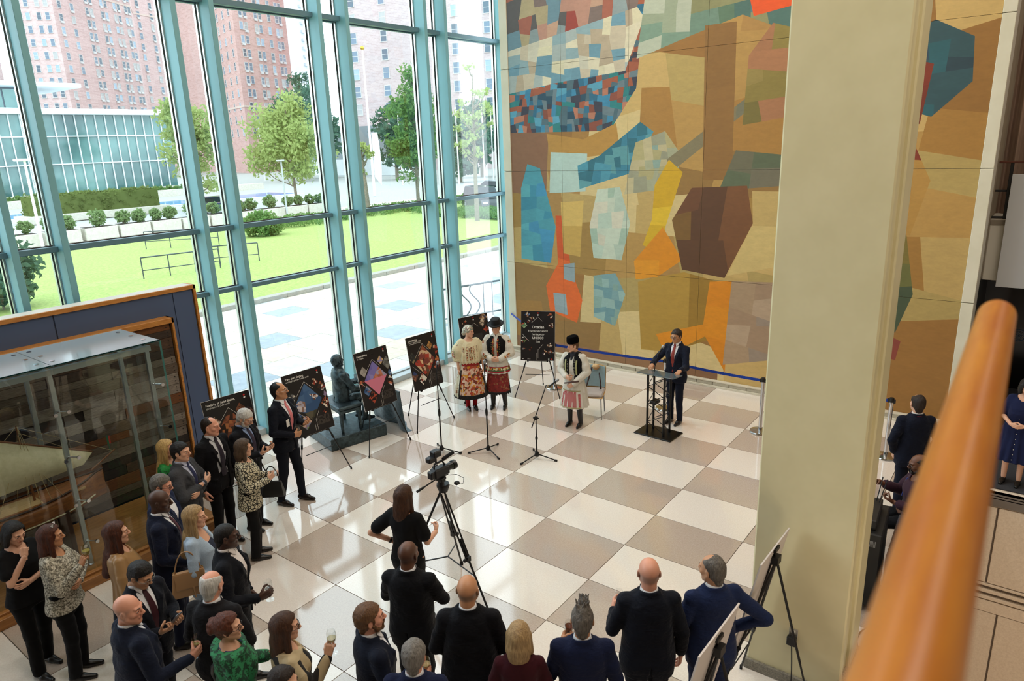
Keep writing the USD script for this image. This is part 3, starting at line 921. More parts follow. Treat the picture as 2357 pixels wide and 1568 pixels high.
    out = []
    for a in A:
        q = (a["w"] + a["fi"] / np.linalg.norm(a["fi"]) * .085 + (a["pa"] / np.linalg.norm(a["pa"])) * .035) * S
        out.append(np.array([at[0] + cf * q[0] - sf * q[1], at[1] + sf * q[0] + cf * q[1], z + q[2]]))
    return t, out

# ================================================================ the lobby: floor, walls, window wall
TX, TY = 1.22, 0.8951
WELL = (5.95, 9.6, -7.0, 1.5)          # stairwell opening in the floor: x0, x1, y0, y1
terr = []
for i, (c1, c2) in enumerate([("e6dbd0", "f4ece2"), ("e2d6cc", "f1e7dd"), ("e9dfd3", "f6efe6"), ("b7a699", "c9bbae"), ("b2a193", "c4b4a7"), ("bcab9d", "cdbeb0")]):
    terr.append(noisy(f"terrazzo_{i}", c1, c2, 55, .075, lo=.3, hi=.7, detail=6, specular_ior_level=.85, ior=1.62))
grout = plain("grout", "6f665e", .7)
fl = thing("floor", "polished terrazzo checkerboard floor of cream and taupe slabs", None, kind="structure")
for (x0, x1, y0, y1) in ((-4.9, WELL[0], -16, 3.6), (WELL[1], 12, -16, 3.6), (WELL[0], WELL[1], -16, WELL[2]), (WELL[0], WELL[1], WELL[3], 3.6), (-4.9, -4.0, 3.6, 4.7), (5.4, 12, 3.6, 8.0)):
    obj("bed", box((x0, y0, -.25), (x1, y1, -.012)), grout, fl)
rr = random.Random(3)
for i in range(-5, 10):
    for j in range(-12, 9):
        x0, x1, y0, y1 = i * TX, (i + 1) * TX, j * TY, (j + 1) * TY
        if j >= 4 and i < 4:
            continue
        x0, y1 = max(x0, -4.9), min(y1, 3.6 if i < 4 else 8.0)
        if x0 < WELL[0] < x1:
            x1 = WELL[0] if y0 < WELL[3] else x1
        elif x0 >= WELL[0] and x1 <= WELL[1] + .6 and y0 < WELL[3] and y1 > WELL[2]:
            continue
        if y1 <= y0 or x1 - x0 < .02:
            continue
        k = (3 if (i + j) % 2 else 0) + rr.randrange(3)
        obj("tile", box((x0 + .0045, y0 + .0045, -.03), (x1 - .0045, y1 - .0045, 0)), terr[k], fl)

cream = noisy("cream_paint", "d8cda2", "ded3a9", 3, .45)
white_wall = plain("white_paint", "ded9cb", .6)
warm_wall = noisy("beige_wall", "9c907c", "a89c88", 2, .7)
obj("ceiling", box((-5.4, -16, CEIL), (12, 8.5, CEIL + .2)), plain("ceiling_paint", "c9c4b8", .8), None, kind="structure", label="pale flat ceiling high above the lobby")
obj("wall_back", box((-5.4, -16.2, 0), (12, -16, CEIL)), warm_wall, None, kind="structure", label="beige wall behind the balcony")
obj("wall_right", box((12, -16.2, -4), (12.2, 8.5, CEIL)), warm_wall, None, kind="structure", label="beige wall right of the stairwell")

# stairwell: stone facing with grooved bands and panels, seen from above under the rail
stone = noisy("well_stone", "d6c6b2", "e6d8c5", 40, .6, bump=.15, lo=.3, hi=.7)
stone_d = plain("well_stone_groove", "7d6e60", .8)
sw = thing("wall_stairwell", "stone wall of the stairwell with grooved bands and panels", None, kind="structure")
z = 0.0
obj("body", box((5.95, 1.56, -4), (9.6, 1.75, -.002)), stone_d, sw)
for zz0, zz1 in ((-.06, 0), (-.10, -.072), (-.14, -.112), (-1.55, -1.51), (-1.66, -1.60), (-1.77, -1.71)):
    obj("band", bbox_((5.95, 1.5, zz0), (9.6, 1.56, zz1), .008), stone, sw)
for z0_, z1_, off in ((-.26, -.15, None), (-1.50, -.27, 6.22), (-1.98, -1.79, None), (-3.9, -1.99, 6.42)):
    if off is None:
        obj("band", bbox_((5.95, 1.51, z0_), (9.6, 1.56, z1_), .006), stone, sw)
        continue
    xs_ = [5.95] + [off + 1.15 * k for k in range(4) if off + 1.15 * k < 9.5] + [9.6]
    for a_, b_ in zip(xs_[:-1], xs_[1:]):
        obj("panel", bbox_((a_ + .012, 1.515, z0_), (b_ - .012, 1.56, z1_), .006), stone, sw)
obj("wall_stairwell_side", join(box((5.75, -7.2, -4), (5.95, 1.75, -.26)), box((9.6, -7.2, -4), (9.8, 1.75, -.26)), box((5.95, -7.2, -4), (9.6, -7.0, -.26))), stone, None, kind="structure", label="plain stone side walls of the stairwell")
obj("floor_stairwell", box((5.75, -7.2, -4.2), (9.8, 1.75, -4.0)), stone, None, kind="structure", label="stone floor at the foot of the stairwell")
obj("floor_carpet", box((5.96, 1.57, .001), (11.9, 7.9, .012)), noisy("dark_carpet", "2c2c30", "3a3a3f", 120, .95), None, kind="structure", label="dark carpet behind the stairwell")

# ---- window wall: deep blue-green fins in pairs, transoms, aluminium beads, glass
teal = plain("fin_blue", "7db4bd", .42)
teal_d = plain("transom_blue", "5f828e", .4)
alu = plain("aluminium", "c9cac6", .32, .75)
blackg = plain("gasket", "17191a", .6)
pane_m = glass_pane("window_glass", (.90, .95, .94), 0.0, 1.45)
XG = -5.12
FIN = []
for k in range(-3, 3):
    FIN += [-.94 + 2.75 * k, -.31 + 2.75 * k]
RAILS = [(0.0, .14), (2.715, 2.785), (3.765, 3.84), (7.345, 7.43)]
WIN_LABEL = {}
for n in range(len(FIN)):
    y0 = FIN[n]
    y1 = FIN[n + 1] if n + 1 < len(FIN) else FIN[n] + .4
    wide = y1 - y0 > 1
    w = thing(f"window_{n + 1}", f"{'wide' if wide else 'narrow'} bay {n + 1} of the glass wall, counted from the left, between blue steel fins", None, kind="structure")
    obj("fin", bbox_((XG - .02, y0, 0), (-4.74, y0 + .09, CEIL), .004), teal, w)
    a, b = y0 + .09, y1
    for z0_, z1_ in RAILS:
        sill = z0_ == 0
        if sill:
            obj("sill", join(bbox_((XG - .06, a, 0), (-4.78, b, .125), .006), bbox_((XG + .0, a, .125), (-5.0, b, .15), .004)), plain("sill_metal", "a9b3b6", .4, .3), w)
        else:
            obj("transom", join(bbox_((XG + .10, a, z0_), (-4.90, b, z1_), .003), bbox_((XG, a, z0_ - .02), (XG + .08, b, z1_ + .0), .003)), teal_d, w)
            obj("transom_gasket", box((XG + .08, a + .02, z1_ - .03), (XG + .105, b - .02, z1_ + .012)), plain("gasket_brown", "3a2a25", .6), w)
    zs_ = [.15] + [q for r_ in RAILS[1:] for q in r_] + [CEIL]
    for q in range(0, len(zs_), 2):
        za, zb = zs_[q] - .02, zs_[q + 1]
        obj("pane", box((XG + .028, a, za), (XG + .040, b, zb)), pane_m, w)
        for yy0, yy1 in ((a, a + .035), (b - .035, b)):
            obj("glazing_bead", box((XG - .03, yy0, za), (XG + .028, yy1, zb)), alu, w)
        for yy0, yy1 in ((a, a + .022), (b - .022, b)):
            obj("gasket", box((XG + .040, yy0, za), (XG + .062, yy1, zb)), blackg, w)
            obj("glazing_bead", box((XG + .062, yy0, za), (XG + .10, yy1, zb)), alu, w)

# ---- the mural wall
YM = 3.65
obj("wall_mural", box((-4.17, YM + .02, 0), (5.44, YM + .60, CEIL)), white_wall, None, kind="structure", label="white wall that carries the painted panels")
trim_m = noisy("trim_white", "d9d3bb", "e2dcc6", 2, .5)
for k, (a, b) in enumerate(((-4.17, -3.955), (5.262, 5.44))):
    t_ = thing(f"trim_{k + 1}", f"cream upright border strip at the {'window' if k == 0 else 'recess'} side of the painted wall", None, kind="structure")
    for z0_, z1_ in ((.15, 2.235), (2.245, 4.385), (4.395, 6.625), (6.635, 8.8), (8.81, CEIL)):
        obj("strip", bbox_((a, YM - .035, z0_), (b, YM + .02, z1_), .006), trim_m, t_)
bs = thing("baseboard_mural", "cream stone curb with a row of grey grille panels under the painted wall", None, kind="structure")
stone_c = noisy("curb_stone", "d2c8b2", "ddd4c0", 6, .55)
obj("base", bbox_((-4.17, 3.545, 0), (5.44, YM + .02, .045), .004), stone_c, bs)
obj("cap", bbox_((-4.17, 3.555, .118), (5.44, YM + .02, .15), .005), stone_c, bs)
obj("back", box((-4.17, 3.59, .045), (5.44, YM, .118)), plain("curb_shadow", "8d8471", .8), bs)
xx = -4.17
grl = noisy("curb_grille", "b5ac98", "c0b7a3", 90, .7)
while xx < 5.4:
    obj("grille", bbox_((xx + .008, 3.572, .047), (min(xx + .345, 5.43), 3.60, .116), .003), grl, bs)
    xx += .353

# ---- the cream column with its reveal
cl = thing("column", "tall square cream painted column with a recessed groove down its side", "column", (0, 0, 0), kind="structure")
obj("shaft", join(bbox_((4.45, -3.93, 0), (5.29, -3.84, CEIL), .014), box((4.45, -3.84, 0), (5.255, -3.53, CEIL)), bbox_((4.45, -3.53, 0), (5.29, -3.18, CEIL), .014)), cream, cl)
obj("skirting", join(bbox_((4.425, -3.955, 0), (5.315, -3.83, .11), .006), bbox_((4.425, -3.83, 0), (4.46, -3.155, .11), .004), bbox_((5.25, -3.83, 0), (5.30, -3.155, .11), .004), bbox_((4.425, -3.2, 0), (5.315, -3.155, .11), .004)), noisy("granite_skirting", "6e685f", "97907f", 70, .5), cl)
o = thing("wall_socket", "steel wall socket plate low on the cream column", "socket", (4.86, -3.93, .555))
obj("plate", bbox_((-.04, -.006, -.06), (.04, .0, .06), .003), plain("socket_steel", "b6b2a8", .35, .8), o)
obj("outlet", bbox_((-.018, -.010, .008), (.018, -.004, .045), .003), plain("socket_white", "e4e0d6", .5), o)
o = thing("power_plug", "black power adapter plugged into the column socket with its cable hanging to the floor", "plug", (4.86, -3.936, .515))
obj("adapter", bbox_((-.045, -.05, -.06), (.035, -.004, .03), .006), plain("plug_black", "121212", .5), o)
th = np.linspace(0, 1, 14)
obj("cable", tube(np.c_[.0 + .035 * np.sin(th * 2.4), -.03 - .05 * np.sin(th * 3.0) - .02 * th, -.055 - .447 * th], .006, 7), plain("plug_black", "121212", .5), o, smooth=True)

# ---- recess on the right: dark glass wall, balcony front, curtain, hanging panel
obj("wall_recess", box((5.44, 6.5, 0), (12, 6.7, 2.5)), plain("black_glass", "0b0b0c", .18), None, kind="structure", label="black glass wall at the back of the recess")
obj("wall_recess_side", box((5.25, YM + .6, 0), (5.44, 6.7, 2.5)), plain("black_wall", "141313", .6), None, kind="structure", label="dark side wall of the recess")
obj("wall_balcony_side", box((5.25, YM + .6, 2.5), (5.44, 8.5, CEIL)), warm_wall, None, kind="structure", label="beige side wall of the upper balcony")
obj("wall_balcony_back", box((5.25, 8.3, 0), (12, 8.5, CEIL)), warm_wall, None, kind="structure", label="beige wall behind the curtain of the upper balcony")
em = thing("emblem", "small blue grey round wreath emblem on the black glass wall", "emblem", (6.07, 6.495, 1.1))
obj("wreath", join(*[tube(arc((0, -.004, 0), .115, a0, a0 + 150, 18), .008, 6) for a0 in (195, 15)] + [hull([np.array([math.cos(t_) * r_, -.004 + dy, math.sin(t_) * r_]) for r_ in (.10, .13) for t_ in (a_, a_ + .16) for dy in (-.003, .003)]) for a_ in np.radians(range(120, 421, 20))]), plain("emblem_blue", "44566e", .5), em)
obj("globe", join(*[tube(arc((0, -.004, 0), r_, 0, 360, 25), .004, 5) for r_ in (.03, .055, .08)] + [rod((0, -.004, 0), (.08 * math.cos(a_), -.004, .08 * math.sin(a_)), .003, n=5) for a_ in np.radians(range(0, 360, 45))]), plain("emblem_blue", "44566e", .5), em)
obj("wall_balcony_front", join(bbox_((5.44, 4.7, 2.45), (12, 4.95, 3.42), .01), box((5.44, 4.7, 3.42), (12, 8.3, 3.5)), box((5.44, 4.95, 2.45), (12, 8.3, 2.6))), plain("balcony_white", "d8d2c2", .6), None, kind="structure", label="white front of the upper balcony beside the painted wall")
obj("trim_3", bbox_((5.44, 4.68, 3.40), (12, 4.80, 3.49), .006), plain("balcony_edge", "8a7f6d", .7), None, kind="structure", label="grey stone edge along the top of the balcony front")
br = thing("balcony_railing", "black balcony railing with a red brown handrail in front of the curtain", "railing", (5.5, 4.76, 3.49))
rail_b = plain("rail_black", "111010", .5)
obj("handrail", bbox_((-.06, -.03, .93), (6.4, .03, .97), .01), plain("rail_brown", "5c2c1a", .4), br)
for k in range(6):
    obj("post", bbox_((.10 + 1.2 * k, -.02, 0), (.15 + 1.2 * k, .02, .93), .004), rail_b, br)
for zz in (.02, .46):
    obj("bar", bbox_((-.06, -.012, zz), (6.4, .012, zz + .035), .004), rail_b, br)
x = np.linspace(5.44, 11.8, 420)
ph = (x - 5.44) * 2 * np.pi / .24
yc = 5.7 + .085 * np.sin(ph + .5 * np.sin(ph * .37)) + .02 * np.sin(ph * 2.3)
V = np.vstack([np.c_[x, yc, 0 * x + 3.5], np.c_[x, yc, 0 * x + CEIL], np.c_[x, yc + .012, 0 * x + 3.5], np.c_[x, yc + .012, 0 * x + CEIL]])
i = np.arange(419); n = 420
obj("curtain", (V, np.vstack([np.c_[i, i + 1, i + n + 1], np.c_[i, i + n + 1, i + n], np.c_[i + 2 * n, i + 3 * n + 1, i + 2 * n + 1], np.c_[i + 2 * n, i + 3 * n, i + 3 * n + 1]])), noisy("curtain_cloth", "93796a", "a98f7b", 30, .9, stretch=(1, 1, .05)), None, smooth=True, label="tall pleated brown curtain behind the balcony railing", cat="curtain")
hp = thing("hanging_panel", "pale grey panel hanging in front of the balcony at the right edge", "panel", (5.66, 4.42, 2.40))
obj("board", bbox_((0, -.02, 0), (1.9, .02, 1.86), .004), plain("panel_grey", "b9bbbe", .5), hp)
obj("cable", join(rod((.2, 0, 1.86), (.2, 0, CEIL - 2.4), .006, n=6), rod((1.7, 0, 1.86), (1.7, 0, CEIL - 2.4), .006, n=6)), rail_b, hp)

# ---- the balcony the picture is taken from
obj("floor_balcony", join(box((6.25, -16, 3.1), (12, -8.6, 3.4)), box((-5.2, -16, 3.1), (6.25, -11.0, 3.4))), warm_wall, None, kind="structure", label="upper balcony floor behind the wooden handrail")
hr = thing("wooden_handrail", "thick varnished orange wood handrail running along the right foreground", "handrail", (0, 0, 0))
wood_rail = noisy("rail_wood", "b0600f", "cc8420", 5, .36, stretch=(6, .7, 6), lo=.3, hi=.7)
pr_ = [(6.188, -12.4, 4.706), (6.184, -9.39, 4.704), (6.165, -8.29, 4.695), (6.164, -8.262, 4.694), (6.1638, -8.254, 4.694)]
obj("rail", tube(pr_, [.0305, .0305, .0305, .026, .013], 28), wood_rail, hr, smooth=True)
for yy in (-8.72, -10.2, -11.8):
    obj("post", rod((6.18 if yy < -9 else 6.172, yy, 3.1), (6.18 if yy < -9 else 6.172, yy, 4.672), .013, n=10), rail_b, hr)
for k, lx in enumerate((6.9, 8.5)):
    o = thing("stairwell_lamp", f"shallow white wall lamp on the {('near', 'far')[k]} part of the stairwell side wall", "lamp", (lx, -7.0, -1.2))
    obj("housing", bbox_((-.35, 0, -.18), (.35, .05, .18), .01), plain("lamp_ring", "d8d8d4", .4), o)
    q = UsdLux.RectLight.Define(stage, o.GetPath().AppendChild("glow"))
    q.CreateWidthAttr(.62); q.CreateHeightAttr(.30); q.CreateIntensityAttr(60.0); q.CreateColorAttr(Gf.Vec3f(1.0, .88, .74))
    UsdGeom.Xformable(q).AddTransformOp().Set(Gf.Matrix4d(1, 0, 0, 0, 0, 0, 1, 0, 0, -1, 0, 0, 0, .06, 0, 1))

# ================================================================ the mural: plain patchwork of painted panels (a stand-in of the same size and colours)
mural_m = vcol("mural_paint", .55, .10, 7.0, stretch=(1, 1, 2.2))
MX0, MX1, MZ0, MZ1 = -3.955, 5.262, .15, 9.6
mr = np.random.default_rng(21)


def split(poly, size, depth=0, jit=.28, skew=.25):
    """cuts a polygon into uneven straight-edged patches about `size` metres across"""
    x0, y0, x1, y1 = poly.bounds
    w, h = x1 - x0, y1 - y0
    if depth > 12 or (max(w, h) < size * (1.1 + .5 * mr.random())):
        return [poly]
    if w * (.8 + .4 * mr.random()) > h:
        a, b = x0 + w * (.5 + jit * (mr.random() - .5)), skew * h * (mr.random() - .5)
        A = Polygon([(x0 - 9, y0 - 1), (a - b, y0 - 1), (a - b, y0), (a + b, y1), (a + b, y1 + 1), (x0 - 9, y1 + 1)])
    else:
        a, b = y0 + h * (.5 + jit * (mr.random() - .5)), skew * w * (mr.random() - .5)
        A = Polygon([(x0 - 1, y0 - 9), (x0 - 1, a - b), (x0, a - b), (x1, a + b), (x1 + 1, a + b), (x1 + 1, y0 - 9)])
    out = []
    for p in (poly.intersection(A), poly.difference(A)):
        for g in getattr(p, "geoms", [p]):
            if g.geom_type == "Polygon" and g.area > 4e-4:
                out += split(g, size, depth + 1, jit, skew)
    return out


# zones of colour, later ones lie over earlier ones: polygon in wall metres (x, z), patch size, palette, evenness
TANS = ["b8904e", "a87b3a", "c9a868", "9c6f35", "b39a5c", "d6bd84", "a5803f", "bfa061", "ad8448", "94703a"]
ZONES = [
    ([(MX0, MZ0), (MX1, MZ0), (MX1, MZ1), (MX0, MZ1)], 1.0, TANS, .3),
    ([(-3.95, 3.9), (-3.0, 3.8), (-2.9, 5.2), (-3.95, 5.3)], .9, ["8b6144", "94683f"], .3),
    ([(-3.95, 5.25), (-1.35, 5.2), (-.75, 6.0), (-.55, 7.9), (-3.95, 7.7)], .16, ["2f6a86", "3f86a8", "27495c", "5a9fb8", "8a4a36", "3b3a48", "6d7f86", "2c7f80", "a0583c", "506a74", "b9795e"], .1),
    ([(-3.95, 6.1), (-2.6, 6.25), (-1.0, 6.35), (-.6, 7.3), (-.75, 7.5), (-3.95, 7.0)], .30, ["cfc9b4", "d8cfae", "a9b4b0", "c7b9a0", "8fa9ae", "ddd3b6", "b8a68c", "6f98a8"], .2),
    ([(-3.95, 7.0), (-.75, 7.5), (-.3, 9.6), (-3.95, 9.6)], .34, ["6f8f9c", "b98a76", "7d6a62", "a6614c", "8c9a9a", "5c5654", "c49c82", "59767f", "9c4032", "b3a27c"], .2),
    ([(-.75, 6.55), (.35, 6.85), (.45, 9.6), (-.3, 9.6)], .42, ["b5bba6", "7f9a86", "9aa48a", "60a08c", "c3c4a6", "7b7f6c"], .3),
    ([(.35, 6.85), (1.35, 7.1), (2.25, 6.7), (2.25, 9.6), (.45, 9.6)], .40, ["5f7a62", "6f8a78", "4f6f66", "7d7f58", "8b8a60", "557a7e", "9a8a60"], .2),
    ([(1.35, 7.75), (1.55, 7.05), (2.3, 7.15), (2.3, 9.6), (1.1, 9.6)], .9, ["e2551c", "d94a18", "e8622a"], .3),
    ([(-2.95, 5.2), (-2.0, 5.05), (-1.2, 5.35), (-1.1, 4.75), (-2.85, 4.6)], .7, ["c59a52", "cda765", "b8893e"], .3),
    ([(-2.9, 3.9), (-1.95, 3.95), (-1.9, 4.75), (-2.85, 4.8)], .9, ["b9cfc4", "c2d6c9"], .3),
    ([(-2.1, 4.0), (-.8, 4.35), (-.35, 5.15), (-.65, 5.35), (-1.6, 4.7), (-2.15, 4.5)], .26, ["3f8298", "4f93a6", "5f9aa0", "35707f"], .2),
    ([(-1.0, 3.9), (.15, 4.05), (.25, 4.7), (-.1, 5.15), (-.75, 4.95)], .24, ["a9a98a", "8fa79a", "b3a878", "9c9a80", "c2b58c"], .2),
    ([(.05, 4.35), (2.2, 5.95), (2.25, 6.2), (-.05, 4.6)], .9, ["84795a", "7b7860"], .3),
    ([(.72, 4.2), (1.3, 4.2), (1.25, 7.0), (.65, 7.0)], 1.4, ["8f6733", "86602e", "99703a"], .3),
    ([(1.05, 4.0), (2.25, 4.1), (2.25, 4.65), (1.35, 4.75)], .5, ["6f6a52", "60694e", "77705a"], .2),
    ([(1.45, 5.2), (2.2, 5.3), (2.2, 6.8), (1.9, 6.9), (1.5, 6.4)], .45, ["8b7a3c", "9a8648", "7d7038", "a8744e"], .2),
    ([(-3.75, 2.35), (-2.9, 2.3), (-2.75, 3.15), (-3.15, 4.45), (-3.5, 4.55), (-3.7, 4.0)], .34, ["4f9aa8", "5aa6b0", "3f8ba2", "6badb0", "4590b4"], .15),
    ([(-2.95, 1.15), (-2.2, .95), (-2.05, 1.5), (-2.35, 2.2), (-2.5, 3.4), (-2.75, 3.4), (-2.7, 2.3), (-3.05, 1.75)], 1.1, ["dc5c1e", "e2671f", "d2541a"], .2),
    ([(-2.55, 2.55), (-2.1, 2.5), (-2.0, 3.75), (-2.6, 3.7)], .6, ["cda552", "d4b060"], .3),
    ([(-2.8, 1.15), (-2.45, 1.1), (-2.5, 1.6), (-2.85, 1.6)], .3, ["93a3a6"], 0),
    ([(-2.55, 1.95), (-2.25, 1.9), (-2.25, 2.35), (-2.55, 2.3)], .3, ["93a3a6"], 0),
    ([(-1.75, 2.5), (-1.05, 2.5), (-.85, 3.3), (-1.1, 4.05), (-1.65, 4.0), (-1.85, 3.2)], .3, ["b7c7b4", "c6cfba", "d3cdb6", "a7bda8"], .2),
    ([(-1.75, 1.15), (-1.2, 1.0), (-.95, 1.75), (-1.2, 2.2), (-1.75, 2.1)], .22, ["7fa3a4", "6f979c", "94b3ac", "86a59a"], .2),
    ([(-.55, 2.85), (-.2, 2.75), (.3, 4.35), (.0, 4.6), (-.3, 4.1), (-.35, 3.4)], .7, ["d9ae1e", "e0b82a", "cfa31a"], .25),
    ([(-.75, 2.5), (-.1, 3.25), (.35, 2.6), (-.2, 2.2), (-.7, 2.1)], .8, ["e08d14", "dc8412", "e6981e"], .3),
    ([(-.55, .55), (.1, .6), (1.15, 1.05), (1.2, 2.2), (.4, 2.35), (-.2, 2.2), (-.65, 2.05)], .85, ["a8802e", "b08a38", "9c7628"], .3),
    ([(-.2, .95), (.85, 1.3), (.95, 2.2), (1.4, 2.25), (1.35, .35), (.9, 1.05), (.05, .5)], .9, ["e08d14", "de8812"], .3),
    ([(.35, 2.4), (1.25, 2.3), (1.75, 3.4), (1.6, 4.1), (.5, 4.05), (.1, 3.4)], .6, ["6d4426", "7a4e2a", "8a5f30", "7d5a28", "5f3d22"], .2),
    ([(1.3, 2.35), (2.25, 2.6), (2.25, 4.0), (1.7, 4.0), (1.75, 3.4)], .8, ["cdb272", "d4bb80", "c6a868"], .3),
    ([(1.3, .5), (2.25, .75), (2.25, 2.3), (1.4, 2.25)], .55, ["ab8f70", "a3866a", "b49a7e", "9d8a78"], .25),
    ([(-3.95, .15), (1.2, .15), (1.2, .32), (-3.95, .42)], 1.2, ["8a6242", "936b48"], .3),
    ([(3.9, 5.4), (4.5, 5.2), (5.0, 5.7), (4.95, 6.35), (4.4, 6.65), (4.0, 6.4)], .4, ["35545a", "2f4650", "2f6068", "35485a"], .2),
    ([(4.0, 5.0), (4.35, 5.1), (4.45, 6.0), (4.15, 6.1)], .7, ["7a3220", "843622"], .2),
    ([(3.75, 4.9), (4.1, 4.85), (4.05, 5.5), (3.9, 5.75)], .8, ["d3581e"], .2),
    ([(3.7, 3.3), (4.4, 3.3), (4.6, 4.2), (4.3, 4.8), (3.7, 4.7)], .5, ["8a3a26", "a8752e", "7a3020", "b58a44"], .2),
    ([(3.75, 1.55), (4.35, 1.6), (4.55, 2.3), (4.35, 3.3), (3.7, 3.3)], .38, ["4f5a36", "6a6a38", "45523a", "7d6f34"], .2),
    ([(4.0, 1.15), (4.4, 1.1), (4.45, 1.45), (4.1, 1.6)], .6, ["8f4436"], .2),
]
cells = []
for poly, size, pal, even in ZONES:
    P = Polygon(poly).buffer(0)
    cells = [(c.difference(P), k) for c, k in cells]
    for c in split(P, size):
        k = lin(pal[int(mr.integers(len(pal)))]) * (1 + .10 * (mr.random() - .5))
        cells.append((c, k))
mw = thing("mural", "huge abstract patchwork mural of ochre, blue, orange and grey painted wall panels", "mural", (0, 0, 0))
sx, sz = [MX0, -2.55, -.93, .72, 2.33, 3.90, MX1], [MZ0, 2.24, 4.39, 6.63, 8.80, MZ1]
from shapely import STRtree, constrained_delaunay_triangles
geo = [c for c, k in cells]
tree_ = STRtree(geo)
for a in range(len(sx) - 1):
    for b in range(len(sz) - 1):
        B = sbox(sx[a] + .0025, sz[b] + .0025, sx[a + 1] - .0025, sz[b + 1] - .0025)
        VV, FF, CC, n0 = [], [], [], 0
        for q in tree_.query(B):
            g = geo[q].intersection(B)
            for p in getattr(g, "geoms", [g]):
                if p.geom_type != "Polygon" or p.area < 1e-5:
                    continue
                v, f = trimesh.creation.triangulate_polygon(p, engine="earcut")
                if len(f) == 0:
                    continue
                cr = np.cross(np.c_[v[f[:, 1]] - v[f[:, 0]], np.zeros(len(f))], np.c_[v[f[:, 2]] - v[f[:, 0]], np.zeros(len(f))])[:, 2]
                f = np.where((cr < 0)[:, None], f[:, ::-1], f)
                VV.append(np.c_[v[:, 0], np.full(len(v), YM - .02), v[:, 1]]); FF.append(f + n0); CC.append(np.tile(cells[q][1], (len(v), 1))); n0 += len(v)
        x0, z0_, x1, z1_ = B.bounds
        ev, ef = box((x0, YM - .0195, z0_), (x1, YM + .018, z1_))
        VV.append(ev); FF.append(ef + n0); CC.append(np.tile(lin("8a7a5a"), (8, 1)))
        obj("panel", (np.vstack(VV), np.vstack(FF)), mural_m, mw, col=np.vstack(CC))

# ================================================================ outside: terrace, lawn, street, trees, towers
er = random.Random(11)
en = np.random.default_rng(5)
pv = [noisy(f"paving_{i}", a, b, 4, .75, lo=.3, hi=.7) for i, (a, b) in enumerate([("b9b1a4", "c9c2b6"), ("c2bcb2", "d0cac0"), ("bcae9a", "cabda9"), ("aeb0b0", "bfc1c0"), ("949aa1", "a3a9af"), ("8d949c", "9da3aa")])]
tr = thing("terrace", "pale stone terrace outside the glass wall with scattered blue grey slabs", "paving", (0, 0, 0), kind="structure")
obj("bed", box((-15.4, -16, -.3), (-5.18, 40, -.02)), plain("paving_joint", "8f8a80", .9), tr)
bands = [-15.05, -13.65, -12.68, -12.34, -11.08, -9.88, -8.65, -7.42, -6.22, -5.19]
for bi in range(9):
    step = 1.22 if bi != 2 else 2.44
    for k in range(-7, 22):
        y0 = .36 + step * k + (.61 if bi in (0, 3, 5, 7) and bi != 2 else 0) - (1.22 * 5 if bi == 2 else 0)
        dark = bi in (1, 4, 7) and (k + {1: 2, 4: 0, 7: 1}[bi]) % 4 == 0
        if bi == 6 and k % 4 == 2:
            dark = True
        m = pv[er.choice((4, 5))] if dark else pv[1] if bi == 2 else pv[er.choice((0, 1, 1, 2, 2, 3, 0))]
        obj("slab", box((bands[bi] + .006, y0 + .006, -.04), (bands[bi + 1] - .006, y0 + step - .006, er.uniform(-.002, .002))), m, tr)
kb = thing("terrace_curb", "long grey granite curb between the terrace and the lawn", "curb", (0, 0, 0), kind="structure")
for k in range(-8, 26):
    obj("stone", bbox_((-15.42, 1.6 * k + .006, -.2), (-15.06, 1.6 * k + 1.594, .15), .01), noisy("curb_granite", "8f8a80", "a39d92", 40, .8), kb)
grass = noisy("lawn_grass", "7f9446", "a3b061", 9, .9, bump=.6, bscale=70, lo=.3, hi=.7, coord="world")
obj("lawn", grid_plane(-38.6, -15.42, -40, 60, 40, 90, lambda x, y: .13 + .10 * np.sin(x * .21) * np.sin(y * .13)), grass, None, smooth=True, label="sunlit green lawn behind the terrace curb", kind="structure")
obj("ground", box((-420, -300, -.6), (-15.2, 400, -.05)), plain("far_ground", "a4a39d", .9), None, kind="structure", label="pale ground around the street and towers")
street = noisy("street_asphalt", "9c9da0", "adaeb0", 6, .85, coord="world")
obj("street", box((-58, -60, -.08), (-44.4, 140, -.02)), street, None, kind="structure", label="pale grey sunlit driveway beyond the planters")
obj("sidewalk", box((-44.4, -60, -.08), (-38.5, 140, .02)), pv[1], None, kind="structure", label="light stone walk behind the lawn with planters on it")
obj("water_basin", join(bbox_((-73, 6, -.2), (-66, 44, .06), .05)), plain("basin_edge", "c3c6c8", .7), None, kind="structure", label="pale stone edge of the blue fountain basin")
obj("water", box((-72.4, 6.6, .05), (-66.6, 43.4, .09)), plain("basin_water", "3f8fd0", .08), None, label="bright blue strip of fountain water", cat="water", kind="stuff")

# ---- leaves
def leaf_mat(key, c1, c2):
    return mat(key, {"o": ("geometry", {}), "r": ("rgb_ramp", {"ramp": [(0, lin(c1)), (1, lin(c2))]}), "d": ("diffuse_bsdf", {}), "t": ("translucent_bsdf", {}), "x": ("mix_closure", {"fac": .45})},
               [("o.random_per_island", "r.fac"), ("r.color", "d.color"), ("r.color", "t.color"), ("d.BSDF", "x.closure1"), ("t.BSDF", "x.closure2")], "x.closure")


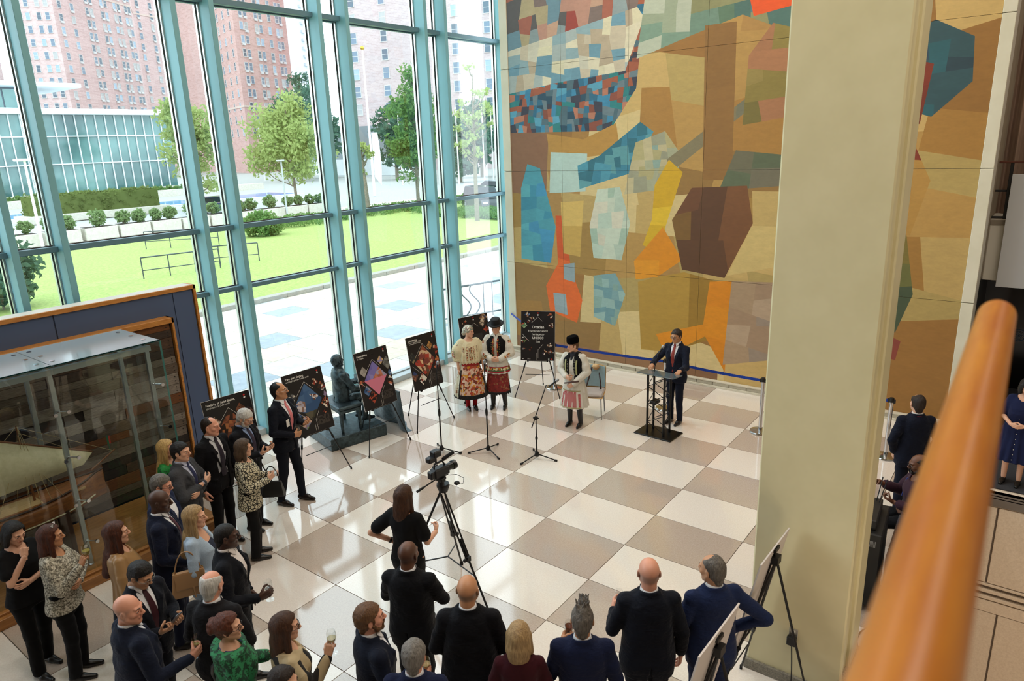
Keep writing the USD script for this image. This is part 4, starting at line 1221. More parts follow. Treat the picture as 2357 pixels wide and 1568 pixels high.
def leaves(centres, radius, per, size, flat=.6, rng=en):
    """a cloud of small folded leaves round each centre"""
    C = np.repeat(np.asarray(centres, float), per, 0)
    d = rng.normal(size=C.shape); d /= np.linalg.norm(d, axis=1, keepdims=True)
    P = C + d * (radius * rng.random((len(C), 1)) ** .5) * [1, 1, flat]
    u = rng.normal(size=C.shape); u /= np.linalg.norm(u, axis=1, keepdims=True)
    w = np.cross(u, rng.normal(size=C.shape)); w /= np.linalg.norm(w, axis=1, keepdims=True)
    n = np.cross(u, w)
    s = size * (.6 + .8 * rng.random((len(C), 1)))
    v = np.stack([P - u * s, P + w * s * .55 + n * s * .12, P + u * s, P - w * s * .55 + n * s * .12], 1).reshape(-1, 3)
    k = np.arange(len(C))[:, None] * 4
    return v, np.vstack([k + [0, 1, 2], k + [0, 2, 3]])


LEAF = {"bright": leaf_mat("leaf_bright", "a3b070", "ced79c"), "mid": leaf_mat("leaf_mid", "6f8f52", "a5bb7a"), "deep": leaf_mat("leaf_deep", "5b7660", "7f9a78"), "shrub": leaf_mat("leaf_shrub", "849a68", "aebf92")}
bark = noisy("bark", "6e6354", "8d8272", 14, .9, bump=.4)


def tree(label, x, y, h, cr, trunk=.16, crown=(.32, 1.0), n=60, per=46, size=.22, kind="bright", bare=0, group=None, seed=0, name="tree"):
    rng = np.random.default_rng(seed + 100)
    t = thing(name, label, "tree", (x, y, 0), 0, group)
    ph = rng.random(3) * 6
    pts = np.array([[.12 * math.sin(ph[0] + q * 2), .12 * math.sin(ph[1] + q * 2), h * q] for q in np.linspace(0, .93, 10)])
    obj("trunk", tube(pts, np.linspace(trunk, .03, 10), 9), bark, t, smooth=True)
    cs = []
    z0, z1 = h * crown[0], h * crown[1]
    while len(cs) < n:
        p = rng.normal(size=3); p /= np.linalg.norm(p)
        q = rng.random() ** .45
        zz = (z0 + z1) / 2 + p[2] * q * (z1 - z0) / 2
        taper = 1.0 - .35 * (zz - z0) / (z1 - z0)
        cs.append((p[0] * q * cr * taper, p[1] * q * cr * taper, zz))
    cs = np.array(cs)
    br = []
    for c in cs[:: max(1, n // 22)]:
        zb = max(h * crown[0] * .9, c[2] - .55 * math.hypot(c[0], c[1]) - .4)
        b = np.array([np.interp(zb, pts[:, 2], pts[:, 0]), np.interp(zb, pts[:, 2], pts[:, 1]), zb])
        m = (b + c) / 2 + [0, 0, -.1 * cr]
        br.append(tube([b, m, c], [trunk * .38, trunk * .24, .015], 6))
    obj("branches", join(br), bark, t, smooth=True, kind="stuff")
    obj("foliage", leaves(cs, cr * (.34 if not bare else .24), per, size, .7, rng), LEAF[kind], t, kind="stuff")
    return t


tree("leafy young tree left behind the second pair of fins", -56.5, 25.4, 11.4, 3.1, .2, (.12, 1.0), 74, 64, .19, "bright", seed=1)
tree("broad bright green tree with a bare lower trunk in the middle pane", -44.3, 26.9, 9.8, 3.6, .14, (.24, 1.0), 92, 76, .17, "bright", seed=2)
tree("slim tree with little foliage beside the flagpole", -37.9, 28.8, 6.4, 1.0, .22, (.45, 1.0), 14, 30, .14, "bright", seed=3)
tree("tall dense green tree right of the flagpole", -34.5, 31.6, 10.9, 2.5, .16, (.2, 1.0), 105, 76, .15, "mid", seed=4)
tree("sparse pale plane tree in front of the black car", -24.1, 26.4, 10.0, 1.7, .17, (.3, 1.0), 26, 36, .12, "bright", 1, seed=5)
tree("leafy tree beyond the black car near the painted wall", -26.5, 49.0, 10.5, 3.2, .2, (.2, 1.0), 60, 50, .2, "mid", seed=6)
tree("second leafy tree beyond the cars near the painted wall", -32.5, 55.0, 11.0, 3.4, .2, (.2, 1.0), 60, 50, .2, "mid", seed=7)
for k, (x, y, h, cr) in enumerate([(-96, 66, 15, 5), (-101, 74, 16, 5.5), (-78, 71, 11, 4.5), (-84, 82, 13, 4.5), (-60, 66, 9, 4), (-66, 78, 12, 4.5), (-52, 74, 11, 4), (-133, 97, 24, 5)]):
    tree(["dark green tree at the foot of the left brick tower", "dark tree behind the broad bright tree", "low dark tree behind the street lamp", "dark tree beyond the flagpole foot", "dark hedge like tree behind the row of flagpoles", "dark tree at the foot of the right brick tower", "dark tree beyond the parked cars", "tall dark tree filling the gap between the middle and right towers"][k], x, y, h, cr, .3, (.1, 1.0), 46, 44, .42, "deep", seed=20 + k, group=None)
# low things on the lawn side
def shrub(label, x, y, r, h, kind="shrub", per=1500, size=.09, group=None, z=0.0, name="shrub"):
    t = thing(name, label, "shrub", (x, y, z), 0, group)
    rng = np.random.default_rng(int(abs(x * 31 + y * 17)))
    obj("stem", rod((0, 0, 0), (0, 0, h * .6), .04, .02, 6), bark, t)
    d = rng.normal(size=(40, 3)); d /= np.linalg.norm(d, axis=1, keepdims=True)
    c = d * [r * .72, r * .72, h * .36] + [0, 0, h * .52]
    obj("foliage", leaves(c, r * .38, per // 40, size, .8, rng), LEAF[kind], t, kind="stuff")
    return t


shrub("big round clipped bush on the lawn edge near the middle fins", -31.8, 15.2, 1.25, 1.5, "mid", 3200, .1)
shrub("dark bushy shrub at the far left edge of the lawn", -22.0, -1.7, 1.3, 3.0, "deep", 2600, .13)
iv = []
for x, y in zip(en.uniform(-38.4, -29.5, 900), en.uniform(16.5, 42, 900)):
    if x < -33.2 - (y - 30) * .0 or y > 28.5:
        if (x + 24.1) ** 2 + (y - 26.4) ** 2 > 1 and (x + 29.4) ** 2 + (y - 33.4) ** 2 > 13 and (x + 34.5) ** 2 + (y - 31.6) ** 2 > .8 and (x + 37.9) ** 2 + (y - 28.8) ** 2 > .8:
            iv.append((x, y, .35))
for x, y in zip(en.uniform(-29.5, -20, 420), en.uniform(27.2, 31.5, 420)):
    iv.append((x, y, .35))
obj("ivy_bed", leaves(iv, .5, 30, .085, .5), LEAF["mid"], None, label="low green ivy bed between the lawn and the street", cat="ivy", kind="stuff")

concrete = noisy("planter_concrete", "bdb6a8", "cdc7ba", 5, .85)
ORD = ["first", "second", "third", "fourth", "fifth", "sixth", "seventh", "eighth", "ninth", "tenth", "eleventh", "twelfth"]
pl0 = None
for k in range(12):
    y = [3.0, 5.4, 7.7, 9.9, 12.0, 14.1, 16.2, 18.3, 20.4, 22.5, 24.6, 26.7][k]
    lab = f"pale concrete trough planter, {ORD[k]} from the left in the row along the driveway"
    if pl0 is None:
        pl0 = thing("planter", lab, "planter", (-41.6, y, .02), 0, "concrete planters along the driveway")
        obj("trough", join(bbox_((-.5, -.98, .05), (.5, .98, .82), .04), box((-.4, -.85, 0), (.4, -.5, .06)), box((-.4, .5, 0), (.4, .85, .06))), concrete, pl0)
        obj("soil", box((-.42, -.9, .8), (.42, .9, .835)), plain("soil", "3d3126", .95), pl0)
    else:
        copy_of(pl0, (-41.6, y, .02), label=lab)
    two = k % 3 != 0
    for q in range(1 + two):
        sh = (.40 if two else .52) + .08 * en.random()
        shrub(f"round clipped shrub {('left' if q == 0 else 'right') + ' of the two ' if two else 'alone '}in the {ORD[k]} planter from the left", -41.6, y + (q - .5) * 1.0 * two, sh, sh * 1.9, "shrub", 900, .085, "round shrubs in the planters", .83, "planter_shrub")
hd = thing("hedge", "long clipped hedge on a low concrete wall in front of the fountain", "hedge", (-60.2, 17.6, 0))
obj("wall", bbox_((-1.4, -5.8, 0), (1.4, 6.0, .62), .03), concrete, hd)
rng = np.random.default_rng(9)
hp_ = np.c_[rng.uniform(-.9, .9, 900), rng.uniform(-5.2, 5.3, 900), rng.uniform(.75, 2.25, 900)]
obj("foliage", join(leaves(hp_, .25, 22, .09, .8), box((-.85, -5.2, .62), (.85, 5.3, 2.1))), leaf_mat("leaf_hedge", "77854c", "98a566"), hd, kind="stuff")
hd2 = thing("hedge", "low green hedge strip in front of the glass pavilion", "hedge", (-86, 30, 0))
obj("foliage", join(leaves(np.c_[rng.uniform(-.6, .6, 500), rng.uniform(-18, 16, 500), rng.uniform(.3, 1.0, 500)], .35, 14, .2, .7), box((-.5, -18, 0), (.5, 16, .9))), LEAF["mid"], hd2, kind="stuff")
obj("garden_wall", bbox_((-83.8, 4, -.2), (-83.2, 50, .8), .04), concrete, None, kind="structure", label="low concrete wall in front of the pavilion hedge")

# ---- poles, lamps, rails
polew = plain("pole_white", "e6e6e2", .4)
o = thing("flagpole", "tall white flagpole with a gold ball and a hanging white flag", "flagpole", (-52.5, 43.0, 0))
obj("pole", rod((0, 0, 0), (0, 0, 14.8), .16, .08, 12), polew, o, smooth=40)
obj("finial", ball((0, 0, 14.95), .2, 2), plain("gold_ball", "c9a545", .3, .8), o, smooth=True)
fy = np.linspace(0, 1.0, 9)
fv = np.array([[.1 + .42 * s_ * math.sin(q * 2.2 + .4) + .2 * s_, .15 + .5 * s_, 6.6 - q * 4.6 - .9 * s_ * q] for q in fy for s_ in (0, .5, 1)])
fi_ = [[a * 3 + b, a * 3 + b + 1, a * 3 + b + 4] for a in range(8) for b in range(2)] + [[a * 3 + b, a * 3 + b + 4, a * 3 + b + 3] for a in range(8) for b in range(2)]
obj("flag", join((fv, np.array(fi_)), (fv + [.02, 0, 0], np.array(fi_)[:, ::-1])), plain("flag_white", "eef0f2", .8), o, smooth=True)
for k, (x, y) in enumerate([(-64.5, 59), (-56.5, 61.5), (-55, 65), (-57.5, 70), (-106.5, 66), (-90, 74)]):
    q = thing("bare_flagpole", f"thin bare white flagpole, {ORD[k]} of the far row before the dark trees", "flagpole", (x, y, 0), 0, "thin bare flagpoles")
    obj("pole", rod((0, 0, 0), (0, 0, 9.5), .10, .06, 8), polew, q)
    obj("finial", ball((0, 0, 9.55), .13, 1), polew, q)
o = thing("street_lamp", "white street lamp post at the far left with a flat lamp head", "lamp", (-40.7, 6.3, 0))
obj("post", rod((0, 0, 0), (0, 0, 5.0), .09, .07, 10), polew, o, smooth=40)
obj("head", bbox_((-.25, -.5, 4.98), (.25, .35, 5.12), .04), polew, o)
o = thing("street_lamp", "thin grey lamp post left of the broad bright tree", "lamp", (-40.7, 23.3, 0))
obj("post", rod((0, 0, 0), (0, 0, 4.3), .07, .06, 8), plain("pole_grey", "aeb2b2", .5), o)
obj("head", bbox_((-.2, -.3, 4.28), (.2, .2, 4.4), .03), plain("pole_grey", "aeb2b2", .5), o)
steel = plain("rail_steel", "4d5358", .45, .4)


def handrail(label, pts, h=.95, name="outdoor_railing"):
    o = thing(name, label, "railing", (0, 0, 0))
    P = np.asarray(pts, float)
    obj("top_rail", tube(P + [0, 0, h], .028, 7), steel, o, smooth=True)
    obj("mid_rail", tube(P + [0, 0, h * .45], .02, 6), steel, o, smooth=True)
    for p in P[:: max(1, (len(P) - 1) // 3)]:
        obj("post", rod(p, p + [0, 0, h], .024, n=7), steel, o)
    return o


def line(a, b, n=7):
    return np.linspace(np.asarray(a, float), np.asarray(b, float), n)


handrail("steel stair railing on the lawn left of the first fin pair", line((-23.0, 3.6, .1), (-22.3, 6.6, .1)))
handrail("second steel stair railing beside the first one on the lawn", line((-23.6, 6.4, .1), (-22.4, 8.6, .1)))
handrail("far steel railing by the paved path across the lawn", line((-33.0, 8.6, .1), (-30.6, 11.5, .1)))
o = thing("curved_railing", "blue grey steel railing with curved bars on the terrace by the painted wall", "railing", (0, 0, 0))
A_, B_ = np.array([-7.6, 4.6, 0]), np.array([-6.6, 6.9, 0])
obj("top_rail", tube(line(A_ + [0, 0, 1.0], B_ + [0, 0, 1.05]), .03, 8), steel, o, smooth=True)
obj("bottom_rail", tube(line(A_ + [0, 0, .12], B_ + [0, 0, .12]), .022, 7), steel, o, smooth=True)
for k, q in enumerate(np.linspace(.03, .97, 9)):
    p = A_ + (B_ - A_) * q
    if k in (3, 4):
        d_ = (B_ - A_) / np.linalg.norm(B_ - A_)
        c_ = np.array([p + d_ * (.16 * math.sin(s_ * 5.5)) + [0, 0, .12 + .9 * s_] for s_ in np.linspace(0, 1, 12)])
        obj("curved_bar", tube(c_, .02, 6), steel, o, smooth=True)
    else:
        obj("bar", rod(p, p + [0, 0, 1.02], .014, n=6), steel, o)

# ---- cars
def car(label, x, y, rz, paint, suv=True):
    o = thing("car", label, "car", (x, y, -.02), rz)
    L, W, H = (5.1, 1.95, 1.8) if suv else (4.7, 1.8, 1.42)
    s = [(-L / 2, .42), (-L / 2 + .05, .95), (-L / 2 + .12, 1.02), (L / 2 - .25, .98 if suv else .82), (L / 2 - .03, .75), (L / 2, .42), (L / 2 - .1, .3), (-L / 2 + .1, .3)]
    body = prism([(a, b) for a, b in s], -W / 2, W / 2)
    body = (body[0][:, [0, 2, 1]] * [1, 1, 1], body[1][:, ::-1])
    obj("body", body, paint, o)
    r0 = [(-L / 2 + .1, 1.0), (-L / 2 + (.3 if suv else .75), H), (L * .14, H), (L * .29, 1.0)]
    pts = [(a, sgn * (W / 2 - .06 - (.16 if b > 1.1 else 0)), b) for a, b in r0 for sgn in (-1, 1)]
    obj("cabin", hull(pts), plain("car_glass", "1a2024", .08), o)
    obj("roof", hull([(a, sgn * (W / 2 - .24), H - .01 + dz) for a in (r0[1][0], r0[2][0]) for sgn in (-1, 1) for dz in (0, .05)]), paint, o)
    for a in (-L * .31, L * .31):
        for sgn in (-1, 1):
            w = lathe([(.20, -.12), (.36, -.12), (.37, -.05), (.37, .05), (.36, .12), (.20, .12), (.0, .08)], 22)
            w = move(w, (a, sgn * (W / 2 - .10), .37), R=rx(-math.pi / 2 * sgn))
            wh = obj("wheel", w, plain("tyre", "15161a", .8), o, smooth=30)
            hub = join(*[move(box((-.03, .02, .0), (.03, .22, .03)), R=rz_(q)) for q in np.arange(5) * 2 * np.pi / 5] + [lathe([(.0, .03), (.06, .03), (.06, 0)], 12), lathe([(.19, .0), (.24, .0), (.24, .03), (.19, .03), (.19, 0)], 22)])
            obj("hub", move(hub, (a, sgn * (W / 2 + .01), .37), R=rx(-math.pi / 2 * sgn)), plain("alloy", "b9bcc0", .3, .7), o)
    obj("lamp", bbox_((L / 2 - .12, -W / 2 + .1, .68), (L / 2 + .01, -W / 2 + .5, .84), .03), plain("car_lamp", "d9dde0", .2), o)
    obj("lamp", bbox_((L / 2 - .12, W / 2 - .5, .68), (L / 2 + .01, W / 2 - .1, .84), .03), plain("car_lamp", "d9dde0", .2), o)
    return o


black_paint = plain("car_black", "101114", .2, .0, coat_weight=.8)
car("black off-road car behind the sparse plane tree", -29.4, 33.4, -32, black_paint)
car("dark blue saloon car behind the planters near the left trees", -52.0, 24.6, 82, plain("car_blue", "2a3a55", .25, coat_weight=.8), False)
car("silver saloon car parked beyond the black car", -38.5, 47.0, -20, plain("car_silver", "a9adb2", .3, .3, coat_weight=.5), False)

# ---- glass pavilion
pg = thing("glass_pavilion", "low glass pavilion with a white flat roof behind the lawn", "building", (-92, 0, 0))
teal_glass = noisy("pavilion_glass", "35585a", "6f9692", .12, .06, lo=.35, hi=.65, specular_ior_level=.8, coord="world")
white_r = plain("pavilion_white", "d9dee0", .6)
obj("body", box((-22, 4, -.3), (-.35, 42.0, 10.3)), plain("pavilion_dark", "3a4d50", .8), pg)
obj("roof", bbox_((-23, 3, 10.25), (.6, 43.2, 10.95), .05), white_r, pg)
obj("plinth", box((-22, 4, -.5), (-.1, 42.5, .9)), concrete, pg)
yy = 4.0
while yy < 42:
    for z0_, z1_ in ((.9, 4.35), (4.45, 7.65), (7.75, 10.25)):
        obj("pane", box((-.32, yy + .05, z0_), (-.24, yy + 1.15, z1_)), teal_glass, pg)
    obj("mullion", box((-.36, yy - .05, .9), (-.05, yy + .05, 10.25)), white_r, pg)
    yy += 1.2
for z_ in (4.4, 7.7):
    obj("rail", box((-.36, 4, z_ - .06), (-.03, 42, z_ + .06)), white_r, pg)
ub = thing("upper_pavilion", "upper storey block with a wide thin white roof above the glass pavilion", "building", (-103, 0, 10.95))
obj("wall", box((-8, 6, 0), (0, 29.5, 3.2)), plain("upper_wall", "5d6670", .6), ub)
obj("roof", bbox_((-10, 0, 3.2), (3, 35.3, 3.75), .06), white_r, ub)
for k in range(10):
    obj("pane", box((-.02, 8 + 2.1 * k, .3), (.06, 9.9 + 2.1 * k, 3.0)), teal_glass, ub)

# ---- brick towers: each window its own part with its pane
def brick(key, c, c2):
    return mat("brick_" + key, {"g": ("geometry", {}), "s": ("separate_xyz", {}), "a": ("math", {"math_type": "add"}), "c": ("combine_xyz", {}), "b": ("brick_texture", {"color1": lin(c), "color2": lin(c2), "mortar": lin(c) * 1.15, "scale": 1.0, "brick_width": .9, "row_height": .3, "mortar_size": .02}),
                                "n": ("noise_texture", {"scale": .05, "detail": 3.0}), "r": ("rgb_ramp", {"ramp": [(.3, (.92,) * 3), (.7, (1.06,) * 3)]}), "x": ("mix_color", {"blend_type": "multiply", "fac": 1.0}), "p": ("principled_bsdf", {"roughness": .9})},
               [("g.position", "s.vector"), ("s.x", "a.value1"), ("s.y", "a.value2"), ("a.value", "c.x"), ("s.z", "c.y"), ("c.vector", "b.vector"), ("g.position", "n.vector"), ("n.fac", "r.fac"), ("b.color", "x.a"), ("r.color", "x.b"), ("x.result", "p.base_color")], "p.BSDF")


win_f = plain("tower_frame", "c9c6c4", .6)
win_g = [plain(f"tower_glass_{i}", c, .15) for i, c in enumerate(("55616e", "6d7b8c", "94a6b8", "a9a6a4"))]
acm = plain("tower_sill", "9a5a50", .8)


def tower(label, plan, h, m, faces, z0=-.3, bands=()):
    t = thing("brick_tower", label, "building", (0, 0, 0))
    obj("walls", prism(plan, z0, h), m, t)
    obj("parapet", prism(Polygon(plan).buffer(.25, join_style=2), h, h + .8), win_f, t)
    for zb in bands:
        obj("string_course", prism(Polygon(plan).buffer(.12, join_style=2), zb, zb + .45), plain("tower_band", "cdb8ac", .8), t)
    rg = random.Random(len(label))
    for (i, cols, zs, w, hh, sill) in faces:
        a, b = np.array(plan[i], float), np.array(plan[(i + 1) % len(plan)], float)
        d = (b - a) / np.linalg.norm(b - a)
        n = np.array([d[1], -d[0]])
        for z_ in zs:
            for c in cols:
                p = a + d * c
                R = np.array([[d[0], n[0], 0], [d[1], n[1], 0], [0, 0, 1]])
                fr = join(box((-w / 2, -.05, 0), (-w / 2 + .10, .10, hh)), box((w / 2 - .10, -.05, 0), (w / 2, .10, hh)), box((-w / 2, -.05, hh - .1), (w / 2, .10, hh)), box((-w / 2 - .1, -.05, -.12), (w / 2 + .1, .2, .0)), box((-w / 2, -.05, hh * .48), (w / 2, .08, hh * .52)))
                if sill and rg.random() < .7:
                    fr = join(fr, box((-w * .4, 0, -.55), (w * .4, .3, -.12)))
                f_ = obj("window", move(fr, (p[0], p[1], z_), R=R), win_f if not sill else acm if False else win_f, t)
                obj("pane", move(box((-w / 2 + .08, -.03, .0), (w / 2 - .08, .05, hh - .08)), (p[0], p[1], z_), R=R), win_g[rg.choice((0, 0, 1, 1, 2, 3))], f_)
    return t


rows = lambda a, b, s=3.05: list(np.arange(a, b, s))
plan1 = [(-197.4, 73.5), (-212.6, 100.4), (-221.4, 105.2), (-231.8, 137.7), (-262, 130), (-240, 70), (-206.2, 73.1)][::-1]
# plan runs counter-clockwise seen from above; the visible faces are picked by their first corner
def ccw(p):
    A2 = sum(p[i][0] * p[(i + 1) % len(p)][1] - p[(i + 1) % len(p)][0] * p[i][1] for i in range(len(p)))
    return p if A2 > 0 else p[::-1]


def face_of(plan, a, b):
    for i in range(len(plan)):
        if plan[i] == a and plan[(i + 1) % len(plan)] == b:
            return i, False
        if plan[i] == b and plan[(i + 1) % len(plan)] == a:
            return i, True
    raise KeyError


plan1 = ccw([(-197.4, 73.5), (-212.6, 100.4), (-221.4, 105.2), (-231.8, 137.7), (-275, 125), (-246, 84), (-206.2, 65.1)])
i0, rev = face_of(plan1, (-197.4, 73.5), (-212.6, 100.4))
L1 = math.dist((-197.4, 73.5), (-212.6, 100.4))
cols = [2.2, 6.6, 12.2, 13.9, 18.2, 19.9, 23.6, 25.3, 28.4, 29.9]
i1, rev1 = face_of(plan1, (-221.4, 105.2), (-231.8, 137.7))
L2 = math.dist((-221.4, 105.2), (-231.8, 137.7))
cols2 = [2.0, 7.0, 12, 18, 24, 30]
i2, rev2 = face_of(plan1, (-206.2, 65.1), (-197.4, 73.5))
L3 = math.dist((-206.2, 65.1), (-197.4, 73.5))
cols3 = [2, 4.2, 6.0, 8.6, 10.6]
fl_ = lambda cs, L, r: [L - c for c in cs] if r else list(cs)
tower("left brick apartment tower with a pale string course high up", plan1, 96, brick("a", "cdb2ae", "bfa29e"), [(i0, fl_(cols, L1, rev), rows(11, 64), 1.25, 1.7, True), (i1, fl_(cols2, L2, rev1), rows(12, 66), 1.2, 1.7, True), (i2, fl_(cols3, L3, rev2), rows(11, 62), 1.1, 1.7, False)], bands=(46.2,))
plan1b = ccw([(-207.5, 63), (-240, 60), (-245, 20), (-216, 28)])
j0, rv = face_of(plan1b, (-216, 28), (-207.5, 63))
tower("shadowed brick tower at the far left behind the glass pavilion", plan1b, 92, brick("d", "bca4a2", "ae9694"), [(j0, list(np.arange(3, 34, 4.4)), rows(13, 62), 1.2, 1.7, False)])
plan2 = ccw([(-152.9, 94.0), (-158.5, 113.0), (-185, 122), (-190, 100), (-177.2, 101.3)])
k0, r0_ = face_of(plan2, (-152.9, 94.0), (-158.5, 113.0))
k1, r1_ = face_of(plan2, (-177.2, 101.3), (-152.9, 94.0))
La, Lb = math.dist((-152.9, 94.0), (-158.5, 113.0)), math.dist((-177.2, 101.3), (-152.9, 94.0))
tower("middle brick apartment tower with paired windows above the broad tree", plan2, 88, brick("b", "c8a49d", "ba958d"), [(k0, fl_([2.6, 4.2, 8.0, 9.6, 13.0, 16.0, 17.4], La, r0_), rows(9, 52), 1.2, 1.75, True), (k1, fl_([3.5, 8, 12.5, 17.5, 22.5], Lb, r1_), rows(9, 52), 1.1, 1.75, False)], bands=(15.6,))
plan3 = ccw([(-118.9, 97.7), (-100, 121), (-76, 118), (-60, 160), (-130, 150)])
plan3 = ccw([(-118.9, 97.7), (-80.0, 111.5), (-70, 150), (-135, 150)])
m0, r3 = face_of(plan3, (-118.9, 97.7), (-80.0, 111.5))
L5 = math.dist((-118.9, 97.7), (-80.0, 111.5))
tower("right brick tower with widely spaced pale windows behind the flagpole", plan3, 70, brick("c", "c2aeac", "b6a19f"), [(m0, fl_([2.4, 9.5, 17.5, 25.5, 32.5, 38.5], L5, r3), rows(12, 46, 3.6), 1.5, 2.2, False)])
wt = thing("white_tower", "slim white apartment tower with balconies in the gap between brick towers", "building", (-256, 193, 0))
obj("walls", box((-6, -6, 0), (6, 6, 92)), plain("white_tower", "d5dae0", .8), wt)
for k in range(24):
    obj("balcony", box((5.8, -5, 10 + 3.2 * k), (7.2, 0, 11.1 + 3.2 * k)), plain("white_tower_slab", "c4cad2", .8), wt)
sbw = thing("street_building", "long low grey building with a white ground floor behind the dark trees", "building", (-112, 121, 0))
obj("walls", box((-10, -38, 0), (20, -30, 9)), plain("low_building", "8a8f92", .8), sbw)
obj("base", box((-10.2, -38.3, 0), (20.3, -29.8, 3.0)), plain("low_building_white", "d6d8d8", .7), sbw)

# ================================================================ posters on easels
blk = plain("metal_black", "0e0e10", .45, .2)
rub = plain("rubber_black", "0b0b0b", .8)
board_m = vcol("poster_print", .38)
foam = plain("foam_board", "d6cdc8", .7)
white_ink = plain("ink_white", "e9e7e2", .6)
DARKP = ["1d1613", "3c241b", "6b3a24", "8e4f34", "b98a64", "d8c6ac", "2b2a2e", "7a2a22", "a6a09a"]
REDP = ["7a241c", "9d3a2a", "c8a98c", "e2d6c6", "3a1c16", "1c1412", "b56a4a"]
SKYP = ["2f4f7c", "4a6a97", "6f88ad", "9a9fae"]


def diamond(cx, cz, r, s=1.0):
    return Polygon([(cx - r * s, cz), (cx, cz - r), (cx + r * s, cz), (cx, cz + r)])


def poster(label, pos, yaw, tilt, art, texts, h=1.0, w=.7, back=False):
    """board standing on an easel; local x to the right, front towards -y, z up; leaning back by tilt."""
    R = rx(-tilt)
    t = thing("poster", label, "poster", pos, math.degrees(yaw))
    T = lambda m: move(m, R=R)
    obj("board", T(box((-w / 2, -.004, 0), (w / 2, .008, h))), foam, t)
    f0 = box((-w / 2 + .002, -.0052, .002), (w / 2 - .002, -.0041, h - .002))
    obj("print", T(f0), plain("poster_black", "161214", .4), t)
    V, F, C, n = [], [], [], 0
    L = Polygon([(-w / 2 + .004, .004), (w / 2 - .004, .004), (w / 2 - .004, h - .004), (-w / 2 + .004, h - .004)])
    mr_ = np.random.default_rng(len(label) * 7 + len(texts))
    global mr
    keep, mr = mr, mr_
    for lev, (poly, pal, size) in enumerate(art):
        for c in split(poly.intersection(L), size, jit=.5, skew=.5) if size else [poly.intersection(L)]:
            if c.is_empty or c.geom_type != "Polygon":
                continue
            v, f = trimesh.creation.triangulate_polygon(c, engine="earcut")
            cr = (v[f[:, 1]] - v[f[:, 0]])[:, 0] * (v[f[:, 2]] - v[f[:, 0]])[:, 1] - (v[f[:, 1]] - v[f[:, 0]])[:, 1] * (v[f[:, 2]] - v[f[:, 0]])[:, 0]
            f = np.where((cr < 0)[:, None], f[:, ::-1], f)
            V.append(np.c_[v[:, 0], np.full(len(v), -.0056 - .0003 * lev), v[:, 1]]); F.append(f + n); n += len(v)
            C.append(np.tile(lin(pal[int(mr_.integers(len(pal)))]), (len(v), 1)))
    mr = keep
    if V:
        obj("pictures", T((np.vstack(V), np.vstack(F))), board_m, t, col=np.vstack(C))
    for s, x, z, hh, bold, ital, cen in texts:
        m = meshkit.text_mesh(s, hh, .0012, bold)
        v = np.asarray(m.vertices)
        if ital:
            v[:, 0] += .22 * v[:, 1]
        v[:, 0] *= .92
        if cen:
            v[:, 0] -= v[:, 0].max() / 2
        q = np.c_[v[:, 0] + x, -.0085 - v[:, 2] + .0012, v[:, 1] + z]
        obj("lettering", T((q, np.asarray(m.faces)[:, [0, 1, 2]])), white_ink, t)
    return t


def lines(*segs, wd=.005):
    out = []
    for a, b in segs:
        a, b = np.array(a, float), np.array(b, float)
        d = (b - a) / np.linalg.norm(b - a); n = np.array([-d[1], d[0]]) * wd / 2
        out.append((Polygon([a + n, b + n, b - n, a - n]), ["cfcac4"], 0))
    return out


def easel(label, pos, yaw, tilt, hz, htop=1.55, reach=.78, spread=.46):
    t = thing("easel", label, "easel", (pos[0], pos[1], 0), math.degrees(yaw))
    # front legs meet at the head behind the board; the board stands on two clips
    s = math.tan(tilt)
    top = np.array([0, .045 + s * (htop - hz), htop])
    yb = .03 - s * hz
    for sx in (-1, 1):
        foot = np.array([sx * spread, yb - .02, .012])
        obj("leg", join(rod(foot, top * .42 + foot * .58, .009, .009, 8), rod(top * .40 + foot * .60, top, .0115, .0115, 8)), blk, t, smooth=40)
        k = top * .40 + foot * .60
        obj("leg_collar", rod(k * .985 + top * .015, k * 1.0 + (foot - top) * .03, .017, n=8), blk, t)
        obj("foot", rod(foot + [0, 0, -.012], foot + [0, 0, .03], .014, n=8), rub, t)
        cx = np.array([sx * .2, -.0 + .012, hz - .012])
        obj("clip", join(cbox(cx + [0, -.005, 0], (.03, .06, .02)), cbox(cx + [0, -.035, .012], (.03, .008, .03))), blk, t)
    foot = np.array([0.0, yb + reach, .012])
    obj("rear_leg", join(rod(foot, top * .42 + foot * .58, .009, .009, 8), rod(top * .40 + foot * .60, top, .0115, .0115, 8)), blk, t, smooth=40)
    obj("foot", rod(foot + [0, 0, -.012], foot + [0, 0, .03], .014, n=8), rub, t)
    c0 = np.array([0, .045, hz - .02])
    obj("centre_post", join(rod((0, .03 + s * 0, hz + .02), top + [0, -.01, .12], .009, n=8), cbox((0, .012 + s * (htop + .10 - hz) , htop + .10), (.10, .035, .03))), blk, t, smooth=40)
    obj("cross_bar", join(rod((-.21, .014, hz - .012), (.21, .014, hz - .012), .008, n=6), rod((-spread * .55, yb * .55 + .03, hz * .62), (spread * .55, yb * .55 + .03, hz * .62), .006, n=6)), blk, t)
    obj("head", cbox(top, (.09, .05, .07)), blk, t)
    return t


def frame_lines(cx, cz, r):
    return lines(((cx - r * .62, cz + r * .40), (cx, cz + r * 1.06)), ((cx, cz + r * 1.06), (cx + r * .42, cz + r * .60)), ((cx + r * .45, cz - r * .55), (cx + r * .17, cz - r * .95)), ((cx + r * .17, cz - r * .95), (cx + r * .17, cz - r * 1.5)), ((cx + r * .05, cz - r * 1.15), (cx + r * .05, cz - r * 1.6)), ((cx - r * .98, cz - r * .10), (cx - r * .45, cz - r * .62)))


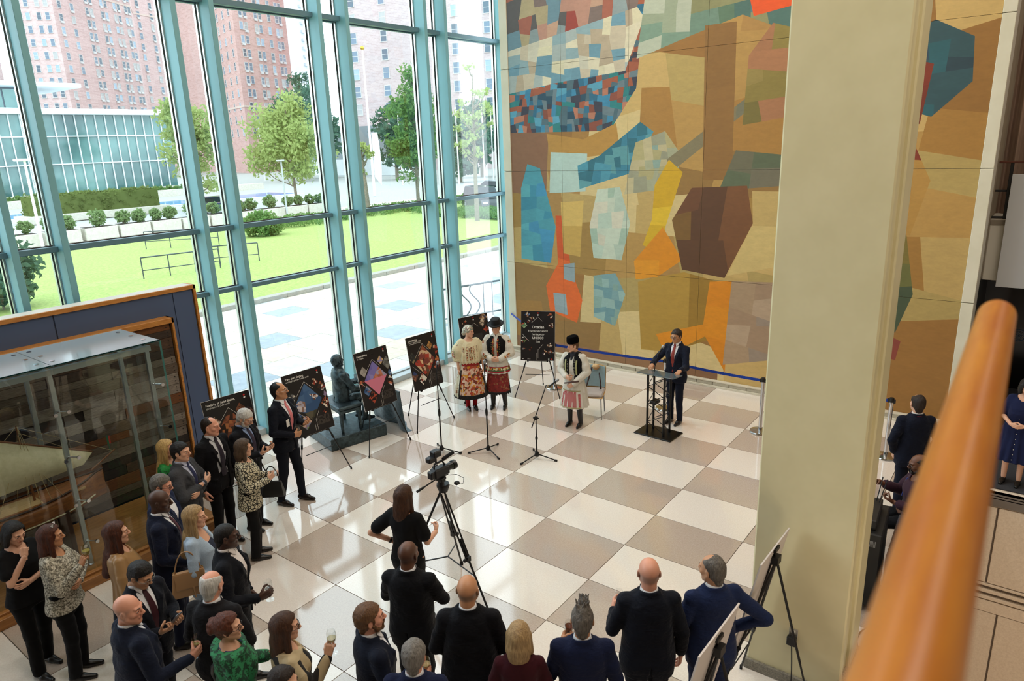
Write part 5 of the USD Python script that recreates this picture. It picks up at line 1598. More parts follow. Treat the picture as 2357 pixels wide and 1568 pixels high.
BADGE = [(Polygon([(.245, .945), (.262, .93), (.279, .945), (.262, .962)]), ["c2201f"], 0), (diamond(.262, .912, .020, .85), ["e6e4e0"], 0)]
TXT = [(Polygon([(.06, .10), (.29, .10), (.29, .24), (.06, .24)]), ["3a3431", "413a37"], .03)]
SETS = {
    "croatian": [(diamond(-.215, .93, .062), SKYP + ["c8b7a2", "8a6a55"], .03), (diamond(-.13, .86, .055), DARKP, .025), (diamond(-.19, .80, .055), DARKP, .025), (diamond(-.285, .72, .07), ["7f9a72", "9fb392", "c22a24", "5a7a58"], .035), (diamond(.26, .92, .07), DARKP + REDP, .03), (diamond(.20, .855, .045, 1.2), ["3a3a2c", "8c8a68", "1f1e18"], .025), (diamond(.275, .72, .07), REDP, .03),
                 (diamond(-.29, .42, .08), ["6c7a4a", "d9d4cc", "8a2f2a", "2a2522"], .03), (diamond(-.285, .24, .062), DARKP, .022), (diamond(-.145, .24, .062), ["3a1c16", "6b2f22", "54281c", "8a5a40"], .025), (diamond(.245, .32, .065), ["b9a690", "d7cdbf", "3b322c", "7a5a44"], .03), (diamond(.13, .18, .065), REDP + ["8d6a9a", "d8b35a"], .025), (diamond(.265, .17, .07), DARKP + ["e0cba4"], .03)]
    + lines(((-.14, .76), (0, .89)), ((0, .89), (.09, .80)), ((-.32, .54), (-.18, .39)), ((.11, .335), (.01, .225)), ((.01, .225), (.01, .05)), ((-.03, .16), (-.03, .0))) + [(Polygon([(-.018, .965), (0, .95), (.018, .965), (0, .983)]), ["c2201f"], 0), (diamond(0, .925, .018), ["e6e4e0"], 0), (Polygon([(.27, .02), (.30, .02), (.30, .045), (.27, .045)]), ["b02a2a"], 0), (Polygon([(.215, .02), (.24, .02), (.24, .045), (.215, .045)]), ["c9cfc9"], 0), (Polygon([(-.31, .022), (-.15, .022), (-.15, .045), (-.31, .045)]), ["a9a6a2", "d5d2ce"], .02)],
    "intro": [(diamond(0, .50, .30, .8), ["6b3a24", "8e4f34", "c8a98c", "3c241b", "7a3a34", "d6b88e", "54463c", "a83a2c"], .085), (diamond(-.27, .62, .11, .8), ["24282a", "3a3d38", "8c7c5a"], .05), (diamond(.17, .76, .085, .8), ["b98a50", "8a6234"], .05), (diamond(.285, .66, .11, .8), REDP, .05), (diamond(-.29, .28, .10, .8), ["2f3f6c", "8a5a44", "5a3a30"], .05), (diamond(-.12, .19, .115, .85), ["8a2a26", "e2dcd2", "1f1a18", "c8b7a2"], .045), (diamond(.29, .47, .07, .8), ["b56a3a", "8e4f34"], .04), (diamond(.25, .35, .09, .8), REDP + ["7a7a9a"], .05)] + frame_lines(0, .50, .31) + BADGE + TXT,
    "lace": [(Polygon([(-.24, .50), (0, .80), (.1, .675), (-.06, .50)]), ["6a62a8", "7a72b4", "8d86c0"], .12), (Polygon([(.1, .675), (.24, .50), (-.06, .50)]), ["9a96b0", "b06a50", "c07a5c", "8c86a4", "a55a44"], .07), (Polygon([(-.24, .50), (.24, .50), (0, .20)]), ["c86a86", "d27a92", "bf5f7c"], .2), (diamond(-.22, .66, .095, .85), ["8f8a84", "a39e98"], .06), (diamond(.165, .775, .08, .85), ["c9a878", "8d86b0"], .05), (diamond(.29, .70, .12, .8), ["6a6a66", "7f7f7a", "5a5a58"], .06), (diamond(-.29, .50, .07, .8), REDP, .04), (diamond(.29, .38, .095, .85), REDP + ["d8cfd6"], .05), (diamond(-.22, .33, .095, .85), SKYP + ["8e4f34"], .05), (diamond(-.13, .20, .11, .9), ["141012", "241a18", "a8452f", "6b2f22"], .05), (diamond(.31, .52, .06, .7), SKYP, .05)] + frame_lines(0, .50, .31) + BADGE + TXT,
    "two": [(Polygon([(-.24, .50), (0, .80), (.24, .50), (.12, .35), (-.12, .35)]), ["27466f", "2f5079", "3a5b84", "44648c"], .16), (Polygon([(-.12, .35), (.12, .35), (0, .20)]), ["3c3a2c", "47432f", "5a5444"], .1), (Polygon([(-.22, .52), (-.2, .40), (-.08, .36), (-.06, .52), (-.14, .56)]), ["c9c2c4", "8a6a5a", "a9a4b4"], .05), (Polygon([(.02, .62), (.12, .60), (.2, .55), (.1, .50), (.07, .57)]), ["d6d0cc", "6b3a24", "c2b8b4"], .04), (diamond(.17, .77, .085, .85), REDP, .035), (diamond(.28, .68, .09, .85), DARKP + ["d8d4ce"], .04), (diamond(-.26, .63, .10, .8), ["3a3a3e", "6a6a6a", "d0ccc0", "23211f"], .05), (diamond(.29, .42, .1, .8), REDP, .04), (diamond(.31, .55, .05, .8), ["8a7a9a"], .05), (diamond(-.24, .33, .085, .85), SKYP + ["c8a98c"], .05), (diamond(-.13, .20, .115, .9), ["8a8aa0", "6f8a4a", "b06a6a", "7a7a90", "c0a090"], .05), (diamond(.24, .28, .035), REDP, .03)] + frame_lines(0, .50, .31) + BADGE + TXT,
    "fest": [(diamond(0, .50, .30, .8), ["6b3a24", "3c241b", "8e4f34", "a8683c", "2b1a14"], .07), (diamond(-.22, .66, .10, .85), ["c9b29a", "a98a70", "6b4a3a"], .05), (diamond(.17, .77, .085, .85), ["7a4a34", "54301f"], .05), (diamond(.28, .68, .1, .8), ["4a3a3c", "6a4a40", "332a2e"], .05), (diamond(-.25, .34, .09, .85), DARKP, .04), (diamond(-.12, .2, .11, .9), REDP, .045), (diamond(.285, .42, .09, .85), ["d8d0d4", "3a3a4a"], .05)] + frame_lines(0, .50, .31) + BADGE + TXT,
    "sixth": [(diamond(-.20, .88, .075), REDP, .03), (diamond(.24, .92, .10), ["4a4a66", "8a6a50", "c8a98c", "6b4a3a"], .04), (diamond(.2, .82, .085), ["b9a690", "d6c8b4", "5a4a40"], .04), (diamond(.28, .68, .07), ["b04a34", "8e3a2a"], .03), (diamond(-.26, .30, .1), DARKP, .04), (Polygon([(-.05, .50), (.17, .50), (.17, .62), (-.05, .62)]), ["2f2d2e"], 0)] + lines(((-.12, .72), (0, .85)), ((0, .85), (.1, .76))) + [(Polygon([(-.018, .955), (0, .94), (.018, .955), (0, .973)]), ["c2201f"], 0), (diamond(0, .915, .018), ["e6e4e0"], 0)],
}
EAS = [
    ("croatian", "black poster reading Croatian intangible cultural heritage on UNESCO lists, nearest the painted wall", (-1.664, 1.26, .756), 26.0, .212, [("Croatian", 0, .655, .050, True, False, True), ("intangible cultural", 0, .585, .038, False, True, True), ("heritage on", 0, .515, .038, False, True, True), ("UNESCO", 0, .440, .044, True, False, True), ("lists", 0, .365, .038, False, True, True)]),
    ("intro", "black poster headed Introducing, beside the right fin pair behind the left microphone", (-2.485, -1.055, .734), 85.1, .168, [("Introducing", -.30, .915, .028, True, False, False), ("Croatian intangible cultural", -.30, .885, .018, False, True, False), ("heritage on UNESCO lists", -.30, .857, .018, False, True, False)]),
    ("lace", "black poster headed Lacemaking in Croatia, in front of the bronze piano player", (-2.469, -2.258, .762), 86.7, .194, [("Lacemaking", -.30, .915, .030, True, False, False), ("in Croatia", -.30, .878, .024, False, True, False)]),
    ("two", "black poster headed Two-part singing, right of the tall man with the pink tie", (-2.494, -3.62, .759), 85.6, .23, [("Two-part singing", -.30, .915, .030, True, False, False), ("and playing in the Istrian scale", -.30, .878, .022, False, True, False)]),
    ("fest", "black poster headed Festivity of Saint Blaise, behind the white haired man", (-2.553, -4.885, .732), 83.6, .23, [("Festivity of Saint Blaise,", -.30, .915, .030, True, False, False), ("the patron of Dubrovnik", -.30, .878, .024, False, True, False)]),
    ("sixth", "black poster half hidden behind the couple in folk dress", (-2.626, .556, .72), 74.1, .16, []),
]
EL = {"croatian": "black tripod easel under the Croatian heritage poster", "intro": "black tripod easel under the Introducing poster", "lace": "black tripod easel under the Lacemaking poster", "two": "black tripod easel under the Two-part singing poster", "fest": "black tripod easel under the Festivity of Saint Blaise poster", "sixth": "black tripod easel hidden behind the couple in folk dress"}
for key, lab, pos, yaw, tilt, tx in EAS:
    art = SETS[key]
    poster(lab, pos, math.radians(yaw), tilt, art, tx)
    if tx and key != "croatian":
        pass
    easel(EL[key], pos, math.radians(yaw), tilt, pos[2])
for lab, lab2, pos in (("white backed poster seen from behind beside the foot of the cream column", "black easel behind the upright poster by the column socket", (4.549, -4.36, .70)), ("white backed poster at the bottom edge behind the man in the blue suit", "black easel at the bottom edge holding the nearer white backed poster", (4.575, -5.688, .746))):
    poster(lab, pos, -1.60, .209, SETS["intro"], [])
    easel(lab2, pos, -1.60, .209, pos[2], spread=.36)

# ================================================================ microphones
chrome = plain("chrome", "c9cacc", .12, 1.0)
mesh_ball = plain("mic_grille", "9a9c9e", .45, .7)


def mic(parent_label, p, d, **kw):
    """hand microphone lying along d, its head at p + d*.2"""
    t = thing("microphone", parent_label, "microphone", p)
    R = np.array(frame(d)).T
    obj("handle", move(lathe([(.0, 0), (.011, 0), (.0125, .01), (.017, .13), (.020, .155), (.018, .16)], 14), R=R), plain("mic_body", "17181a", .4), t, smooth=40)
    obj("grille", move(lathe([(.019, .155), (.025, .17), (.026, .19), (.021, .208), (.010, .216), (.0, .218)], 14), R=R), mesh_ball, t, smooth=40)
    return t


def mic_stand(label, base, h, boom=None, rot=0.0):
    t = thing("microphone_stand", label, "stand", (base[0], base[1], 0), rot)
    obj("hub", join(lathe([(.0, .045), (.035, .05), (.04, .08), (.03, .115), (.018, .13), (.0, .13)], 14)), blk, t, smooth=40)
    for k in range(3):
        a = k * 2 * math.pi / 3
        e = np.array([math.cos(a) * .33, math.sin(a) * .33, .018])
        obj("leg", rod((math.cos(a) * .02, math.sin(a) * .02, .085), e, .010, .009, 8), blk, t, smooth=40)
        obj("foot", rod(e - [math.cos(a) * .03, math.sin(a) * .03, 0], e + [math.cos(a) * .02, math.sin(a) * .02, 0], .016, n=8), rub, t)
    hm = h if boom is None else boom[0]
    obj("pole", join(rod((0, 0, .12), (0, 0, hm * .52), .0125, n=10), rod((0, 0, hm * .5), (0, 0, hm), .009, n=10)), blk, t, smooth=40)
    obj("clutch", lathe([(.0, hm * .47), (.018, hm * .47), (.022, hm * .50), (.022, hm * .53), (.014, hm * .56), (.0, hm * .56)], 12), blk, t, smooth=40)
    if boom:
        _, e0, e1 = boom
        obj("boom", rod(e0, e1, .008, n=8), blk, t, smooth=40)
        obj("boom_clutch", join(cbox((0, 0, hm), (.05, .05, .05)), rod((-.05, 0, hm), (.05, 0, hm), .012, n=8)), blk, t)
    return t


mic_stand("straight microphone stand in front of the Introducing poster", (-1.47, -1.89), 1.42, rot=25)
mic("microphone upright on the stand before the Introducing poster", (-1.47, -1.89, 1.42), (.12, .12, 1))
mic_stand("straight microphone stand in front of the woman in folk dress", (-.80, -1.46), 1.43, rot=-20)
mic("microphone upright on the stand before the woman in folk dress", (-.80, -1.46, 1.43), (.02, .05, 1))
bm = np.array([.16, .14, 1.22]) - 0
mic_stand("microphone stand with a tilted boom in front of the man in the fur hat", (.03, -1.21), 1.2, boom=(.72, np.array([-.06, -.05, .56]), np.array([.07, .33, 1.18])), rot=15)
mic("microphone on the tilted boom before the man in the fur hat", (.03 + .05, -1.21 + .30, 1.17), (.55, .55, .55))

# ================================================================ lectern
le = thing("lectern", "black steel truss lectern with a grey glass top", "lectern", (1.235, .80, 0), -3)
obj("base", bbox_((-.36, -.24, 0), (.36, .24, .022), .008), plain("lectern_base", "0f1012", .35, .3), le)
for sx in (-1, 1):
    for sy in (-1, 1):
        obj("upright", rod((sx * .16, sy * .11, .02), (sx * .16, sy * .11, 1.09), .021 if sy < 0 else .019, n=12), blk, le, smooth=40)
zz = np.linspace(.06, 1.05, 7)
for sy in (-1, 1):
    br_ = []
    for k in range(6):
        s_ = 1 if k % 2 else -1
        br_.append(rod((-.16 * s_, sy * .11, zz[k]), (.16 * s_, sy * .11, zz[k + 1]), .0065, n=6))
    for b_ in br_:
        obj("brace", b_, blk, le)
for sx in (-1, 1):
    for k in range(6):
        s_ = 1 if k % 2 else -1
        obj("brace", rod((sx * .16, -.11 * s_, zz[k]), (sx * .16, .11 * s_, zz[k + 1]), .0065, n=6), blk, le)
top = bbox_((-.35, -.19, 0), (.35, .17, .016), .006)
obj("top", move(top, (0, .0, 1.10), R=rx(-.10)), plain("lectern_glass", "56646a", .12), le)
obj("shelf", bbox_((-.10, -.16, .58), (.02, .02, .64), .01), blk, le)
gp = np.array([[-.13, .06, 1.11], [-.125, .06, 1.2], [-.11, .08, 1.32], [-.085, .13, 1.42]])
obj("gooseneck", tube(gp, .007, 8), blk, le, smooth=True)
mic("microphone on the lectern gooseneck in front of the speaker", (1.235 - .10, .80 + .11, 1.39), (.25, .35, .6))

# ================================================================ barrier posts and belts
def post(label, x, y, h=1.0):
    t = thing("barrier_post", label, "post", (x, y, 0))
    obj("base", lathe([(0, 0), (.17, 0), (.178, .012), (.17, .03), (.10, .045), (.035, .055), (0, .055)], 32), chrome, t, smooth=35)
    obj("tube", rod((0, 0, .05), (0, 0, h - .07), .0315, n=20), chrome, t, smooth=40)
    obj("head", join(rod((0, 0, h - .07), (0, 0, h), .034, n=20), cbox((.03, 0, h - .05), (.05, .03, .06)), cbox((-.03, 0, h - .05), (.05, .03, .06))), plain("barrier_head", "141414", .5), t)
    return t


PZ = 1.0
PS = [(-1.64, 1.82), (.82, 1.95), (2.695, 1.80), (4.66, 1.87)]
post("chrome barrier post behind the Croatian heritage poster", *PS[0])
post("chrome barrier post hidden behind the speaker and the lectern", *PS[1])
post("chrome barrier post left of the cream column", *PS[2])
post("chrome barrier post right of the cream column", *PS[3])
belt_m = cloth("belt", "1f3f9c", .6, .1)


def belt(label, a, b, sag=.0):
    q = np.linspace(0, 1, 14)
    P = np.outer(1 - q, a) + np.outer(q, b); P[:, 2] -= sag * 4 * q * (1 - q)
    d = (np.asarray(b) - np.asarray(a)); n = np.array([-d[1], d[0], 0.0]); n /= np.linalg.norm(n)
    v = np.vstack([P + [0, 0, .025] - n * .001, P - [0, 0, .025] - n * .001, P + [0, 0, .025] + n * .001, P - [0, 0, .025] + n * .001])
    i = np.arange(13); m = 14
    f = np.vstack([np.c_[i, i + m, i + m + 1], np.c_[i, i + m + 1, i + 1], np.c_[i + 2 * m, i + 3 * m + 1, i + 3 * m], np.c_[i + 2 * m, i + 2 * m + 1, i + 3 * m + 1]])
    t = thing("barrier_belt", label, "belt", (0, 0, 0))
    obj("strap", (v, f), belt_m, t)
    return t


belt("blue barrier belt from the corner trim to the post behind the Croatian poster", (-4.1, 3.60, .95), (PS[0][0] - .04, PS[0][1], .95), .01)
belt("blue barrier belt between the Croatian poster and the speaker", (PS[0][0] + .04, PS[0][1], .95), (PS[1][0] - .04, PS[1][1], .95), .015)
belt("blue barrier belt between the speaker and the cream column", (PS[1][0] + .04, PS[1][1], .95), (PS[2][0] - .04, PS[2][1], .95), .015)
belt("blue barrier belt passing behind the cream column", (PS[2][0] + .04, PS[2][1], .95), (PS[3][0] - .04, PS[3][1], .95), .015)

# ================================================================ chairs
def chair(label, x, y, rz, seatc, backc):
    t = thing("chair", label, "chair", (x, y, 0), rz)
    sm, bk, ply = cloth("seat_" + seatc, seatc, .8), cloth("back_" + backc, backc, .7), noisy("chair_ply", "c79a58", "d8b070", 6, .45, stretch=(8, 1, 1))
    obj("seat", bbox_((-.23, -.22, .43), (.23, .23, .49), .02), sm, t, smooth=30)
    obj("seat_shell", bbox_((-.235, -.225, .415), (.235, .235, .432), .006), ply, t)
    q = np.linspace(-1, 1, 9)
    prof = [(x_ * .225, -.225 - .05 * (1 - x_ ** 2)) for x_ in q]
    bkm = [hull([(prof[i + k][0], prof[i + k][1] + dy - (z_ - .5) * .15, z_) for k in (0, 1) for dy in (0, .035) for z_ in (.50, .88 + .02 * (1 - q[i + k] ** 2))]) for i in range(8)]
    obj("backrest", join(bkm), bk, t, smooth=30)
    bkm = [hull([(prof[i + k][0] * 1.04, prof[i + k][1] - .014 + dy - (z_ - .5) * .15, z_) for k in (0, 1) for dy in (0, .012) for z_ in (.43, .89 + .02 * (1 - q[i + k] ** 2))]) for i in range(8)]
    obj("back_shell", join(bkm), ply, t, smooth=30)
    for sx in (-1, 1):
        for sy in (-1, 1):
            obj("leg", rod((sx * .2, sy * .19, .42), (sx * .215, sy * .215, 0), .011, n=8), plain("chair_steel", "8d8f90", .3, .8), t, smooth=40)
    return t


chair("wood backed chair with blue grey cushions behind the man in the fur hat", -.20, .93, -158, "b3a8a2", "8da3a8")
chair("dark chair half hidden behind the left edge of the cream column", 3.42, 1.2, 200, "3a4452", "2c3440")
bp = thing("bagpipe", "small brown leather bagpipe with dark pipes lying over the chair", "bagpipe", (-.20, .93, 0), -158)
obj("bag", join(ball((-.04, -.26, .88), (.07, .05, .06), 2)), noisy("hide", "b98f5e", "d9b98a", 12, .7), bp, smooth=True)
obj("pipe", tube([(.02, -.17, .90), (.06, -.10, .74), (.10, -.02, .58), (.14, .10, .52)], [.016, .017, .016, .020], 9), plain("pipe_wood", "2c1610", .35), bp, smooth=True)
obj("chanter", tube([(-.12, -.15, .80), (-.16, -.06, .62), (-.17, -.02, .52)], [.012, .013, .018], 8), plain("pipe_wood", "2c1610", .35), bp, smooth=True)

# ================================================================ video camera on its tripod
vt = thing("camera_tripod", "black video tripod with a mid spreader in front of the woman in black", "tripod", (1.20, -4.66, 0))
ap = np.array([.02, -.05, 1.33])
feet_ = [np.array([.65, -.08, .0]), np.array([-.45, -.42, .0]), np.array([-.22, .46, .0])]
spr = np.array([.02, -.02, .46])
for f_ in feet_:
    d_ = f_ - ap; sd = np.cross(d_, [0, 0, 1.0]); sd /= np.linalg.norm(sd)
    for s_ in (-1, 1):
        obj("leg", join(rod(ap + sd * s_ * .028 + d_ * .03, ap + d_ * .56 + sd * s_ * .022, .010, n=8)), blk, vt, smooth=40)
    obj("lower_leg", rod(ap + d_ * .40, f_ + [0, 0, .03], .012, n=8), blk, vt, smooth=40)
    obj("leg_lock", cbox(ap + d_ * .56, (.05, .05, .06)), blk, vt)
    obj("leg_knob", ball(ap + d_ * .56 + sd * .05, .022, 1), blk, vt)
    obj("foot", rod(f_, f_ + [0, 0, .04], .022, n=10), rub, vt)
    obj("spreader", rod(spr, ap + d_ * .70, .008, n=6), plain("tripod_grey", "4a4d50", .4, .6), vt)
obj("bowl", lathe([(.0, 1.28), (.05, 1.28), (.075, 1.35), (.07, 1.38), (.0, 1.38)], 18), blk, vt, smooth=40)
def vobj(n_, m_, *a_, **k_):
    v_, f_ = vf(m_)
    return obj(n_, (v_ * [.66, .86, .86], f_), *a_, **k_)


vc = thing("video_camera", "black video camera with a raised viewfinder and microphone on the tripod", "camera", (1.22, -4.71, 1.38), 84)
vobj("head", join(rod((0, 0, 0), (0, 0, .10), .05, n=14), bbox_((-.05, -.06, .06), (.05, .06, .12), .01), rod((.05, 0, .09), (.09, 0, .09), .03, n=12)), blk, vc, smooth=40)
vobj("plate", bbox_((-.14, -.035, .12), (.14, .035, .14), .005), blk, vc)
vobj("body", join(bbox_((-.17, -.06, .14), (.16, .06, .27), .02), bbox_((-.24, -.045, .15), (-.16, .045, .25), .012)), plain("camera_body", "17181b", .45), vc, smooth=30)
vobj("lens", join(rod((.15, 0, .21), (.26, 0, .21), .048, .054, 18), rod((.26, 0, .21), (.33, 0, .21), .062, .062, 18)), plain("camera_lens", "0c0d10", .25), vc, smooth=40)
vobj("handle", join(tube([(-.13, 0, .26), (-.12, 0, .33), (.05, 0, .34), (.10, 0, .27)], .014, 8)), plain("camera_body", "17181b", .45), vc, smooth=True)
vobj("viewfinder", join(bbox_((-.26, -.045, .38), (-.12, .045, .45), .012), bbox_((-.16, -.055, .43), (.0, .05, .52), .014), rod((-.08, 0, .33), (-.08, 0, .44), .015, n=8)), plain("camera_body", "17181b", .45), vc, smooth=30)
vobj("shotgun_microphone", rod((.02, -.05, .38), (.24, -.06, .42), .024, n=12), plain("mic_foam", "101010", .95), vc, smooth=40)
vobj("screen", bbox_((-.10, .06, .18), (.02, .075, .27), .004), blk, vc)
vobj("pan_handle", join(rod((-.05, .06, .08), (-.36, .14, -.02), .010, n=8), rod((-.26, .115, .012), (-.38, .145, -.025), .017, n=8)), blk, vc, smooth=40)
vobj("remote", join(bbox_((.12, -.20, .02), (.20, -.14, .06), .01), tube([(.10, -.07, .14), (.2, -.14, .14), (.26, -.22, .10), (.22, -.24, .04), (.17, -.17, .04)], .004, 5)), blk, vc)

# ================================================================ display wall with reclaimed planks, glass case and ship
orange = noisy("trim_oak", "b06f2e", "c98a42", 7, .4, stretch=(8, 1.0, 8))
bluew = plain("display_blue", "4a5a7a", .75)
dw = thing("display_wall", "slate blue display wall with orange wood edging at the left", "panel", (0, 0, 0))
obj("core", box((-4.46, -11, 0), (-4.215, -4.34, 3.075)), plain("display_core", "3b4354", .8), dw)
for a, b in ((-11, -8.62), (-8.61, -6.30), (-6.29, -4.66), (-4.655, -4.345)):
    obj("board", bbox_((-4.22, a + .003, 0), (-4.20, b - .003, 3.07), .002), bluew, dw)
obj("top_cap", box((-4.47, -11, 3.075), (-4.19, -4.30, 3.09)), plain("display_cap", "d8d4ca", .5), dw)
obj("edge_strip", bbox_((-4.215, -11, 3.03), (-4.175, -4.30, 3.092), .004), orange, dw)
obj("edge_strip", bbox_((-4.47, -4.335, 0), (-4.175, -4.295, 3.092), .004), orange, dw)
pk = thing("plank_panel", "panel of weathered reclaimed wood planks framed in orange wood", "panel", (0, 0, 0))
obj("frame", bbox_((-4.2, -11, 2.62), (-4.0, -4.80, 2.70), .004), orange, pk)
obj("frame", bbox_((-4.2, -4.835, .14), (-4.0, -4.80, 2.70), .004), orange, pk)
obj("backing", box((-4.2, -11, .14), (-4.06, -4.84, 2.62)), plain("plank_backing", "191512", .9), pk)
pr2 = random.Random(4)
plank_m = [noisy(f"plank_{i}", a, b, 9, .85, bump=.5, stretch=(14, 1.1, 14), lo=.3, hi=.7) for i, (a, b) in enumerate([("2b211a", "4a3a2e"), ("4a3c31", "6f5f50"), ("5c5046", "857768"), ("1f1815", "33271f"), ("553319", "7d4a22"), ("6b6056", "968a7c"), ("3d2c20", "5d4431")])]
zc = .15
while zc < 2.60:
    hh = pr2.choice((.11, .13, .15, .17))
    yc_ = -4.845 - pr2.random() * .02
    while yc_ > -10.9:
        ln = pr2.uniform(.8, 1.9)
        th_ = pr2.uniform(.012, .035)
        k = pr2.randrange(7)
        p_ = obj("plank", bbox_((-4.062, max(yc_ - ln, -11), zc + .004), (-4.05 + th_, yc_ - .003, min(zc + hh, 2.615)), .003), plank_m[k], pk)
        if yc_ > -5:
            for dz in (.3, .7):
                obj("nail", rod((-4.05 + th_, yc_ - .06, zc + hh * dz), (-4.044 + th_, yc_ - .06, zc + hh * dz), .009, n=6), plain("nail", "120e0c", .6), p_)
        yc_ -= ln
    zc += hh
gc = thing("glass_case", "tall glass display case with steel posts on a wood plinth holding a model ship", "display case", (0, 0, 0))
oakp = noisy("plinth_oak", "8f5f30", "a9743e", 5, .45, stretch=(6, .8, 6))
obj("plinth", join(bbox_((-4.0, -10.6, 0), (-2.43, -5.35, .13), .006), bbox_((-3.96, -10.5, .13), (-2.5, -5.40, .16), .004)), oakp, gc)
cg = glass_pane("case_glass", (.93, .97, .96), 0.0, 1.45, 1.0)
edge_g = plain("glass_edge", "5fa39c", .1, transmission_weight=.5)
steelp = plain("case_steel", "a9adad", .35, .6)
YS = [-5.72, -6.97, -8.22, -9.47]
ZT = 2.77
XF, XB = -2.56, -3.62
frost = mat("frosted_top", {"t": ("transparent_bsdf", {"color": (.75, .85, .9)}), "d": ("translucent_bsdf", {"color": (.82, .90, .95)}), "d2": ("diffuse_bsdf", {"color": (.72, .81, .87)}), "a": ("mix_closure", {"fac": .5}), "m": ("mix_closure", {"fac": .62}), "g": ("glossy_bsdf", {"roughness": .12}), "f": ("fresnel", {"IOR": 1.5}), "x": ("mix_closure", {})},
            [("d.BSDF", "a.closure1"), ("d2.BSDF", "a.closure2"), ("t.BSDF", "m.closure1"), ("a.closure", "m.closure2"), ("m.closure", "x.closure1"), ("g.BSDF", "x.closure2"), ("f.fac", "x.fac")], "x.closure")
for a, b in zip(YS[1:], YS[:-1]):
    obj("top_pane", box((XB, a + .006, ZT), (XF, b - .006, ZT + .012)), frost, gc)
    obj("front_pane", box((XF - .012, a + .006, .16), (XF, b - .006, ZT)), cg, gc)
    for xx_ in (XF - .006,):
        obj("pane_edge", box((xx_ - .006, a + .003, ZT - .002), (xx_ + .006, b - .003, ZT + .012)), edge_g, gc)
obj("side_pane", box((XB, YS[0] - .012, .16), (XF, YS[0], ZT)), cg, gc)
obj("pane_edge", box((XF - .012, YS[0] - .014, .16), (XF + .002, YS[0] + .002, ZT)), edge_g, gc)
for k, y in enumerate(YS):
    yo = -.13 if k == 0 else 0
    for xp in (XF - .15, XB + .12):
        obj("post", bbox_((xp - .025, y + yo - .025, .16), (xp + .025, y + yo + .025, ZT - .10), .003), steelp, gc)
    obj("cross_beam", bbox_((XB + .1, y + yo - .02, ZT - .14), (XF - .13, y + yo + .02, ZT - .08), .003), steelp, gc)
    for z_ in (.5, 1.05, 1.62, 2.2):
        for s_ in ((-1,) if k == 0 else (-1, 1)):
            p0 = np.array([XF - .125, y + yo, z_]); p1 = np.array([XF - .012, y + yo + s_ * .07 * (0 if k == 0 else 1) + (.06 if k == 0 else 0), z_])
            obj("glass_bracket", join(rod(p0, p1, .009, n=7), ball(p1, .020, 1), ball(p0, .016, 1), rod(p1, p1 + [.022, 0, 0], .022, n=10)), chrome, gc, smooth=40)
    for x_ in (XF - .2, (XF + XB) / 2, XB + .18):
        for s_ in ((-1,) if k == 0 else (-1, 1)):
            obj("glass_bracket", join(rod((x_, y + s_ * .08 - (.04 if k == 0 else 0), ZT - .08), (x_, y + s_ * .08 - (.04 if k == 0 else 0), ZT + .018), .011, n=7), rod((x_, y + s_ * .08 - (.04 if k == 0 else 0), ZT + .012), (x_, y + s_ * .08 - (.04 if k == 0 else 0), ZT + .02), .028, n=12)), chrome, gc, smooth=40)
for xp in (XF - .15, XB + .12):
    obj("rail", bbox_((xp - .03, YS[-1], ZT - .13), (xp + .03, YS[0] - .08, ZT - .06), .003), steelp, gc)

def sobj(n_, m_, *a_, **k_):
    v_, f_ = vf(m_)
    return obj(n_, (v_ * [.72, .62, .70] + [0, 0, .46], f_), *a_, **k_)


sh = thing("model_ship", "wooden model sailing ship with a large cream sail and rigging inside the glass case", "model ship", (-3.12, -7.35, .16))
hullm = noisy("ship_wood", "7a4520", "9c5f2e", 6, .45, stretch=(6, 1, 6))
L = np.linspace(0, 1, 26)
rings = []
for q in L:                                  # bow towards +y
    yv = -1.6 + 3.0 * q
    wdt = .34 * (1 - abs(2 * q - .9) ** 2.6 * .95) if q < .98 else .02
    wdt = max(wdt, .015)
    sheer = .62 + .30 * (q - .45) ** 2 * 1.6
    keel = .18 + .28 * max(q - .72, 0) ** 1.4 * 2.2 + .1 * max(.12 - q, 0)
    rings.append([(wdt * math.cos(a) ** .7 if math.cos(a) > 1e-6 else 0, yv, sheer + (keel - sheer) * math.sin(a)) for a in np.linspace(0, math.pi / 2, 8)])
ra_ = np.array(rings)
V = np.concatenate([ra_, ra_[:, ::-1] * [-1, 1, 1]], 1).reshape(-1, 3)
m = 16
F = [(i * m + j, (i + 1) * m + j, (i + 1) * m + (j + 1) % m) for i in range(25) for j in range(m)] + [(i * m + j, (i + 1) * m + (j + 1) % m, i * m + (j + 1) % m) for i in range(25) for j in range(m)]
sobj("hull", (V, np.array(F)), hullm, sh, smooth=True)
sobj("waterline_band", join(*[tube(np.array([[s_ * (r_[4][0] + .006), r_[4][1], r_[4][2]] for r_ in rings[2:-2]]), .014, 6) for s_ in (-1, 1)]), plain("ship_band", "c9c0a4", .6), sh, smooth=True)
sobj("gunwale", join(*[tube(np.array([[s_ * r_[0][0], r_[0][1], r_[0][2] + .01] for r_ in rings]), .018, 6) for s_ in (-1, 1)]), plain("ship_dark", "3a1e0e", .5), sh, smooth=True)
sobj("deck", box((-.22, -1.25, .60), (.22, .95, .63)), noisy("ship_deck", "b08a5a", "c49c68", 8, .6, stretch=(10, 1, 1)), sh)
mast = plain("ship_spar", "7a4824", .5)
for (yb, zt) in ((.12, 2.02), (-1.2, 1.5)):
    sobj("mast", rod((0, yb, .5), (.0, yb - .02, zt), .024, .012, 10), mast, sh, smooth=40)
sobj("bowsprit", rod((0, 1.2, .80), (0, 1.72, 1.05), .020, .012, 8), mast, sh, smooth=40)
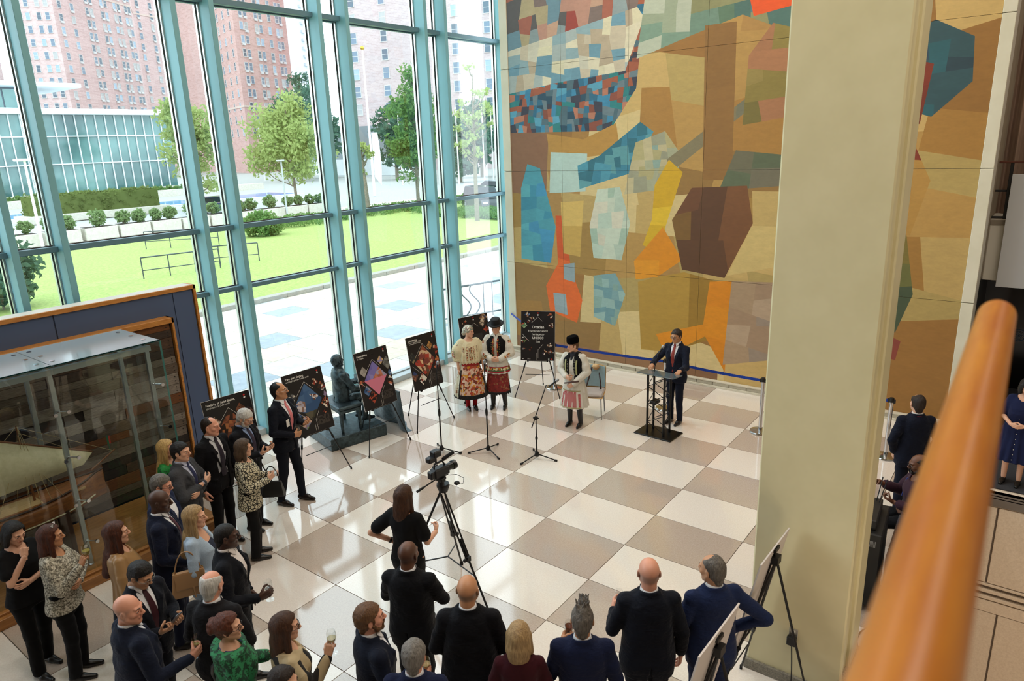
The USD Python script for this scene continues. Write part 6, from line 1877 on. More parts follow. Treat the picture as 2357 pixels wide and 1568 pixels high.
ya = np.array([.03, -1.15, 2.28]); yb_ = np.array([.03, 1.28, 1.16])
sobj("yard", rod(ya, yb_, .018, .015, 8), mast, sh, smooth=40)
g = np.linspace(0, 1, 14)
A3, B3, C3, D3 = ya, yb_, np.array([.08, 1.05, 1.0]), np.array([.08, -1.2, .92])
sv = np.array([[(1 - b) * ((1 - a) * A3 + a * B3) + b * ((1 - a) * D3 + a * C3) + np.array([.16 * math.sin(math.pi * a) * math.sin(math.pi * b), 0, -.01]) for b in g] for a in g]).reshape(-1, 3)
sf = np.array([q for i in range(13) for j in range(13) for q in ((i * 14 + j, i * 14 + j + 14, i * 14 + j + 15), (i * 14 + j, i * 14 + j + 15, i * 14 + j + 1))])
sobj("sail", join((sv, sf), (sv - [.004, 0, 0], sf[:, ::-1])), noisy("sail_cloth", "cfc3a0", "dccfae", 20, .9), sh, smooth=True)
rg_ = plain("rigging", "b09a70", .8)
for a, b in [((0, .12, 2.0), (s_ * .30, .12 + dy, .64)) for s_ in (-1, 1) for dy in (-.18, 0, .18)] + [((0, .1, 2.0), (0, 1.68, 1.03)), ((0, .1, 2.0), (0, -1.5, .75)), (tuple(ya), (0, -1.5, .75)), ((0, -1.2, 1.48), (.25, -1.3, .66)), ((0, .12, 1.5), (.32, .5, .66)), ((.0, .1, 1.9), (.03, .9, 1.33)), ((.02, .1, 1.7), (.3, -.6, .65))]:
    sobj("rope", rod(a, b, .0045, n=5), rg_, sh)
sobj("flag", join(box((-.003, 1.60, 1.18), (.003, 1.635, 1.34)), rod((0, 1.62, 1.0), (0, 1.62, 1.36), .006, n=6)), plain("ship_flag_green", "2c6a4a", .7), sh)
sobj("flag", box((-.003, 1.635, 1.18), (.003, 1.67, 1.34)), plain("ship_flag_red", "b0352c", .7), sh)
obj("cradle", join(bbox_((-.16, -.62, 0), (.16, -.56, .66), .01), bbox_((-.16, .30, 0), (.16, .36, .70), .01), bbox_((-.05, -.6, .3), (.05, .34, .36), .01)), plain("ship_dark", "3a1e0e", .5), sh)

# ================================================================ things behind the column: sound case, table, seat
ft = thing("equipment_case", "tall black sound equipment case with antennas right of the cream column", "case", (5.02, -2.05, 0), 4)
obj("cabinet", bbox_((-.26, -.38, .08), (.25, .36, .95), .012), plain("case_black", "0d0d0e", .55), ft)
obj("lid", bbox_((-.22, -.30, .95), (.18, .25, 1.07), .01), plain("case_black2", "151516", .5), ft)
for sx in (-1, 1):
    for sy in (-1, 1):
        obj("castor", rod((sx * .2 - .02, sy * .3, .04), (sx * .2 + .02, sy * .3, .04), .04, n=12), rub, ft)
for k in range(2):
    obj("antenna", rod((.12 + .03 * k, .18 - .03 * k, 1.07), (.15 + .05 * k, .26 - .05 * k, 1.33), .006, n=6), blk, ft)
for k in range(5):
    obj("vent", box((.14 + .012 * k, -.382, .80), (.146 + .012 * k, -.379, .87)), plain("vent_grey", "8a8a8a", .5), ft)
dt = thing("draped_table", "table draped in dark blue cloth beside the sound equipment case", "table", (5.75, -1.9, 0), 2)
obj("cloth", join(bbox_((-.42, -.55, .02), (.35, .5, .76), .02)), cloth("drape", "1b2433", .8), dt)
ch2 = chair("dark seat of the man in the purple shirt behind the handrail", 5.42, -1.0, 125, "1d1f24", "1d1f24")

o = thing("floor_cable", "black cable lying in a loop on the floor right of the cream column", "cable", (5.38, -3.0, 0))
th = np.linspace(0, 1, 40)
obj("cord", tube(np.c_[.16 * np.cos(th * 9) * (1 - .4 * th), .30 * np.sin(th * 9) + .3 * th, .008 + .012 * th], .008, 6), rub, o, smooth=True)
o = thing("cardboard_box", "small brown cardboard box on the floor beside the sound equipment case", "box", (5.46, -2.62, 0), 20)
obj("carton", bbox_((-.12, -.1, 0), (.12, .1, .16), .004), noisy("carton", "8a6238", "9c7245", 9, .85), o)
obj("flap", box((-.12, -.1, .16), (.12, -.02, .164)), noisy("carton", "8a6238", "9c7245", 9, .85), o)

# ================================================================ the people
SPK = np.array([1.28, 1.42])
wine_glass_m = mat("wine_glass", {"p": ("principled_bsdf", {"base_color": (1, 1, 1), "roughness": .0, "transmission_weight": 1.0, "ior": 1.33})}, [], "p.BSDF")


def wine(label, p, c="d8c27a", fill=.45, tumbler=False):
    """stemmed glass held at p (the hand closes round the bottom of its bowl)"""
    t = thing("wine_glass", label, "glass", (p[0], p[1], p[2] - (.10 if not tumbler else .05)))
    cg_ = glass_pane("goblet_glass", (.97, .98, .98), .0, 1.5)
    if tumbler:
        obj("bowl", lathe([(.0, .0), (.030, .0), (.034, .02), (.036, .10), (.034, .10), (.032, .02), (.0, .008)], 22), cg_, t, smooth=50)
        obj("drink", lathe([(.0, .010), (.031, .012), (.033, .05), (.0, .05)], 20), plain("drink_" + c, c, .1), t, smooth=50)
        return t
    obj("foot", lathe([(.0, .0), (.036, .0), (.036, .003), (.010, .007), (.004, .012), (.0035, .085)], 22), cg_, t, smooth=50)
    obj("bowl", lathe([(.0035, .085), (.012, .092), (.030, .115), (.038, .145), (.036, .180), (.031, .205), (.0298, .205), (.0345, .180), (.0365, .145), (.0285, .117), (.0, .096)], 24), cg_, t, smooth=50)
    if fill:
        q = .117 + .05 * fill
        obj("drink", lathe([(.0, .0975), (.027, .117), (.034, q), (.0, q)], 20), plain("drink_" + c, c, .08, transmission_weight=.6), t, smooth=50)
    return t


def spots(key, base, edge, scale, w=.06, rough=.8):
    """cells of one colour with wide borders of another"""
    return mat("print_" + key, {"t": ("texture_coordinate", {}), "v": ("voronoi_texture", {"feature": "distance_to_edge", "scale": scale, "randomness": .9}), "r": ("rgb_ramp", {"ramp": [(0, lin(edge)), (w, lin(edge)), (w + .02, lin(base)), (1, lin(base))]}), "p": ("principled_bsdf", {"roughness": rough})},
               [("t.object", "v.vector"), ("v.distance", "r.fac"), ("r.color", "p.base_color")], "p.BSDF")


def print_cloth(key, cs, scale, rough=.8, detail=4, feature="f1", noise=False, randomness=1.0, stretch=(1, 1, 1)):
    """scattered patches in several colours"""
    ramp = [(i / len(cs), lin(c)) for i, c in enumerate(cs)]
    n = {"t": ("texture_coordinate", {}), "m": ("mapping", {"scale": stretch}), "r": ("rgb_ramp", {"ramp": ramp, "interpolate": False}), "p": ("principled_bsdf", {"roughness": rough})}
    if noise:
        n["v"] = ("noise_texture", {"scale": scale, "detail": detail, "roughness": .7})
        return mat("print_" + key, n, [("t.object", "m.vector"), ("m.vector", "v.vector"), ("v.fac", "r.fac"), ("r.color", "p.base_color")], "p.BSDF")
    n["v"] = ("voronoi_texture", {"scale": scale, "randomness": randomness}); n["s"] = ("separate_color", {})
    return mat("print_" + key, n, [("t.object", "m.vector"), ("m.vector", "v.vector"), ("v.color", "s.color"), ("s.r", "r.fac"), ("r.color", "p.base_color")], "p.BSDF")


def slab(pts, th=.006):
    """a thin panel through a grid of points (rows x cols), thickened along its normals"""
    P = np.asarray(pts, float); r, c = P.shape[:2]
    V = P.reshape(-1, 3)
    f = np.array([q for i in range(r - 1) for j in range(c - 1) for q in ((i * c + j, i * c + j + 1, i * c + c + j + 1), (i * c + j, i * c + c + j + 1, i * c + c + j))])
    n = smooth_normals(V, f)
    V2 = V + n * th
    b = [i for i in range(c)] + [i * c + c - 1 for i in range(1, r)] + [(r - 1) * c + j for j in range(c - 2, -1, -1)] + [i * c for i in range(r - 2, 0, -1)]
    e = np.array([q for k in range(len(b)) for q in ((b[k], b[(k + 1) % len(b)], b[(k + 1) % len(b)] + len(V)), (b[k], b[(k + 1) % len(b)] + len(V), b[k] + len(V)))])
    return np.vstack([V, V2]), np.vstack([f[:, ::-1], f + len(V), e[:, ::-1]])


def ring_pts(prof, z, ang):
    P = np.asarray(prof)
    a, b, cx, cy = (np.interp(z, P[:, 0], P[:, i]) for i in (1, 2, 3, 4))
    return np.stack([cx + a * np.sin(ang), cy + b * np.cos(ang), np.broadcast_to(z, np.shape(ang))], -1)


def bag(label, at, rz, m, size=(.30, .10, .22), strap=.25, flap=True, buckle=False, name="handbag"):
    t = thing(name, label, "bag", at, rz)
    w, d, h = size
    obj("body", hull([(sx * w / 2 * (1 if z_ < h * .5 else .8), sy * d / 2 * (1 if z_ < h * .6 else .35), z_) for sx in (-1, 1) for sy in (-1, 1) for z_ in (0, .03, h * .55, h)] + [(sx * w * .44, sy * d * .56, h * .2) for sx in (-1, 1) for sy in (-1, 1)]), m, t, smooth=40)
    if flap:
        obj("flap", hull([(sx * w * .36, -d / 2 - dy, z_) for sx in (-1, 1) for dy, z_ in ((.006, h * .35), (.012, h * .4), (-.01, h * 1.0), (.0, h * .6))]), m, t, smooth=30)
        obj("tassel", join(rod((.03, -d / 2 - .012, h * .4), (.035, -d / 2 - .016, -.02), .007, n=6)), m, t)
    q = np.linspace(-1, 1, 15)
    obj("strap", tube(np.c_[q * w * .36, 0 * q, h * .95 + strap * (1 - np.abs(q) ** 2.4)], .007, 7), m, t, smooth=True)
    if buckle:
        for s_ in (-1, 1):
            obj("ring", tube(arc((s_ * w * .36, 0, h * 1.02), .014, 0, 360, 13), .003, 5), plain("gold", "b98f3a", .25, 1.0), t)
    return t


def tag_card(t, d, x=.115, z=1.24, c="dcdad6", lanyard=None):
    """a pale name card on the chest"""
    P_ = np.array(d["TR"]); y = np.interp(z, P_[:, 0], P_[:, 2] + P_[:, 4]) * (1 - .25 * (abs(x) / .17) ** 2) + .045
    obj("name_card", d["sc"](move(bbox_((-.032, -.003, -.055), (.032, .003, .045), .004), (x, y, z))), plain("card_" + c, c, .5), t)
    if lanyard:
        pts = [(.05, .06, 1.47), (.055, .11, 1.38), (x, y, z + .05)]
        obj("lanyard", d["sc"](tube(np.array(pts), .006, 6)), cloth("lanyard_" + lanyard, lanyard, .6), t, smooth=True)


BLACK, NAVY, BLUE, INK = "14161b", "151a2a", "1a2747", "101117"

# ---- at the front
t, hnd = person("man in a navy suit and red tie speaking at the lectern", 1.77, (1.27, 1.40), -94, skin="tan", hair=("short", "dark"), head=(6, 8, 0),
                arms=(((.33, .14, 1.17), (.27, .37, 1.16), (-.25, .9, -.35), (-.1, -.2, -1), "relax"), ((.26, .14, 1.13), (.27, .36, 1.14), (-.1, .9, -.45), (-.1, -.2, -1), "relax")), col=NAVY, tie="8e3b34", glasses="metal", stance=.09)
# folk dress, man in fur hat
def folk_white(t, d):
    sc, A, TR = d["sc"], d["A"], d["TR"]
    lo, hi = d["lo"], d["hi"]
    white = cloth("folk_white", "d9d4c8", .85, .6)
    f = Field((lo[0], d["ylo"], .36), (hi[0], d["yhi"], 1.53), .0125)
    f.stack([(.42, .27, .24, 0, 0), (.7, .235, .19, 0, 0), (.92, .20, .15, 0, 0)], 0, fold=(15, .016, .92, .42))
    f.stack([(.72, .235, .185, 0, 0), (.95, .19, .145, 0, 0)] + d["infl"](TR, .03, 1.0, 1.45) + [(1.47, .11, .085, 0, -.02)], 0, fold=(11, .012, 1.0, .72))
    d["sleeves"](f, .030, 1.0, .018)
    f.put(lambda x, y, z: np.sqrt((x / .06) ** 2 + ((y - .0) / .06) ** 2) * .06 - .06 + 0 * z, (-.09, -.09, 1.45), (.09, .09, 1.6), .005, how="sub", m=.02)
    obj("smock", sc(f.mesh(.007, 14, 8, (1, 1, .4))), white, t, smooth=True)
    vest = cloth("folk_black", "0d0d10", .9, .3)
    f = Field((-.30, -.26, .93), (.30, .28, 1.53), .0125)
    f.stack(d["infl"](TR, .048, 1.0, 1.42) + [(1.49, .115, .09, 0, -.02)], 0)
    f.put(lambda x, y, z: np.maximum(np.abs(x) - .045 - .05 * np.clip(1.3 - z, -.2, .3), .02 - y), (-.3, 0, .9), (.3, .4, 1.6), .005, how="sub", m=.02)
    for a in A:
        f.cone(a["sh"] * [.95, 1, 1] + [0, 0, .03], a["sh"] * [1.25, 1, 1] + [0, 0, -.14], .085, .085, .005, "sub")
    f.half((0, 0, -1), -1.0)
    obj("vest", sc(f.mesh()), vest, t, smooth=True)
    P_ = np.array(TR)
    for s in (-1, 1):                                  # cream embroidered strips with tooth edges down the vest
        zs = np.linspace(1.10, 1.38, 8)
        strip = [[(s * x_, np.interp(z_, P_[:, 0], P_[:, 2] + P_[:, 4]) * (1 - .28 * (x_ / .17) ** 2) + .056, z_) for x_ in ((.125, .095) if s > 0 else (.095, .125))[:: 1]] for z_ in zs]
        obj("vest_strip", sc(slab([[(p[0], p[1], p[2]) for p in row[::s]] for row in strip], .006 * 1)), plain("folk_cream_green", "a9a878", .8), t)
        for z_ in np.linspace(1.08, 1.40, 12):
            y_ = np.interp(z_, P_[:, 0], P_[:, 2] + P_[:, 4]) + .050
            obj("stud", sc(ball((s * (.07 + .02 * (1.3 - z_)), y_, z_), .006, 1)), plain("stud_silver", "c8c2b0", .3, .8), t)
    obj("scarf", sc(join(hull([(s * .05, .06, 1.47) for s in (-1, 1)] + [(s * .065, .05, 1.51) for s in (-1, 1)] + [(0, .14, 1.36), (0, .12, 1.36), (0, .10, 1.46), (.02, .135, 1.38)]), tube(arc((0, -.01, 1.495), .066, 0, 360, 19, "xy"), .02, 8))), cloth("folk_scarf", "2a2a30", .8), t, smooth=40)
    prof = [(.44, .275, .247, 0, .004), (.7, .24, .197, 0, .004), (.86, .215, .166, 0, .004)]
    an = np.linspace(-.85, .85, 15)
    apron = [ring_pts(prof, z_, an) for z_ in np.linspace(.45, .78, 7)]
    ap_m = mat("folk_apron", {"t": ("texture_coordinate", {}), "m": ("mapping", {"scale": (1, .0, 1)}), "v": ("voronoi_texture", {"feature": "f1", "metric": "manhattan", "scale": 21.0, "randomness": 0.0}), "w": ("wave_texture", {"wave_type": "bands", "bands_direction": "x", "scale": 5.0}),
                              "r": ("rgb_ramp", {"ramp": [(0, lin("e4d2c4")), (.16, lin("e4d2c4")), (.17, lin("a81f2e")), (.46, lin("a81f2e")), (.47, lin("e0c9be")), (.56, lin("e0c9be")), (.57, lin("b02433")), (1, lin("b02433"))], "interpolate": False}), "p": ("principled_bsdf", {"roughness": .85})},
               [("t.object", "m.vector"), ("m.vector", "v.vector"), ("v.distance", "r.fac"), ("r.color", "p.base_color")], "p.BSDF")
    obj("apron", sc(slab(apron, .008)), ap_m, t, smooth=30)
    for s_, z_ in ((1, .452), (1, .775)):
        obj("apron_border", sc(tube(ring_pts([(p[0], p[1] + .01, p[2] + .01, 0, 0) for p in prof], z_, an), .008, 6)), plain("folk_olive", "a39a6c", .8), t, smooth=True)
    d["shoes"]("101012", ankle=True)
    f = Field((-.14, -.16, -.02), (.14, .14, .24), .008)
    hatm = mat("fur_black", {"t": ("texture_coordinate", {}), "n": ("noise_texture", {"scale": 190.0, "detail": 4.0}), "b": ("bump", {"strength": 1.0, "distance": .015}), "p": ("principled_bsdf", {"base_color": lin("060506"), "roughness": 1.0, "specular_ior_level": .1})}, [("t.object", "n.vector"), ("n.fac", "b.height"), ("b.normal", "p.normal")], "p.BSDF")
    f.stack([(.055, .098, .112, 0, -.012), (.10, .104, .118, 0, -.012), (.175, .094, .108, 0, -.014), (.19, .08, .09, 0, -.014)], 0, p=2.4)
    v, fc = f.mesh(.005, 60, 2)
    obj("fur_hat", sc((d["tohead"](v), fc)), hatm, t, smooth=True)


t, hnd = person("man in a black fur hat and white smock with a red patterned apron", 1.64, (-.20, .33), -82, skin="fair", hair=("short", "lightbrown"), head=(38, 8, 0), wear="none", arms=("front", "clasp"), extra=folk_white, girth=1.04, stance=.11)
p_ = (hnd[0] + hnd[1]) / 2
o = thing("flute", "short brown wooden flute held by the man in the fur hat", "flute", tuple(p_), 20)
obj("pipe", tube([(-.10, 0, -.03), (.17, -.06, .04)], [.013, .016], 9), plain("pipe_wood2", "4a2818", .4), o, smooth=True)


def folk_vest(t, d):
    sc, A, TR, lo, hi = d["sc"], d["A"], d["TR"], d["lo"], d["hi"]
    white = cloth("folk_white", "d9d4c8", .85, .6)
    f = Field((lo[0], d["ylo"], .70), (hi[0], d["yhi"], 1.53), .0125)
    f.stack([(.74, .24, .19, 0, 0), (.95, .20, .15, 0, 0)] + d["infl"](TR, .028, 1.0, 1.45) + [(1.48, .09, .08, 0, -.02)], 0, fold=(11, .012, 1.0, .74))
    d["sleeves"](f, .030, 1.0, .026)
    f.put(lambda x, y, z: np.sqrt((x / .058) ** 2 + ((y - .0) / .058) ** 2) * .058 - .058 + 0 * z, (-.09, -.09, 1.46), (.09, .09, 1.6), .005, how="sub", m=.02)
    obj("smock", sc(f.mesh(.006, 14, 3, (1, 1, .4))), white, t, smooth=True)
    for s in (-1, 1):
        obj("collar", sc(hull([(s * .008, .06, 1.505), (s * .066, .02, 1.525), (s * .075, .025, 1.48), (s * .045, .09, 1.43), (s * .012, .085, 1.46), (s * .03, .097, 1.44)])), white, t)
    f = Field((-.30, -.26, .93), (.30, .28, 1.53), .0125)
    f.stack([(1.0, .185, .14, 0, 0)] + d["infl"](TR, .046, 1.05, 1.42) + [(1.47, .13, .095, 0, -.02)], 0)
    f.put(lambda x, y, z: np.maximum(np.abs(x) - .028 - .05 * np.clip(z - 1.3, 0, .3), .02 - y), (-.3, 0, .9), (.3, .4, 1.6), .005, how="sub", m=.02)
    for a in A:
        f.cone(a["sh"] * [.95, 1, 1] + [0, 0, .03], a["sh"] * [1.25, 1, 1] + [0, 0, -.14], .085, .085, .005, "sub")
    f.half((0, 0, -1), -.98)
    obj("vest", sc(f.mesh()), cloth("folk_velvet", "0a0a0c", .75, .2), t, smooth=True)
    P_ = np.array(TR)
    for s in (-1, 1):
        zs = np.linspace(1.05, 1.43, 9)
        row = lambda z_, x0, x1: [(s * x_, np.interp(z_, P_[:, 0], P_[:, 2] + P_[:, 4]) * (1 - .25 * (x_ / .17) ** 2) + .050, z_) for x_ in ((x0, x1) if s < 0 else (x1, x0))]
        obj("vest_edging", sc(slab([row(z_, .026 + .05 * max(z_ - 1.3, 0), .056 + .05 * max(z_ - 1.3, 0)) for z_ in zs], .006)), print_cloth("folk_edging", ["7a1f1f", "a8321f", "2f5a2a", "7a1f1f", "c29a3a"], 60), t)
        for z_ in np.linspace(1.1, 1.36, 9):
            y_ = np.interp(z_, P_[:, 0], P_[:, 2] + P_[:, 4]) + .048
            obj("stud", sc(ball((s * .075, y_, z_), .0055, 1)), plain("stud_gold", "b9a060", .3, .8), t)
    for a in A:                                                   # embroidered bands along the sleeves
        e0, e1, e2 = a["sh"], a["e"], a["w"]
        out = np.array([a["s"] * .75, .55, .25]); out /= np.linalg.norm(out)
        path = [e0 * (1 - q) + e1 * q for q in np.linspace(.15, .95, 6)] + [e1 * (1 - q) + e2 * q for q in np.linspace(.1, .7, 4)]
        rad = [.082] * 5 + [.084] + [.078, .074, .07, .066]
        rows_ = []
        for i, (p, r_) in enumerate(zip(path, rad)):
            dr = (e1 - e0) if i < 6 else (e2 - e1); dr = dr / np.linalg.norm(dr)
            o_ = out - dr * (out @ dr); o_ /= np.linalg.norm(o_); w_ = np.cross(dr, o_)
            rows_.append([p + o_ * r_ * math.cos(q) * 1.0 + w_ * r_ * math.sin(q) for q in (-.42, -.15, .15, .42)])
        obj("sleeve_embroidery", sc(slab(rows_, .006)), print_cloth("folk_sleeve", ["a8402a", "c8852a", "d9cfb4", "8e2f22", "4a5a2a", "e0d4b8", "b9602f"], 55), t, smooth=40)
    prof = [(.76, .247, .197, 0, .0), (.95, .208, .158, 0, .0)]
    an = np.linspace(-np.pi, np.pi, 49)
    for za, zb, m_ in ((.775, .80, cloth("folk_red", "9e2230", .8)), (.802, .815, plain("folk_green", "3f6a3a", .8)), (.82, .865, print_cloth("folk_hem", ["d9cfa8", "a8402a", "3f5a2a", "d9cfa8", "c8852a", "d9cfa8"], 38)), (.868, .882, cloth("folk_red", "9e2230", .8))):
        obj("hem_band", sc(slab([ring_pts(prof, z_, an) + ring_pts(prof, z_, an) * [.035, .035, 0] for z_ in (za, zb)], .006)), m_, t, smooth=40)
    apro = [(.36, .235, .20, 0, .0), (.76, .20, .16, 0, 0)]
    an = np.linspace(-1.35, 1.35, 25)
    wob = .012 * np.cos(an * 9)
    apr = [ring_pts(apro, z_, an) * (1 + wob[:, None] * [1, 1, 0] * 3 * (.8 - z_) / .4) for z_ in np.linspace(.37, .78, 9)]
    obj("apron", sc(slab(apr, .008)), print_cloth("folk_red_floral", ["7a1f1c", "842420", "7a1f1c", "8a5a3a", "7a1f1c", "842420", "6a1a1a"], 30), t, smooth=40)
    fr = apr[0]
    V_ = [hull([p + np.array([dx, dy, dz]) for dx in (-.012, .012) for dy in (-.006, .008) for dz in ((.0, -.03) if k % 2 else (.0, -.045))]) for k, p in enumerate(fr)]
    obj("fringe", sc(join(V_ + [tube(fr, .012, 6)] + [tube(np.array([q[i] for q in apr[:5]]), .011, 6) for i in (0, -1)])), plain("folk_fringe", "1a1a1c", .9), t, kind="stuff")
    f = Field((-.30, -.28, .42), (.30, .28, .80), .014)
    f.stack([(.45, .21, .17, 0, -.01), (.78, .19, .14, 0, -.01)], 0, fold=(12, .012, .78, .45))
    obj("underskirt", sc(f.mesh()), white, t, smooth=True)
    d["shoes"]("101012", ankle=True)
    hv = lathe([(.0, .185), (.078, .18), (.088, .17), (.092, .075), (.14, .07), (.152, .085), (.158, .082), (.145, .058), (.10, .055), (.0, .055)], 34)
    hv = (hv[0] * [1, 1.13, 1] + [0, -.012, .0], hv[1][:, ::-1])
    obj("hat", sc((d["tohead"](hv[0]), hv[1])), plain("hat_felt", "0f1116", .8), t, smooth=30)


t, hnd = person("man in a round black hat and velvet vest with a dark red apron", 1.77, (-1.94, .30), -62, skin="fair", hair=("short", "lightbrown"), head=(4, 10, 0), wear="none", arms=("front", "front"), extra=folk_vest, stance=.12)


def folk_woman(t, d):
    sc, A, TR, lo, hi = d["sc"], d["A"], d["TR"], d["lo"], d["hi"]
    cream_ = cloth("folk_cream", "d8cca8", .85, .7)
    f = Field((lo[0] - .05, d["ylo"], .92), (hi[0] + .05, d["yhi"], 1.52), .0125)
    f.stack([(.98, .185, .15, 0, .01), (1.05, .215, .18, 0, .015), (1.2, .205, .17, 0, .015)] + d["infl"](TR, .035, 1.3, 1.42) + [(1.46, .12, .085, 0, -.02)], 0, fold=(17, .010, 1.4, 1.05))
    for a in A:
        m_ = a["sh"] * .5 + a["e"] * .5
        f.cone(a["sh"], m_ + [a["s"] * .03, 0, 0], .085, .115, .04)
        f.cone(m_ + [a["s"] * .03, 0, 0], a["e"] + [a["s"] * .01, 0, -.02], .115, .10, .03)
    for a in A:
        f.half((0, 0, -1), -.985)
    f.put(lambda x, y, z: np.sqrt((x / .075) ** 2 + ((y - .01) / .075) ** 2) * .075 - .075 + 0 * z, (-.1, -.1, 1.43), (.1, .12, 1.6), .005, how="sub", m=.02)
    obj("blouse", sc(f.mesh(.006, 14, 5, (1, 1, .3))), cream_, t, smooth=True)
    emb = print_cloth("folk_stitch", ["8e3a2a", "d8cca8", "b9702f", "d8cca8", "5a3a2a", "d8cca8"], 75)
    bl = [(1.05, .222, .188, 0, .015), (1.2, .213, .178, 0, .015), (1.3, .200, .168, 0, .012), (1.36, .19, .148, 0, .0)]
    for an0 in (-.75, -.38, -.1, .1, .38, .75):
        an = np.linspace(an0 - .07, an0 + .07, 4)
        obj("blouse_embroidery", sc(slab([ring_pts(bl, z_, an) for z_ in np.linspace(1.08, 1.35, 8)], .005)), emb, t, smooth=40)
    for a in A:
        rows_ = []
        for q in np.linspace(.05, 1.0, 8):
            p = a["sh"] * (1 - q) + (a["e"] + [0, 0, -.02]) * q + [a["s"] * .03 * math.sin(q * 3), 0, 0]
            r_ = .092 + .03 * math.sin(q * 2.6)
            rows_.append([p + np.array([a["s"] * math.cos(g_), math.sin(g_), .12]) * r_ for g_ in (np.linspace(-.5, .8, 6) * a["s"])])
        obj("sleeve_embroidery", sc(slab(rows_, .006)), print_cloth("folk_sleeve_w", ["a85a4a", "d8cca8", "c89a3a", "8a4a5a", "d8cca8", "6a7a4a"], 62), t, smooth=40)
        e = a["e"]; w = a["w"]; d_ = (w - e) / np.linalg.norm(w - e)
        R_ = np.array(frame(d_)).T
        ruff = lathe([(.07, -.02), (.085, .03), (.098, .06), (.09, .06), (.06, -.0), (.05, -.02)], 28)
        ruff = (ruff[0] * (1 + .06 * np.cos(np.arctan2(ruff[0][:, 1], ruff[0][:, 0]) * 14))[:, None] ** np.array([1, 1, 0]), ruff[1])
        obj("cuff_ruffle", sc(move(ruff, e + d_ * .02, R=R_)), cream_, t, smooth=40)
    f = Field((-.42, -.38, .26), (.42, .38, 1.08), .0135)
    f.stack([(.31, .33, .29, 0, 0), (.6, .285, .24, 0, 0), (.9, .215, .17, 0, 0), (1.02, .165, .135, 0, .005)], 0, fold=(20, .018, 1.0, .31))
    obj("skirt", sc(f.mesh()), mat("folk_skirt", {"t": ("texture_coordinate", {}), "n": ("noise_texture", {"scale": 22.0, "detail": 2.0}), "r": ("rgb_ramp", {"ramp": [(0, lin("cfc6ac")), (.62, lin("cfc6ac")), (.66, lin("8a4a3a")), (1, lin("a89a78"))]}), "p": ("principled_bsdf", {"roughness": .9})}, [("t.object", "n.vector"), ("n.fac", "r.fac"), ("r.color", "p.base_color")], "p.BSDF"), t, smooth=True)
    for z_ in (.315,):
        an = np.linspace(-np.pi, np.pi, 60)
        obj("skirt_trim", sc(tube(ring_pts([(.31, .345, .305, 0, 0), (.5, .3, .3, 0, 0)], z_, an), .012, 6)), plain("folk_trim_black", "181818", .9), t, smooth=True)
    prof = [(.36, .345, .305, 0, .006), (.6, .302, .257, 0, .006), (.9, .235, .19, 0, .006), (1.03, .185, .155, 0, .008)]
    an = np.linspace(-.95, .95, 23)
    wob = .010 * np.cos(an * 12)
    apr = [ring_pts(prof, z_, an) * (1 + wob[:, None] * [1, 1, 0] * (1.05 - z_)) for z_ in np.linspace(.37, 1.03, 14)]
    obj("apron", sc(slab(apr, .008)), print_cloth("folk_flowers", ["c9a28a", "a83a22", "d6b49c", "b8542f", "c88a1f", "cfae98", "7a2a1c", "d9bba6", "a0482c", "c98a22", "5a3a24", "d2a890"], 26), t, smooth=40)
    obj("apron_band", sc(slab([ring_pts([(p[0], p[1] + .01, p[2] + .01, 0, p[4]) for p in prof], z_, an) for z_ in (.97, 1.03)], .006)), cloth("folk_band_red", "8e2420", .8), t, smooth=40)
    fr = [p + np.array([0, 0, 0]) for p in ring_pts(prof, .36, an)]
    obj("fringe", sc(join([hull([p + np.array([dx, dy, dz]) for dx in (-.014, .014) for dy in (-.008, .012) for dz in (.03, -.04 - .012 * (k % 2))]) for k, p in enumerate(fr)] + [tube(np.array([[q[i][0] * 1.02, q[i][1], q[i][2]] for q in apr[:11]]), .013, 6) for i in (0, -1)])), plain("folk_trim_black", "181818", .9), t, kind="stuff")
    for l in d["LG"]:
        f = Field(l["ank"] + [-.09, -.12, -.09], l["ank"] + [.1, .12, .34], .009)
        f.cone(l["ank"] + [0, 0, -.04], l["ank"] + (l["knee"] - l["ank"]) * .75, .043, .058, .01)
        obj("stocking", sc(f.mesh()), cloth("folk_stocking", "9c1220", .8), t, smooth=True)
    d["shoes"]("1a1614", flat=True, key="folk")
    f = Field((-.13, -.19, -.12), (.13, .13, .17), .0075)
    f.ell((0, -.018, .036), (.092, .112, .10), 0)
    f.cone((0, -.10, .0), (0, -.13, -.07), .06, .045, .03)
    f.put(lambda x, y, z: np.maximum(.03 + .9 * (z + .05) * (z > -.05) * .62 - y, z - .075), (-.13, 0, -.13), (.13, .15, .1), .01, how="sub", m=.02)
    f.half((0, .5, -1), .085)
    v, fc = f.mesh(.003, 70, 6)
    obj("beaded_headscarf", sc((d["tohead"](v), fc)), mat("folk_beads", {"t": ("texture_coordinate", {}), "v": ("voronoi_texture", {"scale": 85.0}), "s": ("separate_color", {}), "r": ("rgb_ramp", {"ramp": [(0, lin("b9b29a")), (.25, lin("8a8a78")), (.45, lin("d8d2c0")), (.6, lin("5f7a70")), (.72, lin("a85a4a")), (.85, lin("e6e0d0")), (1, lin("9a9a8a"))], "interpolate": False}), "b": ("bump", {"strength": .8, "distance": .008}), "p": ("principled_bsdf", {"roughness": .25, "metallic": .35})},
                                                                                [("t.object", "v.vector"), ("v.color", "s.color"), ("s.r", "r.fac"), ("r.color", "p.base_color"), ("v.distance", "b.height"), ("b.normal", "p.normal")], "p.BSDF"), t, smooth=True)


